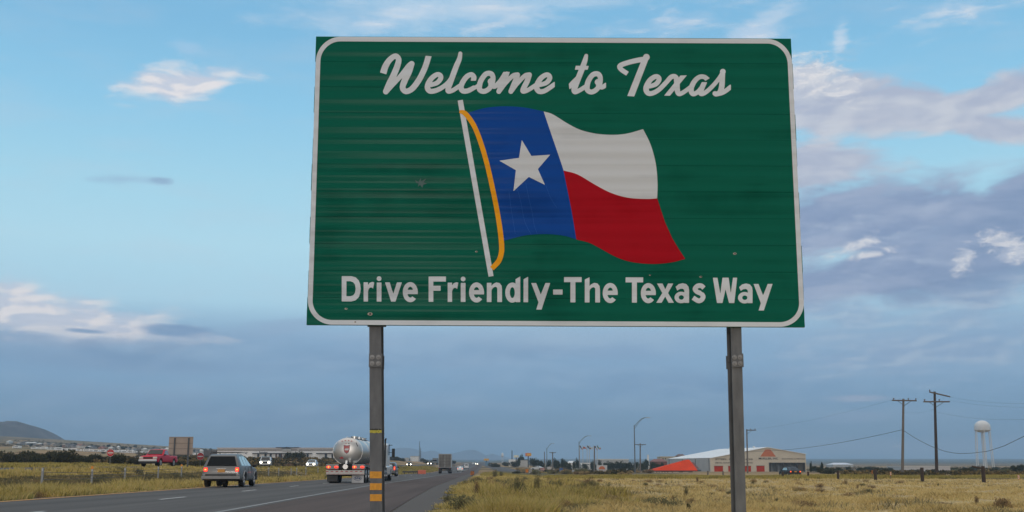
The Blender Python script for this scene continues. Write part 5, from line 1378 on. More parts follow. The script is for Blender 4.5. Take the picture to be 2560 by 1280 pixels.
tr0 = empty('travel_trailer', (0, 0, 0), 'white trailer parked in the long white row below the hillside houses', 'trailer', 'white trailers parked in a long row at the left')
MB().bbox(-3.6, 3.6, 0, 2.5, .45, 3.0, .15).build('body', mat('trailer_white', (.80, .80, .79), .5, var=.04), tr0)
MB().box(-2.8, 2.4, -.03, -.004, 1.6, 2.3).build('window', m_dcan, tr0)
wb = MB(); wb.lathe([(.01, 0), (.36, 0), (.36, .2), (.01, .2)], (0, .1, .36), 'x', 12); wb.f = wb.f
for xx in (-.9, .9):
    MB().lathe([(.01, -.02), (.36, -.02), (.36, .2), (.01, .2)], (xx, .0, .38), 'y', 12).build('wheel', m_tyre, tr0)
first = True
px = 30.
while px < 528:
    if not (54 < px < 68 or 150 < px < 160 or 424 < px < 480 and False):
        py = np.interp(px, [30, 100, 200, 300, 420, 530], [1119.5, 1122, 1127.5, 1130.5, 1135.5, 1138]) + 1.2
        Y = min(max(ground_hit(px, py, 250, 1200), 420), 900)
        t_ = tr0 if first else copy_tree(tr0); first = False
        x = PX(px, Y, py); zg = float(gz(x, Y)); zwant = P(px, py+.2, Y)[2]
        t_.location = (x, Y+R.uniform(-6, 6), zg-.05); t_.rotation_euler = (0, 0, R.choice([-.2, 0, .15, .5, -.5])); t_.scale = ((6.6*Y/2900/3.0)*R.uniform(.8, 1.1),)*3
    px += R.uniform(6.5, 11.)

# ------------------------------------------------------------------ road furniture
def dne(px, py, Y, label):
    g = float(gz(PX(px, Y), Y)); c = P(px, py, Y); Ob = (c[0], Y, g)
    r = empty('do_not_enter_sign', Ob, label, 'road sign', 'do not enter signs on the far carriageway')
    MB().box(c[0]-.03, c[0]+.03, Y+.02, Y+.08, g, c[2]+.3).build('post', m_galv, r, off=Ob)
    s_ = .46
    MB().lathe([(.01, 0), (.445, 0), (.445, .012), (.01, .012)], (c[0], Y, c[2]), 'y', 32).build('backing_plate', mat('sign_white_face', (.42, .43, .43), .5), r, off=Ob)
    f = MB(); f.lathe([(.01, -.006), (.41, -.006), (.41, -.001), (.01, -.001)], (c[0], Y, c[2]), 'y', 32); d = f.build('red_disc', mat('sign_red_face', (.46, .015, .02), .6, spec=.1), r, off=Ob)
    MB().box(c[0]-.33, c[0]+.33, Y-.012, Y-.008, c[2]-.07, c[2]+.07).build('white_bar', mat('sign_white_bar', (.55, .55, .55), .5), d, off=Ob)
    text('DO NOT', c[0], Y-.012, c[2]+.20, .14, mat('sign_white_bar', (.55, .55, .55), .5), d, Ob, width=.38); text('ENTER', c[0], Y-.012, c[2]-.20, .14, mat('sign_white_bar', (.55, .55, .55), .5), d, Ob, width=.34)
dne(276, 1132, 138, 'round red do not enter sign left of the pickup truck')
dne(501, 1141, 140, 'round red do not enter sign right of the plain sign back')
# back of a guide sign
gY = 132.; a, b = P(423, 1092, gY), P(481, 1137, gY); g = float(gz((a[0]+b[0])/2, gY)); GO = ((a[0]+b[0])/2, gY, g)
gs = empty('guide_sign', GO, 'large road sign seen from its blank beige back on two dark posts', 'road sign')
MB().box(a[0], b[0], gY, gY+.03, b[2], a[2]).build('panel', mat('sign_back_plywood', (.36, .29, .25), .7, col2=(.40, .31, .25), scale=3), gs, off=GO)
for z in (.05, .36, .66, .97): MB().box(a[0]+.02, b[0]-.02, gY-.03, gY-.002, a[2]+(b[2]-a[2])*z-.02, a[2]+(b[2]-a[2])*z+.02).build('stringer', mat('stringer_grey', (.17, .15, .14), .6), gs, off=GO)
for px in (433.5, 468.5): MB().box(PX(px-1.6, gY), PX(px+1.6, gY), gY-.16, gY-.032, g-.1, a[2]-.1).build('post', mat('dark_post', (.075, .08, .085), .6), gs, off=GO)
# median cable-barrier posts
pr = empty('marker_post', (0, 0, 0), 'thin galvanised post in the median grass', 'post', 'galvanised posts of the median cable barrier')
MB().box(-.05, .05, -.03, .03, -.2, .95).build('post_body', mat('pale_galv', (.26, .27, .28), .5, .3), pr)
MB().box(-.035, .035, -.036, -.031, .8, .92).build('cap', mat('pale_cap', (.45, .46, .47), .5), pr)
cpts = []
for i, (px, Y, kind) in enumerate(((107, 55, 0), (231, 66, 1), (313, 75, 0), (396, 85, 0), (454, 92, 1), (672, 122, 0), (697, 126, 0), (728, 132, 0), (742, 138, 0), (765, 146, 0), (795, 155, 0))):
    o = pr if i == 0 else copy_tree(pr)
    x = PX(px, Y); o.location = (x, Y, float(gz(x, Y))); cpts.append((x, Y, float(gz(x, Y))+.72))
    if kind:
        o['label'] = 'galvanised post with an amber reflector on top, ' + ('nearer the left edge' if px == 231 else 'under the plain sign back')
        MB().box(-.07, .07, -.05, -.037, .92, 1.08).build('reflector', m_amber, o)
cb = MB()
for dz in (0, -.17, -.34): cb.path([(x, y, z+dz) for x, y, z in cpts], .012, 5)
tag(cb.build('barrier_cable', m_galv_d), 'three steel cables strung between the median posts', 'cable barrier')
# guardrail end with an orange panel
gr = empty('guardrail', P(1045, 1182, 205), 'low dark guardrail ending in an orange panel on the median', 'guardrail'); GRO = P(1045, 1182, 205)
x0, x1 = PX(1006, 205), PX(1046, 205); zg = float(gz(x1, 205))
MB().box(x0, x1, 205, 205.1, zg+.28, zg+.55).build('rail', mat('rail_dark', (.05, .05, .052), .6), gr, off=GRO)
for k in range(4): MB().box(x0+.3+k*.8, x0+.4+k*.8, 205.1, 205.2, zg-.1, zg+.55).build('rail_post', mat('rail_dark', (.05, .05, .052), .6), gr, off=GRO)
MB().bbox(PX(1045.5, 205), PX(1065, 205), 204.6, 204.9, zg-.0, zg+.72, .04).build('orange_panel', mat('dull_orange_panel', (.60, .14, .08), .6, var=.1), gr, off=GRO)
# black/orange object markers
def object_marker(px, py, Y, w, h, label, cols, tilt=0):
    x = PX(px, Y); z = PZ(py, Y); g = float(gz(x, Y)); Ob = (x, Y, g)
    r = empty('object_marker', Ob, label, 'marker')
    MB().box(x-.03, x+.03, Y+.02, Y+.06, min(g, z-h/2)-.1, z).build('post', m_galv_d, r, off=Ob)
    pn = MB().box(x-w/2, x+w/2, Y-.01, Y+.015, z-h/2, z+h/2).build('panel', cols[0], r, off=Ob)
    q = MB()
    for k in range(3):
        zz = z-h/2+h*(k+.15)/3; q.add([(x-w/2, Y-.014, zz), (x+w/2, Y-.014, zz+h*.25), (x+w/2, Y-.014, min(z+h/2, zz+h*.4)), (x-w/2, Y-.014, zz+h*.16)], [(0, 1, 2, 3)])
    q.build('stripes', cols[1], pn, off=Ob)
m_mo = mat('marker_orange', (.60, .18, .02), .6); m_mb = mat('marker_black', (.03, .02, .02), .6); m_mwt = mat('marker_white', (.6, .58, .55), .6)
object_marker(1181, 1183, 150, .5, .5, 'small orange and black striped marker at the edge of the gravel', (m_mb, m_mo))
object_marker(1317.5, 1177, 190, .45, .55, 'orange marker beside the frontage road curve', (m_mo, m_mo))
object_marker(1326, 1178, 187, .45, .6, 'black and white striped marker beside the frontage road curve', (m_mb, m_mwt))
object_marker(2018, 1184, 118, .13, .32, 'small white and amber marker on the field edge below the parked dark sedan', (m_mo, m_mwt))
object_marker(2226, 1184, 106, .13, .32, 'small white and amber marker on the field edge left of the first power pole', (m_mo, m_mwt))
object_marker(2545, 1193, 90, .15, .34, 'small white and orange marker at the far right of the field edge', (m_mo, m_mwt))
object_marker(2180, 1180, 110, .12, .3, 'small amber marker beside the third wooden bollard', (m_mo, m_mb))
# boards along the frontage road
def board(px0, px1, y0, y1, Y, label, m, name='billboard', post=True, emb=None):
    a, b = P(px0, y0, Y), P(px1, y1, Y); x = (a[0]+b[0])/2; g = float(gz(x, Y)); Ob = (x, Y, g)
    r = empty(name, Ob, label, 'sign')
    MB().box(a[0], b[0], Y, Y+.25, b[2], a[2]).build('panel', m, r, off=Ob)
    for s in ((-.35, .35) if post else ()): MB().box(x+s*(b[0]-a[0])-.12, x+s*(b[0]-a[0])+.12, Y+.05, Y+.2, g-.3, b[2]-.002).build('post', m_galv_d, r, off=Ob)
    return r, Ob
r1, Ob = board(1492, 1518, 1163, 1178.5, 250, 'white board with an orange half-round pyramid emblem on two posts', mat('board_white', (.50, .50, .51), .6, var=.05))
f = MB(); c0 = P(1505, 1173.3, 249.9); n = 14; rr_ = 7.8*250/F
f.add([(c0[0]+rr_*cos(pi*i/n), 249.95, c0[2]+rr_*.98*sin(pi*i/n)) for i in range(n+1)], [tuple(reversed(range(n+1)))]); f.build('orange_emblem', mat('emblem_orange', (.52, .15, .06), .6), r1, off=Ob)
a_ = P(1505, 1175.8, 249.9); text('MUELLER, INC', a_[0], 249.94, a_[2], .28, m_txt2, r1, Ob, width=19*250/F)
board(1368, 1378, 1167, 1173.5, 260, 'small blank white board beside the leaning wooden pole', mat('board_grey', (.42, .41, .42), .6))
board(1398.5, 1407, 1170, 1180, 230, 'small square blue road board', mat('board_blue', (.05, .12, .30), .6, var=.2, scale=2))
board(1430, 1436, 1175, 1181.5, 240, 'small pale board in the brush right of the blue board', mat('board_pale2', (.35, .37, .40), .6))
board(1351, 1361, 1169, 1176, 280, 'small red and white roadside board left of the white board', mat('board_redw', (.40, .22, .20), .6, var=.4, scale=1.5))
# pole signs on the horizon
def pole_sign(px, y0, y1, wpx, Y, label, m, posts=(0,), ybase=None):
    a, b = P(px-wpx/2, y0, Y), P(px+wpx/2, y1, Y); x = (a[0]+b[0])/2; g = float(gz(x, Y)); Ob = (x, Y, g)
    r = empty('pole_sign', Ob, label, 'sign', 'tall signs on the horizon')
    MB().bbox(a[0], b[0], Y-.3, Y+.3, b[2], a[2], .1).build('sign_box', m, r, off=Ob)
    for s in posts: MB().tube((x+s*(b[0]-a[0]), Y, g-.5), (x+s*(b[0]-a[0]), Y, b[2]), .28).build('pole', m_black, r, off=Ob)
    return r, Ob
r2, Ob = pole_sign(1320.5, 1132.5, 1140.5, 14.5, 600, 'orange and yellow box sign on a dark pole above the horizon', mat('sign_orange', (.62, .16, .03), .5, var=.1))
MB().bbox(P(1315, 0, 600)[0], P(1325, 0, 600)[0], 599.6, 599.69, PZ(1138.8, 600), PZ(1134.5, 600), .05).build('yellow_centre', mat('sign_yellow', (.75, .42, .02), .5), r2, off=Ob)
r2, Ob = pole_sign(1216, 1146.5, 1151.5, 12.5, 760, 'low orange yellow sign at the far end of the highway', mat('sign_amber', (.70, .36, .02), .5, var=.1))
r2, Ob = pole_sign(1290.5, 1138, 1144, 12.5, 640, 'pale yellowish lit sign left of the orange box sign', mat('sign_pale', (.62, .60, .48), .5, var=.25, scale=.6))
# water towers
def water_tower(px, ytop, ytank, ybase, wpx, Y, label):
    x = PX(px, Y); g = PZ(ybase, Y)-1.5; z0 = PZ(ytank, Y); z1 = PZ(ytop, Y); rr = wpx/2*Y/F; Ob = (x, Y, g)
    r = empty('water_tower', Ob, label, 'water tower', 'water towers')
    h = z1-z0; t = MB()
    prof = [(.05, z0-.0)]
    for k in range(1, 7): a = k/6*pi/2; prof.append((rr*sin(a), z0+h*.28*(1-cos(a))))
    prof += [(rr, z0+h*.45)]
    for k in range(1, 9): a = k/8*pi/2; prof.append((max(.05, rr*cos(a)), z0+h*.45+h*.55*sin(a)))
    t.lathe(prof, (x, Y, 0), 'z', 36); m_t = mat('tower_white', (.62, .62, .62), .45, var=.05, scale=.2); t.build('tank', m_t, r, smooth=True, off=Ob)
    MB().lathe([(rr+.02, 0), (rr+.5, .02), (rr+.5, .25), (rr+.02, .27)], (x, Y, z0+h*.2), 'z', 36).build('walkway', m_t, r, off=Ob)
    MB().tube((x, Y, g), (x, Y, z0+.1), rr*.09).build('riser', m_t, r, off=Ob)
    for k in range(6):
        a = 2*pi*(k+.3)/6
        MB().tube((x+rr*1.14*cos(a), Y+rr*1.14*sin(a), g), (x+rr*.93*cos(a), Y+rr*.93*sin(a), z0+h*.25), rr*.055, n=8).build('leg', m_t, r, off=Ob)
water_tower(2464, 1051, 1081.5, 1170, 38, 700, 'white dome-topped water tower on thin legs right of the power poles')
water_tower(1256, 1132, 1142.5, 1155, 6.5, 1500, 'tiny white water tower on the horizon near the centre')
# utility poles
def util_pole(px0, px1, ytop, ybase, Y, rad, arms, label, m, group='wooden utility poles'):
    x0, x1 = PX(px0, Y, ytop), PX(px1, Y, ybase); zt1 = P(px0, ytop, Y)[2]; xt = P(px0, ytop, Y)[0]; xb = P(px1, ybase, Y)[0]
    g = min(float(gz(xb, Y)), PZ(ybase, Y))-.5; Ob = (xb, Y, g); r = empty('utility_pole', Ob, label, 'utility pole', group)
    MB().tube((xb, Y, g), (xt, Y, zt1), rad*1.15, rad*.8, 14).build('pole', m, r, off=Ob)
    out = []
    for (y, hw0, hw1, ins, brace, tilt) in arms:
        z = P(px0, y, Y)[2]; a, b = hw0*Y/F, hw1*Y/F
        arm = MB(); arm.tube((xt-a, Y-rad-.05, z-0), (xt+b, Y-rad-.05, z-tilt*Y/F), .10, n=6); ao = arm.build('crossarm', mat('arm_wood', (.12, .10, .085), .8, var=.2), r, off=Ob)
        for s in ins:
            xx = xt+s*(b if s > 0 else a); zz = z-tilt*Y/F*((s+1)/2); MB().lathe([(.05, 0), (.05, .12), (.10, .14), (.10, .24), (.03, .3)], (xx, Y-rad-.05, zz+.06), 'z', 10).build('insulator', mat('insulator_brown', (.10, .06, .05), .3, coat=.4), ao, off=Ob); out.append((xx, Y-rad-.05, zz+.36))
        if brace:
            for s in (-1, 1): MB().tube((xt+s*(b if s > 0 else a)*.55, Y-rad-.08, z-.06-(tilt*Y/F*.7 if s > 0 else 0)), (xt, Y-rad-.02, z-brace*Y/F), .035, n=5).build('brace', m_galv_d, ao, off=Ob)
    return r, out
m_wood = mat('weathered_pole', (.155, .135, .12), .85, var=.25, scale=2, streak=(6, 6, .4)); m_wood_d = mat('creosote_pole', (.045, .030, .025), .8, var=.3, scale=2, streak=(6, 6, .4))
pA, tA = util_pole(2258.5, 2255, 997, 1184, 165, .19, [(1001, 30, 31, (-.85, .35, .95), 13, 1)], 'pale weathered wooden pole with one crossarm, left of the darker pole', m_wood)
pB, tB = util_pole(2336.5, 2341.5, 979, 1186, 158, .20, [(1004.5, 31, 34, (-.9, .25), 13, 0), (980, 15, 36, (-.9,), 0, 12)], 'dark creosoted wooden pole with two crossarms, left of the water tower', m_wood_d)
util_pole(1867, 1869, 1073, 1184, 260, .17, [(1075.5, 0.5, 22, (.4, .9), 9, 0)], 'slim wooden pole with a half crossarm beside the right sign post', m_wood)
util_pole(1600.5, 1600.5, 1108.5, 1186, 330, .2, [(1111.5, 13, 14, (), 5, 0)], 'wooden pole with a T crossarm right of the tallest street light', m_wood)
util_pole(1486, 1486, 1115, 1186, 360, .2, [], 'plain wooden pole between the flags', m_wood)
util_pole(1381.5, 1382, 1130, 1187, 400, .22, [(1131.5, 8.5, 8.5, (), 3, 0)], 'short wooden pole with a T crossarm beside the small white board', m_wood)
util_pole(1361, 1361.5, 1129, 1168, 520, .2, [], 'thin plain pole left of the farthest street light', m_wood)
util_pole(1280, 1280, 1126, 1158, 700, .3, [], 'dark slim mast over the white store on the horizon', m_wood_d)
# wires
def wire(pts, r, label):
    q = MB(); q.path(pts, r, 5); tag(q.build('power_line', mat('wire_dark', (.05, .055, .06), .6)), label, 'cable', 'overhead wires')
def sag(a, b, s, n=24):
    return [tuple(a[k]+(b[k]-a[k])*i/n - (s*4*(i/n)*(1-i/n) if k == 2 else 0) for k in range(3)) for i in range(n+1)]
A1 = P(2257, 1074, 164.7)
wire(sag(A1, P(1862, 1128, 262), .9), .03, 'thick low wire running left from the pale pole to the warehouse')
wire([P(px, np.interp(px, [2257, 2280, 2300, 2335, 2365, 2395, 2430, 2470, 2510, 2560, 2640], [1075, 1090, 1102, 1119, 1129, 1134, 1133, 1128, 1115, 1091, 1045]), np.interp(px, [2257, 2640], [164.7, 120])) for px in range(2257, 2641, 12)], .032, 'thick sagging wire crossing behind the dark pole and the water tower')
for (y0, y1, x1) in ((992, 1012, 2660), (1000, 1022, 2660)):
    wire(sag(P(2371, y0, 157.8), P(x1, y1-8, 120), .5), .008, 'thin upper wire leaving the dark pole to the right')
wire(sag(P(2340, 1030, 157.9), P(2660, 1040, 125), .7), .008, 'thin middle wire leaving the dark pole to the right')
wire(sag(P(2229, 1000, 164.7), P(1868, 1075, 259.7), .6), .008, 'faint upper wire from the pale pole down to the slim pole')
wire(sag(P(2257, 1030, 164.7), P(2338, 1022, 158), .3), .006, 'short slack wire between the two right-hand poles')
# street lights
def street_light(px, ytop, ybase, Y, pxa, yarm, label, r0=.12):
    x, _, z1 = P(px, ytop, Y); g = min(float(gz(x, Y)), PZ(ybase, Y))-.5; Ob = (x, Y, g); m_p = mat('lamp_post_grey', (.14, .145, .15), .5, .3)
    r = empty('street_light', Ob, label, 'street lamp', 'street lights along the frontage road')
    MB().tube((x, Y, g), (x, Y, z1), r0*1.2, r0*.8, 12).build('pole', m_p, r, off=Ob)
    e = P(pxa, yarm, Y); q = MB(); pts = []
    for i in range(9):
        t = i/8; pts.append((x+(e[0]-x)*t*.78, Y, z1-.3+(e[2]-z1+.3)*sin(t*pi/2)))
    q.path(pts, .06, 6); pts2 = [(a, b, c-.55*(1-i/8)) for i, (a, b, c) in enumerate(pts)]; q.path(pts2, .05, 6); q.tube(pts[-1], (e[0]-.3, Y, e[2]), .05, n=6)
    q.build('arm', m_p, r, off=Ob)
    q = MB(); q.bbox(e[0]-.45, e[0]+.35, Y-.16, Y+.16, e[2]-.10, e[2]+.06, .05); q.build('lamp_head', mat('lamp_head_pale', (.4, .4, .4), .5), r, off=Ob)
street_light(1585.5, 1063, 1187, 250, 1621, 1044, 'tallest nearest street light with a long upswept arm')
street_light(1447.5, 1104, 1180, 400, 1476, 1089.5, 'middle street light beside the row of flags', .13)
street_light(1367, 1120, 1178, 560, 1384, 1108.5, 'farthest and shortest street light beside the T pole', .16)
# flagpoles
def flag_pole(px, Y, cols, label, big=1., dx=0):
    x, _, z1 = P(px, 1113.5, Y); g = float(gz(x, Y))-.5; Ob = (x, Y, g); r = empty('flagpole', Ob, label, 'flagpole', 'flagpoles in a row beside the low white building')
    MB().tube((x, Y, g), (x, Y, z1), .14, .10, 8).build('pole', mat('flagpole_white', (.5, .5, .5), .5), r, off=Ob)
    n = 8; Lf = 8.6*Y/F*big; hf = 4.6*Y/F*big; V = []; mi = []; Fc = []
    rows = 4
    for j in range(rows+1):
        for i in range(n+1):
            t = i/n; V.append((x+.1+Lf*t, Y+.3*sin(t*7+px), z1-.2-hf*j/rows-.9*t*big+.25*sin(t*6+px*.3)))
    for j in range(rows):
        for i in range(n): a = j*(n+1)+i; Fc.append((a, a+n+1, a+n+2, a+1)); mi.append(0 if i < n*.38 else (1 if (j < rows/2) else 2))
    obj_np('flag', np.array(V)-np.array(Ob), Fc, None, r, mats=cols, midx=mi)
fb, fw_, frd, fgn = mat('flag_navy', (.04, .04, .07), .8), mat('flag_white', (.55, .55, .55), .8), mat('flag_red', (.40, .12, .10), .8), mat('flag_green', (.06, .14, .08), .8)
flag_pole(1448.8, 505, [fb, fw_, frd], 'flagpole with a navy, white and red flag, leftmost of the row')
flag_pole(1457, 500, [frd, fw_, frd], 'flagpole with a mostly red flag, second of the row')
flag_pole(1467.5, 500, [fb, fb, fw_], 'flagpole with a dark flag, third of the row')
flag_pole(1473, 508, [fw_, fw_, fw_], 'flagpole with a plain white flag, fourth of the row')
flag_pole(1484.5, 500, [fb, fw_, frd], 'flagpole with a navy, white and red flag, fifth of the row')
flag_pole(1492.5, 505, [fgn, fw_, frd], 'flagpole with a green, white and red flag, rightmost of the row')
# radio masts
for px, yt_, yb_, Y, lab in ((1049, 1103, 1148, 700, 'taller thin radio mast on the horizon left of the box trailer'), (1051.5, 1119, 1148, 690, 'shorter thin radio mast beside the taller one')):
    x, _, z1 = P(px, yt_, Y); g = float(gz(x, Y))-.5; q = MB()
    for k in range(3): a = k*2.09; q.tube((x+.5*cos(a), Y+.5*sin(a), g), (x+.08*cos(a), Y+.08*sin(a), z1), .09, .05, 5)
    for k in range(14):
        z = g+(z1-g)*k/14; rr = .5-.42*k/14
        for s in range(3): a = s*2.09; b = (s+1)*2.09; q.tube((x+rr*cos(a), Y+rr*sin(a), z), (x+rr*cos(b), Y+rr*sin(b), z+(z1-g)/14), .05, .05, 4)
    tag(q.build('radio_mast', m_galv), lab, 'mast', 'radio masts')
# wooden bollards along the field edge
for px, y0, y1, lab in ((2457, 1165, 1206.5, 'wooden post with a stub arm, below the water tower'), (2304, 1169, 1204.5, 'thick wooden post between the two power poles'), (2187, 1172.5, 1200.5, 'wooden post left of the pale power pole'), (2094, 1176, 1197.5, 'shorter wooden post left of the bare pale shed'),
                        (2019.5, 1179, 1195.5, 'small wooden post just right of the beige warehouse'), (1956, 1178.5, 1193, 'small wooden post in front of the parked dark sedan'), (1807, 1177.5, 1188.5, 'tiny wooden post in front of the first red door'), (1769, 1177, 1189, 'tiny wooden post at the corner of the warehouse')):
    Yb = .9*2900/(y1-1173)*.985; x = PX(px, Yb); zg = float(gz(x, Yb)); z1 = PZ(y0, Yb)
    Ob = (x, Yb, zg); r = empty('wooden_post', Ob, lab, 'post', 'wooden posts along the field edge'); wr = .125 if px > 2100 else .11
    q = MB(); q.tube((x, Yb, zg-.4), (x+.02, Yb, z1-.05), wr*1.05, wr, 12); q.tube((x+.02, Yb, z1-.05), (x+.02, Yb, z1), wr, wr*.8, 12); q.build('post_body', m_wood_d if px > 1900 else m_wood, r, off=Ob)
    if px == 2457: MB().tube((x+.05, Yb, z1-.16), (x-.72, Yb, z1-.02), .07, .05, 8).build('stub_arm', m_wood_d, r, off=Ob)
# ------------------------------------------------------------------ vegetation
def veg_mat(name, ramp, scale=.8, rough=.9):
    m = bpy.data.materials.new(name); m.use_nodes = True; nt = m.node_tree; N = nt.nodes; L = nt.links
    b = N['Principled BSDF']; b.inputs['Roughness'].default_value = rough; b.inputs['Specular IOR Level'].default_value = .08
    g = N.new('ShaderNodeNewGeometry'); n = N.new('ShaderNodeTexNoise'); L.new(g.outputs['Position'], n.inputs['Vector']); n.inputs['Scale'].default_value = scale; n.inputs['Detail'].default_value = 6
    n.inputs['Roughness'].default_value = .7
    ri = N.new('ShaderNodeMath'); ri.operation = 'MULTIPLY_ADD'; L.new(g.outputs['Random Per Island'], ri.inputs[0]); ri.inputs[1].default_value = .26; ri.inputs[2].default_value = -.13
    ad = N.new('ShaderNodeMath'); ad.operation = 'ADD'; L.new(n.outputs['Fac'], ad.inputs[0]); L.new(ri.outputs[0], ad.inputs[1])
    r = N.new('ShaderNodeValToRGB'); L.new(ad.outputs[0], r.inputs[0]); cr = r.color_ramp
    while len(cr.elements) > 1: cr.elements.remove(cr.elements[-1])
    for i, (p, c) in enumerate(ramp):
        e = cr.elements[0] if i == 0 else cr.elements.new(p)
        e.position = p; e.color = (*c, 1)
    L.new(r.outputs[0], b.inputs['Base Color'])
    # thin leaves let some light through
    tr = N.new('ShaderNodeBsdfTranslucent'); L.new(r.outputs[0], tr.inputs['Color']); mx = N.new('ShaderNodeMixShader'); mx.inputs[0].default_value = .3
    L.new(b.outputs[0], mx.inputs[1]); L.new(tr.outputs[0], mx.inputs[2]); L.new(mx.outputs[0], N['Material Output'].inputs['Surface'])
    MATS[name] = m; return m
def blades(cx, cy, hgt, spread, width, nb, lean=.5, base=None):
    """tufts: arrays of centres; each becomes nb bent blades (2 quads + tip)"""
    n = len(cx); N_ = n*nb
    cx = np.repeat(cx, nb); cy = np.repeat(cy, nb); h = np.repeat(hgt, nb)*NR.uniform(.5, 1.1, N_); sp = np.repeat(spread, nb); w = np.repeat(width, nb)*NR.uniform(.6, 1.3, N_)
    a = NR.uniform(0, 2*pi, N_); rr = np.sqrt(NR.uniform(0, 1, N_))*sp
    x = cx+rr*np.cos(a)*.8; y = cy+rr*np.sin(a)*.8
    z = gz(x, y)-.02 if base is None else base
    la = a+NR.uniform(-.8, .8, N_); ln = h*lean*NR.uniform(.2, 1.3, N_)
    fa = NR.uniform(0, 2*pi, N_); wx, wy = np.cos(fa)*w/2, np.sin(fa)*w/2
    dx, dy = np.cos(la)*ln, np.sin(la)*ln
    V = np.empty((N_, 5, 3), dtype=np.float32)
    V[:, 0] = np.stack([x-wx, y-wy, z], 1); V[:, 1] = np.stack([x+wx, y+wy, z], 1)
    V[:, 2] = np.stack([x+wx*.8+dx*.4, y+wy*.8+dy*.4, z+h*.6], 1); V[:, 3] = np.stack([x-wx*.8+dx*.4, y-wy*.8+dy*.4, z+h*.6], 1)
    V[:, 4] = np.stack([x+dx, y+dy, z+h], 1)
    i0 = np.arange(N_)*5
    F3 = np.concatenate([np.stack([i0, i0+1, i0+2], 1), np.stack([i0, i0+2, i0+3], 1), np.stack([i0+3, i0+2, i0+4], 1)])
    return V.reshape(-1, 3), F3
def in_view(n, y0, y1, xlo, xhi, pw=1.):
    """points over a depth range, denser towards the viewer"""
    t = NR.uniform(0, 1, n); y = (y0**(1-pw) + t*(y1**(1-pw)-y0**(1-pw)))**(1/(1-pw)) if pw != 1 else y0*(y1/y0)**t
    lo = xlo(y); hi = xhi(y); x = lo+(hi-lo)*NR.uniform(0, 1, n); return x, y
def snoise(x, y, s, seed=0.):
    return .5+.25*(np.sin(x*s+seed)+np.sin(y*s*1.3+seed*2+1)*.8+np.sin((x+y)*s*.7+seed*.5+2)*.7+np.sin((x-y)*s*2.1+seed)*.4)/1.45
def grass_obj(name, label, parts, m):
    Vs, Fs, k = [], [], 0
    for V, F3 in parts: Vs.append(V); Fs.append(F3+k); k += len(V)
    o = obj_np(name, np.concatenate(Vs), np.concatenate(Fs), m); tag(o, label, 'grass', kind='stuff'); return o
vx = lambda s: (lambda y: s*.50*y)
dry = veg_mat('dry_grass', [(.28, (.27, .19, .075)), (.40, (.47, .34, .13)), (.50, (.62, .46, .20)), (.62, (.68, .52, .25)), (.74, (.52, .42, .14))], .5)
yel = veg_mat('yellow_green_grass', [(.30, (.13, .11, .055)), (.39, (.32, .26, .08)), (.46, (.52, .40, .11)), (.53, (.62, .48, .20)), (.60, (.54, .39, .17)), (.68, (.34, .33, .10)), (.78, (.28, .18, .10))], .6)
olv = veg_mat('olive_grass', [(.3, (.12, .10, .045)), (.45, (.31, .25, .075)), (.6, (.48, .38, .11)), (.75, (.38, .27, .12))], .25)
def mounds(x, y, cell, seed, r0=.4, r1=.75):
    """0..1 dome height of the nearest of many jittered clump centres"""
    ix, iy = np.floor(x/cell), np.floor(y/cell); best = np.zeros_like(x)
    for dx in (-1, 0, 1):
        for dy in (-1, 0, 1):
            cx, cy = ix+dx, iy+dy
            h = lambda k: np.modf(np.abs(np.sin(cx*127.1+cy*311.7+seed*k)*43758.5453))[0]
            px, py = (cx+h(1.))*cell, (cy+h(2.3))*cell; r = cell*(r0+(r1-r0)*h(3.7)); amp = .35+.65*h(5.1)
            d2 = ((x-px)**2+(y-py)**2)/r**2; best = np.maximum(best, amp*np.clip(1-d2, 0, 1)**.6)
    return best
dull = veg_mat('dull_grass', [(.3, (.13, .115, .065)), (.5, (.26, .22, .12)), (.7, (.40, .32, .16))], .5)
# dry field on the right
x, y = in_view(19000, 19, 112, lambda y: fog(y)+5.2, vx(1.), 1.6)
mm_ = mounds(x, y, 2.2, 3.)
k = (mm_ > .12) | (NR.uniform(0, 1, len(x)) < .45)
x, y, mm_ = x[k], y[k], mm_[k]
P1 = blades(x, y, .05+.15*mm_, .30*np.ones_like(x), .009+.00036*y, 9, 1.1)
grass_obj('dry_grass', 'pale dry bunch grass covering the field on the right', [P1], dry)
x, y = in_view(2600, 19, 110, lambda y: fog(y)+6, vx(1.), 1.5)
k = snoise(x, y, .31, 12.) > .52; x, y = x[k], y[k]
P1b = blades(x, y, .07+.16*mounds(x, y, 1.6, 8.), .35*np.ones_like(x), .010+.0004*y, 10, .9)
# greener clumps along the gravel
x, y = in_view(9500, 19, 150, lambda y: fog(y)+4.5, lambda y: fog(y)+6.6+y*.07+1.2*np.sin(y*.21)+.6*np.sin(y*.83), 1.3)
mm_ = mounds(x, y, 2.3, 1., .32, .62)
ed = np.clip((x-fog(y)-4.3)/1.3, .3, 1); far_ = 1-.55*np.clip((y-45)/50, 0, 1)
k = mm_ > .2
P2 = blades(x[k], y[k], (.06+.50*mm_[k])*ed[k]*far_[k], .30*np.ones(k.sum()), .010+.00035*y[k], 13, .65)
grass_obj('verge_grass', 'yellow green grass clumps along the gravel verge', [P2], yel)
k = (~k) & (NR.uniform(0, 1, len(x)) < .8)
P2b = blades(x[k], y[k], (.10+.08*snoise(x[k], y[k], .9, 2.))*ed[k]*far_[k], .30*np.ones(k.sum()), .010+.0004*y[k], 9, .9)
grass_obj('low_dull_grass', 'dull low grass between the clumps beside the gravel and in the field', [P2b, P1b], dull)
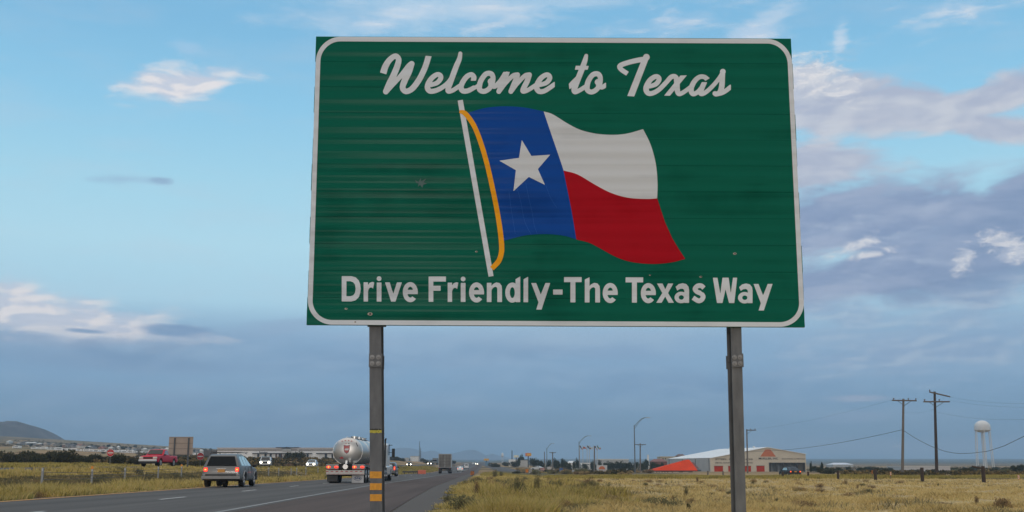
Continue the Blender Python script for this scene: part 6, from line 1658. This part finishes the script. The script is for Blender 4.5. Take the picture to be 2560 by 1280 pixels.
# taller olive strip along the back of the field
x, y = in_view(5200, 108, 138, lambda y: .03*y, vx(1.02), 1.2)
P3 = blades(x, y, .31*(.5+snoise(x, y, .3, 3.)), .5*np.ones_like(x), .05*np.ones_like(x), 12, .5)
x, y = in_view(1500, 150, 330, lambda y: fog(y)+6, lambda y: .02*y+6, 1.2)
P3b = blades(x, y, .14*(.5+snoise(x, y, .3, 3.)), .7*np.ones_like(x), .07*np.ones_like(x), 12, .5)
grass_obj('field_edge_grass', 'taller olive yellow grass strip behind the field', [P3, P3b], olv)
# median
x, y = in_view(12500, 27, 150, lambda y: np.maximum(-.52*y, -31.5+0*y), lambda y: fog(y)-8.35, 1.25)
k = (x > -.53*y) & (snoise(x, y, .4, 5.) > .15); x, y = x[k], y[k]
sl = x-fog(y)
nearb = sstep(sl, -12.9, -11.6); farb = sstep(-x, 28, 29.2)
keep = (nearb+farb > .3) | (NR.uniform(0, 1, len(x)) < .85)
x, y, nearb, farb, sl = x[keep], y[keep], nearb[keep], farb[keep], sl[keep]
edge = np.clip((-sl-8.4)/1.0, .25, 1)
s = (.35+1.0*mounds(x, y, 1.9, 6., .45, .8))*(.36*np.maximum(nearb, (.75-.45*np.clip((y-70)/30, 0, 1))*farb)*edge+.10)
k = (nearb+farb) > .3
P4 = blades(x[k], y[k], s[k]+.05, .34*np.ones(k.sum()), .011+.00045*y[k], 13, .6)
grass_obj('median_grass', 'yellow green grass bands on both edges of the median', [P4], yel)
k = ~k
xe, ye = in_view(9000, 34, 130, lambda y: np.maximum(-.52*y, -28.6+0*y), lambda y: fog(y)-12.0, 1.25)
ke = (xe > -.53*ye) & (xe < fog(ye)-12.0); xe, ye = xe[ke], ye[ke]
P4c = blades(xe, ye, .10+.12*snoise(xe, ye, .8, 3.), .35*np.ones_like(xe), .011+.0005*ye, 9, .9)
P4b = blades(x[k], y[k], s[k]*1.3+.08, .4*np.ones(k.sum()), .012+.0005*y[k], 9, .9)
grass_obj('median_low_grass', 'dull sparse grass in the dip of the median', [P4b, P4c], veg_mat('dip_grass', [(.3, (.07, .068, .042)), (.45, (.13, .12, .07)), (.56, (.22, .18, .09)), (.7, (.34, .25, .10))], .5))
x, y = in_view(3500, 150, 420, lambda y: -31.5+0*y, lambda y: fog(y)-8.6, 1.)
P5 = blades(x, y, .35*(.4+snoise(x, y, .3, 9.)), .8*np.ones_like(x), .07+.0004*y, 12, .5)
x, y = in_view(3000, 85, 300, lambda y: -.53*y, lambda y: np.maximum(-.53*y, -42-0*y), 1.)
k = x < -41.5; x, y = x[k], y[k]
P6 = blades(x, y, .30*(.4+snoise(x, y, .2, 9.)), .8*np.ones_like(x), .05+.0004*y, 12, .5)
grass_obj('far_verge_grass', 'dull grass beyond and beside the far carriageway', [P5, P6], olv)

# shrubs: leaf-covered and twiggy prototypes
def shrub_mesh(seed, n=900, leaf=.07, flat=.7, lobes=6, twig=0):
    r = np.random.RandomState(seed)
    lc = r.uniform(-1, 1, (lobes, 3))*[.55, .55, .25]+[0, 0, .55]; lr = r.uniform(.3, .55, lobes)
    k = r.randint(0, lobes, n); d = r.normal(size=(n, 3)); d /= np.linalg.norm(d, axis=1)[:, None]
    p = lc[k]+d*(lr[k]*r.uniform(.55, 1.08, n))[:, None]; p[:, 2] = np.abs(p[:, 2])*flat
    a = r.normal(size=(n, 3)); a /= np.linalg.norm(a, axis=1)[:, None]; b = np.cross(a, r.normal(size=(n, 3))); b /= np.linalg.norm(b, axis=1)[:, None]
    s = (leaf*r.uniform(.5, 1.3, n))[:, None]
    V = np.stack([p-a*s, p-b*s*.6, p+a*s, p+b*s*.6], 1).reshape(-1, 3); i = np.arange(n)*4
    Fq = np.stack([i, i+1, i+2, i+3], 1); return V, Fq
def twig_mesh(seed, n=60, m=None):
    r = random.Random(seed); q = MB()
    for i in range(n):
        a = r.uniform(0, 2*pi); e = r.uniform(.25, 1.45); L_ = r.uniform(.6, 1.)
        p0 = (0, 0, 0); p1 = (cos(a)*cos(e)*L_*.5, sin(a)*cos(e)*L_*.5, sin(e)*L_*.45); p2 = (cos(a)*cos(e)*L_*1.05+r.uniform(-.1, .1), sin(a)*cos(e)*L_+r.uniform(-.1, .1), sin(e)*L_*.95)
        q.tube(p0, p1, .018, .012, 4, False); q.tube(p1, p2, .012, .004, 4, False)
    return q
m_sage = veg_mat('sage_leaves', [(.3, (.09, .09, .055)), (.5, (.17, .165, .09)), (.7, (.27, .245, .12))], 2.)
m_dark = veg_mat('mesquite_leaves', [(.3, (.022, .024, .013)), (.5, (.052, .052, .026)), (.7, (.10, .09, .045))], .8)
m_rust = veg_mat('rusty_leaves', [(.3, (.14, .085, .05)), (.5, (.26, .165, .09)), (.7, (.36, .25, .13))], 2.)
m_tanb = veg_mat('tan_leaves', [(.3, (.24, .16, .08)), (.5, (.42, .29, .14)), (.7, (.50, .38, .19))], 1.)
m_twig = mat('shrub_twigs', (.09, .07, .05), .9, var=.3)
m_green = veg_mat('tree_leaves', [(.3, (.018, .024, .014)), (.5, (.04, .05, .025)), (.7, (.07, .08, .04))], .5)
PROTO = {}
def shrub(kind, x, y, sx, sz, label, group=None, seed=0, z=None, name='desert_shrub', cat='shrub'):
    mt = {'sage': m_sage, 'dark': m_dark, 'rust': m_rust, 'tan': m_tanb, 'tree': m_green}[kind]
    key = (kind, seed % 3)
    if key not in PROTO:
        n, lf = (800, .05) if kind in ('sage', 'rust', 'tan') else (1100, .085)
        V, Fq = shrub_mesh(hash(kind) % 1 + seed % 3*17+len(kind), n, lf, .75)
        o = obj_np('foliage', V, Fq, mt); me = o.data; bpy.data.objects.remove(o)
        q = twig_mesh(seed % 3+len(kind)); t = q.build('stems', m_twig); me2 = t.data; bpy.data.objects.remove(t); PROTO[key] = (me, me2)
    me, me2 = PROTO[key]
    zz = float(gz(x, y))-.03 if z is None else z
    r = empty(name, (x, y, zz), label, cat, group, R.uniform(0, 6.28)); r.scale = (sx, sx, sz)
    for nm, m_ in (('foliage', me), ('stems', me2)):
        o = bpy.data.objects.new(nm, m_); COL.objects.link(o); o.parent = r
    return r
def at_ground(px, py, z=0.):
    v = (640-py)/F; dy = cp-v*sp_; dz = sp_+v*cp; Y = (z-CAMZ)*dy/dz; return P(px, py, Y)[0], Y
# individual shrubs of the right field
FS = [('dark', 1724, 1280, 17, 22, 'dark twiggy bush at the bottom edge beside the right post'), ('sage', 1716, 1243, 18, 24, 'grey green bush in the dry field left of the right post'), ('rust', 1743, 1206, 8, 14, 'small rusty bush near the field edge left of the right post'),
      ('rust', 1683, 1250, 9, 14, 'slim reddish tuft left of the grey green bush'), ('sage', 1622, 1262, 18, 14, 'wide low grey bush left of the reddish tuft'), ('rust', 1661, 1266, 7, 8, 'little brown tuft between the wide grey bush and the dark bush'),
      ('sage', 1940, 1254, 14, 14, 'grey bush right of the right post'), ('tan', 1802, 1252, 8, 10, 'tan tuft just left of the right post'), ('rust', 2443, 1266, 15, 24, 'tall reddish tuft in the far right foreground'), ('sage', 1883, 1212, 15, 8, 'low grey bush close behind the right post'),
      ('sage', 1970, 1256, 30, 7, 'low spreading grey plant right of the grey bush'), ('rust', 2145, 1232, 10, 12, 'dark tuft mid field below the pale pole'), ('tan', 2115, 1212, 12, 14, 'tan bush mid field near the shorter wooden post'), ('sage', 2170, 1256, 22, 12, 'grey green bush in the middle of the right field'),
      ('rust', 2290, 1245, 8, 10, 'small dark tuft below the thick wooden post'), ('sage', 2345, 1222, 10, 8, 'small grey bush below the dark pole'), ('rust', 2515, 1268, 9, 12, 'small reddish tuft at the bottom right corner'),
      ('rust', 1192, 1242, 16, 26, 'reddish brown bush among the yellow verge clumps'), ('sage', 1300, 1250, 34, 42, 'large green bush in the verge under the middle of the sign'), ('sage', 1345, 1238, 16, 34, 'tall grey green bush beside the large green bush'), ('rust', 1352, 1258, 14, 14, 'brown twiggy patch in front of the tall bush'),
      ('sage', 1236, 1193, 14, 14, 'dark upright bush at the verge where the road bends'), ('dark', 1206, 1177, 12, 8, 'dark bush beyond the striped marker'), ('sage', 1253, 1191, 10, 9, 'small dark bush beside the frontage road mouth'), ('sage', 1462, 1230, 20, 22, 'grey green clump in the middle field left of the tan grass'),
      ('sage', 1522, 1222, 14, 14, 'small grey clump under the white emblem board'), ('rust', 1497, 1206, 12, 8, 'low rusty clump at the field edge'), ('sage', 1400, 1222, 16, 16, 'round olive clump in the verge right of the large bush'), ('sage', 1120, 1262, 22, 20, 'olive clump at the gravel edge near the bottom')]
for i, (k_, px, py, w_, h_, lab) in enumerate(FS):
    x, y = at_ground(px, py, float(-.02)); zz = float(gz(x, y))
    x, y = at_ground(px, py, zz)
    if px < 1480: w_ *= 1.35; h_ *= 1.35
    sx = w_/2*y/F*1.0; sz = h_*y/F*1.35
    shrub(k_, x, y, sx, sz, lab, seed=i, name='desert_shrub')
for i in range(70):
    px = R.uniform(1500, 2556); py = R.choice([R.uniform(1203, 1225), R.uniform(1215, 1278)]); x, y = at_ground(px, py, 0.)
    w_ = R.uniform(.12, .34); shrub(R.choice(['sage', 'rust', 'tan', 'tan']), x, y, w_, w_*R.uniform(.7, 1.1), 'small dry tuft scattered in the pale field on the right', 'small tufts scattered in the right field', seed=i, name='dry_tuft', cat='tuft')
for i in range(70):
    y = R.uniform(24, 95); x = fog(y)+R.uniform(4.9, 9+y*.05); w_ = R.uniform(.2, .5); shrub(R.choice(['sage', 'sage', 'tan', 'rust']), x, y, w_, w_*R.uniform(.7, 1.2), 'low clump among the yellow verge grass right of the gravel', 'low clumps in the gravel verge', seed=i, name='dry_tuft', cat='tuft')
# shrubs in the median and beyond the far road
for i in range(80):
    y = R.uniform(34, 150); lo = max(-.5*y, -31); hi = float(fog(y))-9
    if lo > hi: continue
    x = R.uniform(lo, hi); w_ = R.uniform(.25, .7); shrub(R.choice(['sage', 'sage', 'rust', 'tan']), x, y, w_, w_*R.uniform(.5, .9), 'low clump in the median grass between the carriageways', 'low clumps in the median', seed=i, name='dry_tuft', cat='tuft')
n_ = 0
for i in range(52):                       # the dark mesquite line behind the far verge
    px = R.choice([R.uniform(5, 290), R.uniform(5, 340), R.uniform(330, 520)]); Y = R.uniform(165, 215); py = 0
    x = PX(px, Y); w_ = R.uniform(1.1, 2.3)*(1. if px < 290 else .55); hh = w_*R.uniform(.8, 1.15)
    shrub('dark', x, Y, w_, hh, 'dark mesquite bush in the thicket beyond the far carriageway', 'dark mesquite thicket at the left', seed=i, name='mesquite_bush')
for i in range(95):
    px = R.uniform(-5, 560); Y = R.uniform(210, 520); x = PX(px, Y); w_ = R.uniform(.8, 2.0)
    shrub(R.choice(['dark', 'dark', 'tan', 'rust', 'sage']), x, Y, w_, w_*R.uniform(.6, .9), 'low desert bush on the slope below the white trailers', 'scattered bushes on the left slope', seed=i, name='desert_shrub')
for i in range(45):
    px = R.uniform(560, 1000); Y = R.uniform(230, 470); x = PX(px, Y); w_ = R.uniform(.7, 1.7)
    if x > -44: continue
    shrub(R.choice(['dark', 'tan', 'tan', 'rust']), x, Y, w_, w_*R.uniform(.6, .9), 'low desert bush below the long white building', 'scattered bushes below the long white building', seed=i)
for i, (px, Y, w_, h_) in enumerate(((728, 330, 2.6, 3.), (741, 330, 2.6, 2.8), (750, 335, 2., 2.2), (721, 330, 1.6, 1.8))):
    shrub('dark', PX(px, Y), Y, w_, h_, 'large dark bush in front of the long white building', 'large dark bushes before the long building', seed=i, name='mesquite_bush')
# trees: trunk and crown
TP = []
def tree(px, ytop, Y, wpx, label, group, kind='tree', i=0):
    x = PX(px, Y); g = float(gz(x, Y)); z1 = PZ(ytop, Y); h = max(1.5, z1-g)
    if not TP:
        for s in range(3):
            V, Fq = shrub_mesh(90+s, 1300, .09, 1., 9); V = V*[1, 1, .8]+[0, 0, .15]; o = obj_np('crown', V, Fq, m_green); q = MB(); q.tube((0, 0, -.1), (0, .0, .55), .06, .035, 7)
            for a in range(4): q.tube((0, 0, .3), (.3*cos(a*1.6), .3*sin(a*1.6), .62), .03, .012, 5)
            t = q.build('trunk', mat('bark', (.06, .045, .035), .9)); TP.append((o.data, t.data)); bpy.data.objects.remove(o); bpy.data.objects.remove(t)
    r = empty('desert_tree', (x, Y, g-.1), label, 'tree', group, R.uniform(0, 6)); w_ = wpx/2*Y/F; r.scale = (w_, w_, h/1.02)
    for nm, m_ in zip(('crown', 'trunk'), TP[i % 3]):
        o = bpy.data.objects.new(nm, m_); COL.objects.link(o); o.parent = r
HT = [(40, 1111), (44, 1112), (73, 1109), (91, 1107), (98, 1107), (104, 1108), (148, 1113), (151, 1111), (162, 1109), (172, 1109), (182, 1112), (184, 1108), (203, 1113), (214, 1116), (225, 1111), (233, 1113), (243, 1114), (256, 1115), (267, 1112), (279, 1115), (292, 1112), (305, 1117), (312, 1116), (322, 1117), (334, 1114), (352, 1119), (366, 1120), (382, 1118), (396, 1121), (412, 1122), (486, 1124), (494, 1125), (503, 1122), (512, 1123), (524, 1121)]
for i, (px, py) in enumerate(HT):
    Y = min(ground_hit(px, py+7, 300, 1500), 1300); tree(px, py-1, Y, R.uniform(7, 12), 'dark tree among the hillside houses at the left', 'dark trees among the hillside houses', i=i)
CT = [(1305, 1141, 640, 14), (1297, 1145, 600, 9), (1330, 1146, 560, 12), (1342, 1149, 560, 16), (1352, 1151, 520, 14), (1372, 1151, 520, 12), (1388, 1150, 540, 14), (1396, 1152, 480, 14), (1405, 1147, 600, 7), (1411, 1153, 500, 16), (1425, 1157, 480, 14), (1436, 1154, 470, 9), (1443, 1150, 520, 9), (1449, 1154, 520, 7),
      (1463, 1160, 470, 16), (1480, 1155, 520, 9), (1486, 1157, 500, 8), (1500, 1151, 520, 9), (1515, 1156, 460, 16), (1530, 1155, 450, 20), (1545, 1155, 450, 20), (1560, 1156, 450, 18), (1575, 1155, 450, 18), (1590, 1156, 440, 16), (1605, 1157, 440, 14), (1616, 1148, 520, 13), (1632, 1156, 420, 16), (1645, 1160, 400, 14), (1655, 1156, 420, 12)]
for i, (px, py, Y, w_) in enumerate(CT): tree(px, py-1, Y, w_*1.3, 'dark green tree in the belt behind the flagpoles and boards', 'dark trees in the belt across the middle distance', i=i)
RT = [(2027, 1155, 330, 5), (2055, 1154, 330, 8), (2033, 1165, 320, 16), (2045, 1166, 320, 18), (2068, 1167, 320, 14), (2098, 1168, 330, 16), (2120, 1166, 420, 12), (2150, 1167, 330, 22), (2170, 1166, 420, 20), (2190, 1167, 420, 18), (2205, 1168, 420, 14), (2225, 1169, 400, 14), (2385, 1168, 420, 18), (2410, 1167, 500, 18), (2428, 1166, 500, 14), (2445, 1166, 500, 16), (2468, 1168, 420, 18), (2490, 1167, 500, 20), (2512, 1168, 420, 18), (2535, 1162, 300, 20), (2552, 1161, 300, 18)]
for i, (px, py, Y, w_) in enumerate(RT): tree(px, py, Y, w_*1.3, 'dark scrubby tree along the flat horizon at the right', 'dark trees along the right horizon', i=i)
for i in range(55):
    px = R.uniform(2060, 2565); Y = R.uniform(190, 600); x = PX(px, Y); w_ = R.uniform(.8, 2.2)
    shrub(R.choice(['dark', 'dark', 'dark', 'sage', 'tan']), x, Y, w_, w_*R.uniform(.5, .8), 'low bush on the flat ground beyond the field at the right', 'bushes on the flat ground beyond the field', seed=i)
for i in range(60):
    px = R.uniform(1290, 1640); Y = R.uniform(165, 420); x = PX(px, Y); w_ = R.uniform(.6, 1.8)
    shrub(R.choice(['dark', 'tan', 'tan', 'rust', 'sage']), x, Y, w_, w_*R.uniform(.6, .9), 'brush bush between the frontage road and the tree belt', 'brush beyond the frontage road', seed=i)
for i in range(60):
    px = R.uniform(960, 1300); Y = R.uniform(560, 900); x = PX(px, Y); w_ = R.uniform(1.5, 4)
    if abs(x-float(fog(Y))+3) < 12 or abs(x+35) < 7: continue
    shrub('dark', x, Y, w_, w_*.8, 'dark bush on the horizon where the road ends', 'dark bushes at the far end of the highway', seed=i, name='mesquite_bush')
# the low scrub nobody could count, spread over the slopes and flats
def scrub(n, pxr, Yr, keepf, w0=.5, w1=1.5, nl=26):
    px = NR.uniform(*pxr, n); Y = Yr[0]*(Yr[1]/Yr[0])**NR.uniform(0, 1, n); X = (px-1280)/2850*Y
    k = keepf(X, Y); X, Y = X[k], Y[k]; n = len(X); w = NR.uniform(w0, w1, n)
    X, Y, w = np.repeat(X, nl), np.repeat(Y, nl), np.repeat(w, nl); N_ = len(X)
    d = NR.normal(size=(N_, 3)); d /= np.linalg.norm(d, axis=1)[:, None]; d *= w[:, None]*(NR.uniform(.3, 1, N_)**.4)[:, None]
    p = np.stack([X+d[:, 0], Y+d[:, 1], gz(X, Y)+np.abs(d[:, 2])*.75], 1)
    a = NR.normal(size=(N_, 3)); a /= np.linalg.norm(a, axis=1)[:, None]; b = np.cross(a, NR.normal(size=(N_, 3))); b /= np.linalg.norm(b, axis=1)[:, None]
    s_ = (w*.33)[:, None]; V = np.stack([p-a*s_, p-b*s_*.6, p+a*s_, p+b*s_*.6], 1).reshape(-1, 3); i = np.arange(N_)*4
    return V, np.stack([i, i+1, i+2, i+3], 1)
m_scrub = veg_mat('scrub_leaves', [(.30, (.03, .028, .016)), (.45, (.075, .065, .035)), (.55, (.17, .12, .055)), (.68, (.26, .18, .075))], .06)
sc_l = scrub(3600, (-15, 960), (190, 1300), lambda X, Y: (X < -46) & ~((X/Y > -.275) & (X/Y < -.14) & (Y > 380) & (Y < 540)) & ~((X/Y < -.33) & (Y > 400) & (Y < 760)))
sc_r = scrub(1900, (1290, 2580), (150, 900), lambda X, Y: (X > 12) & ~((X > 60) & (X < 115) & (Y > 415) & (Y < 480)) & ~((X/Y > .105) & (X/Y < .285) & (Y < 500)) & ((Y > 200) | (X/Y > .29)), .35, 1.0)
Vv = np.concatenate([sc_l[0], sc_r[0]]); Ff = np.concatenate([sc_l[1], sc_r[1]+len(sc_l[0])])
tag(obj_np('desert_scrub', Vv, Ff, m_scrub), 'low mixed desert scrub covering the far slopes and flats', 'scrub', kind='stuff')
# two bright specks: parked pale vehicles by the far sheds
for i, (px, Y, lab) in enumerate(((1343, 430, 'pale parked car in the brush left of the far T pole'), (1435, 520, 'pale parked car below the white hall'), (2066, 380, 'pale parked car among the dark trees right of the warehouse'))):
    c = sedan(lab, 'parked pale cars in the distance', m_white_car, False, 'off'); place(c, PX(px, Y), Y, radians(70))

# ------------------------------------------------------------------ air
hz = MB(); hz.box(-10500, 10500, -70, 9400, -3.5, 200)
m = bpy.data.materials.new('haze_air'); m.use_nodes = True; nt = m.node_tree; nt.nodes.clear()
pv = nt.nodes.new('ShaderNodeVolumePrincipled'); pv.inputs['Color'].default_value = (.48, .69, .92, 1); pv.inputs['Density'].default_value = HAZE; pv.inputs['Anisotropy'].default_value = 0
ou = nt.nodes.new('ShaderNodeOutputMaterial'); nt.links.new(pv.outputs[0], ou.inputs['Volume'])
tag(hz.build('haze', m), 'thin blue haze over the plain', 'haze', kind='stuff')
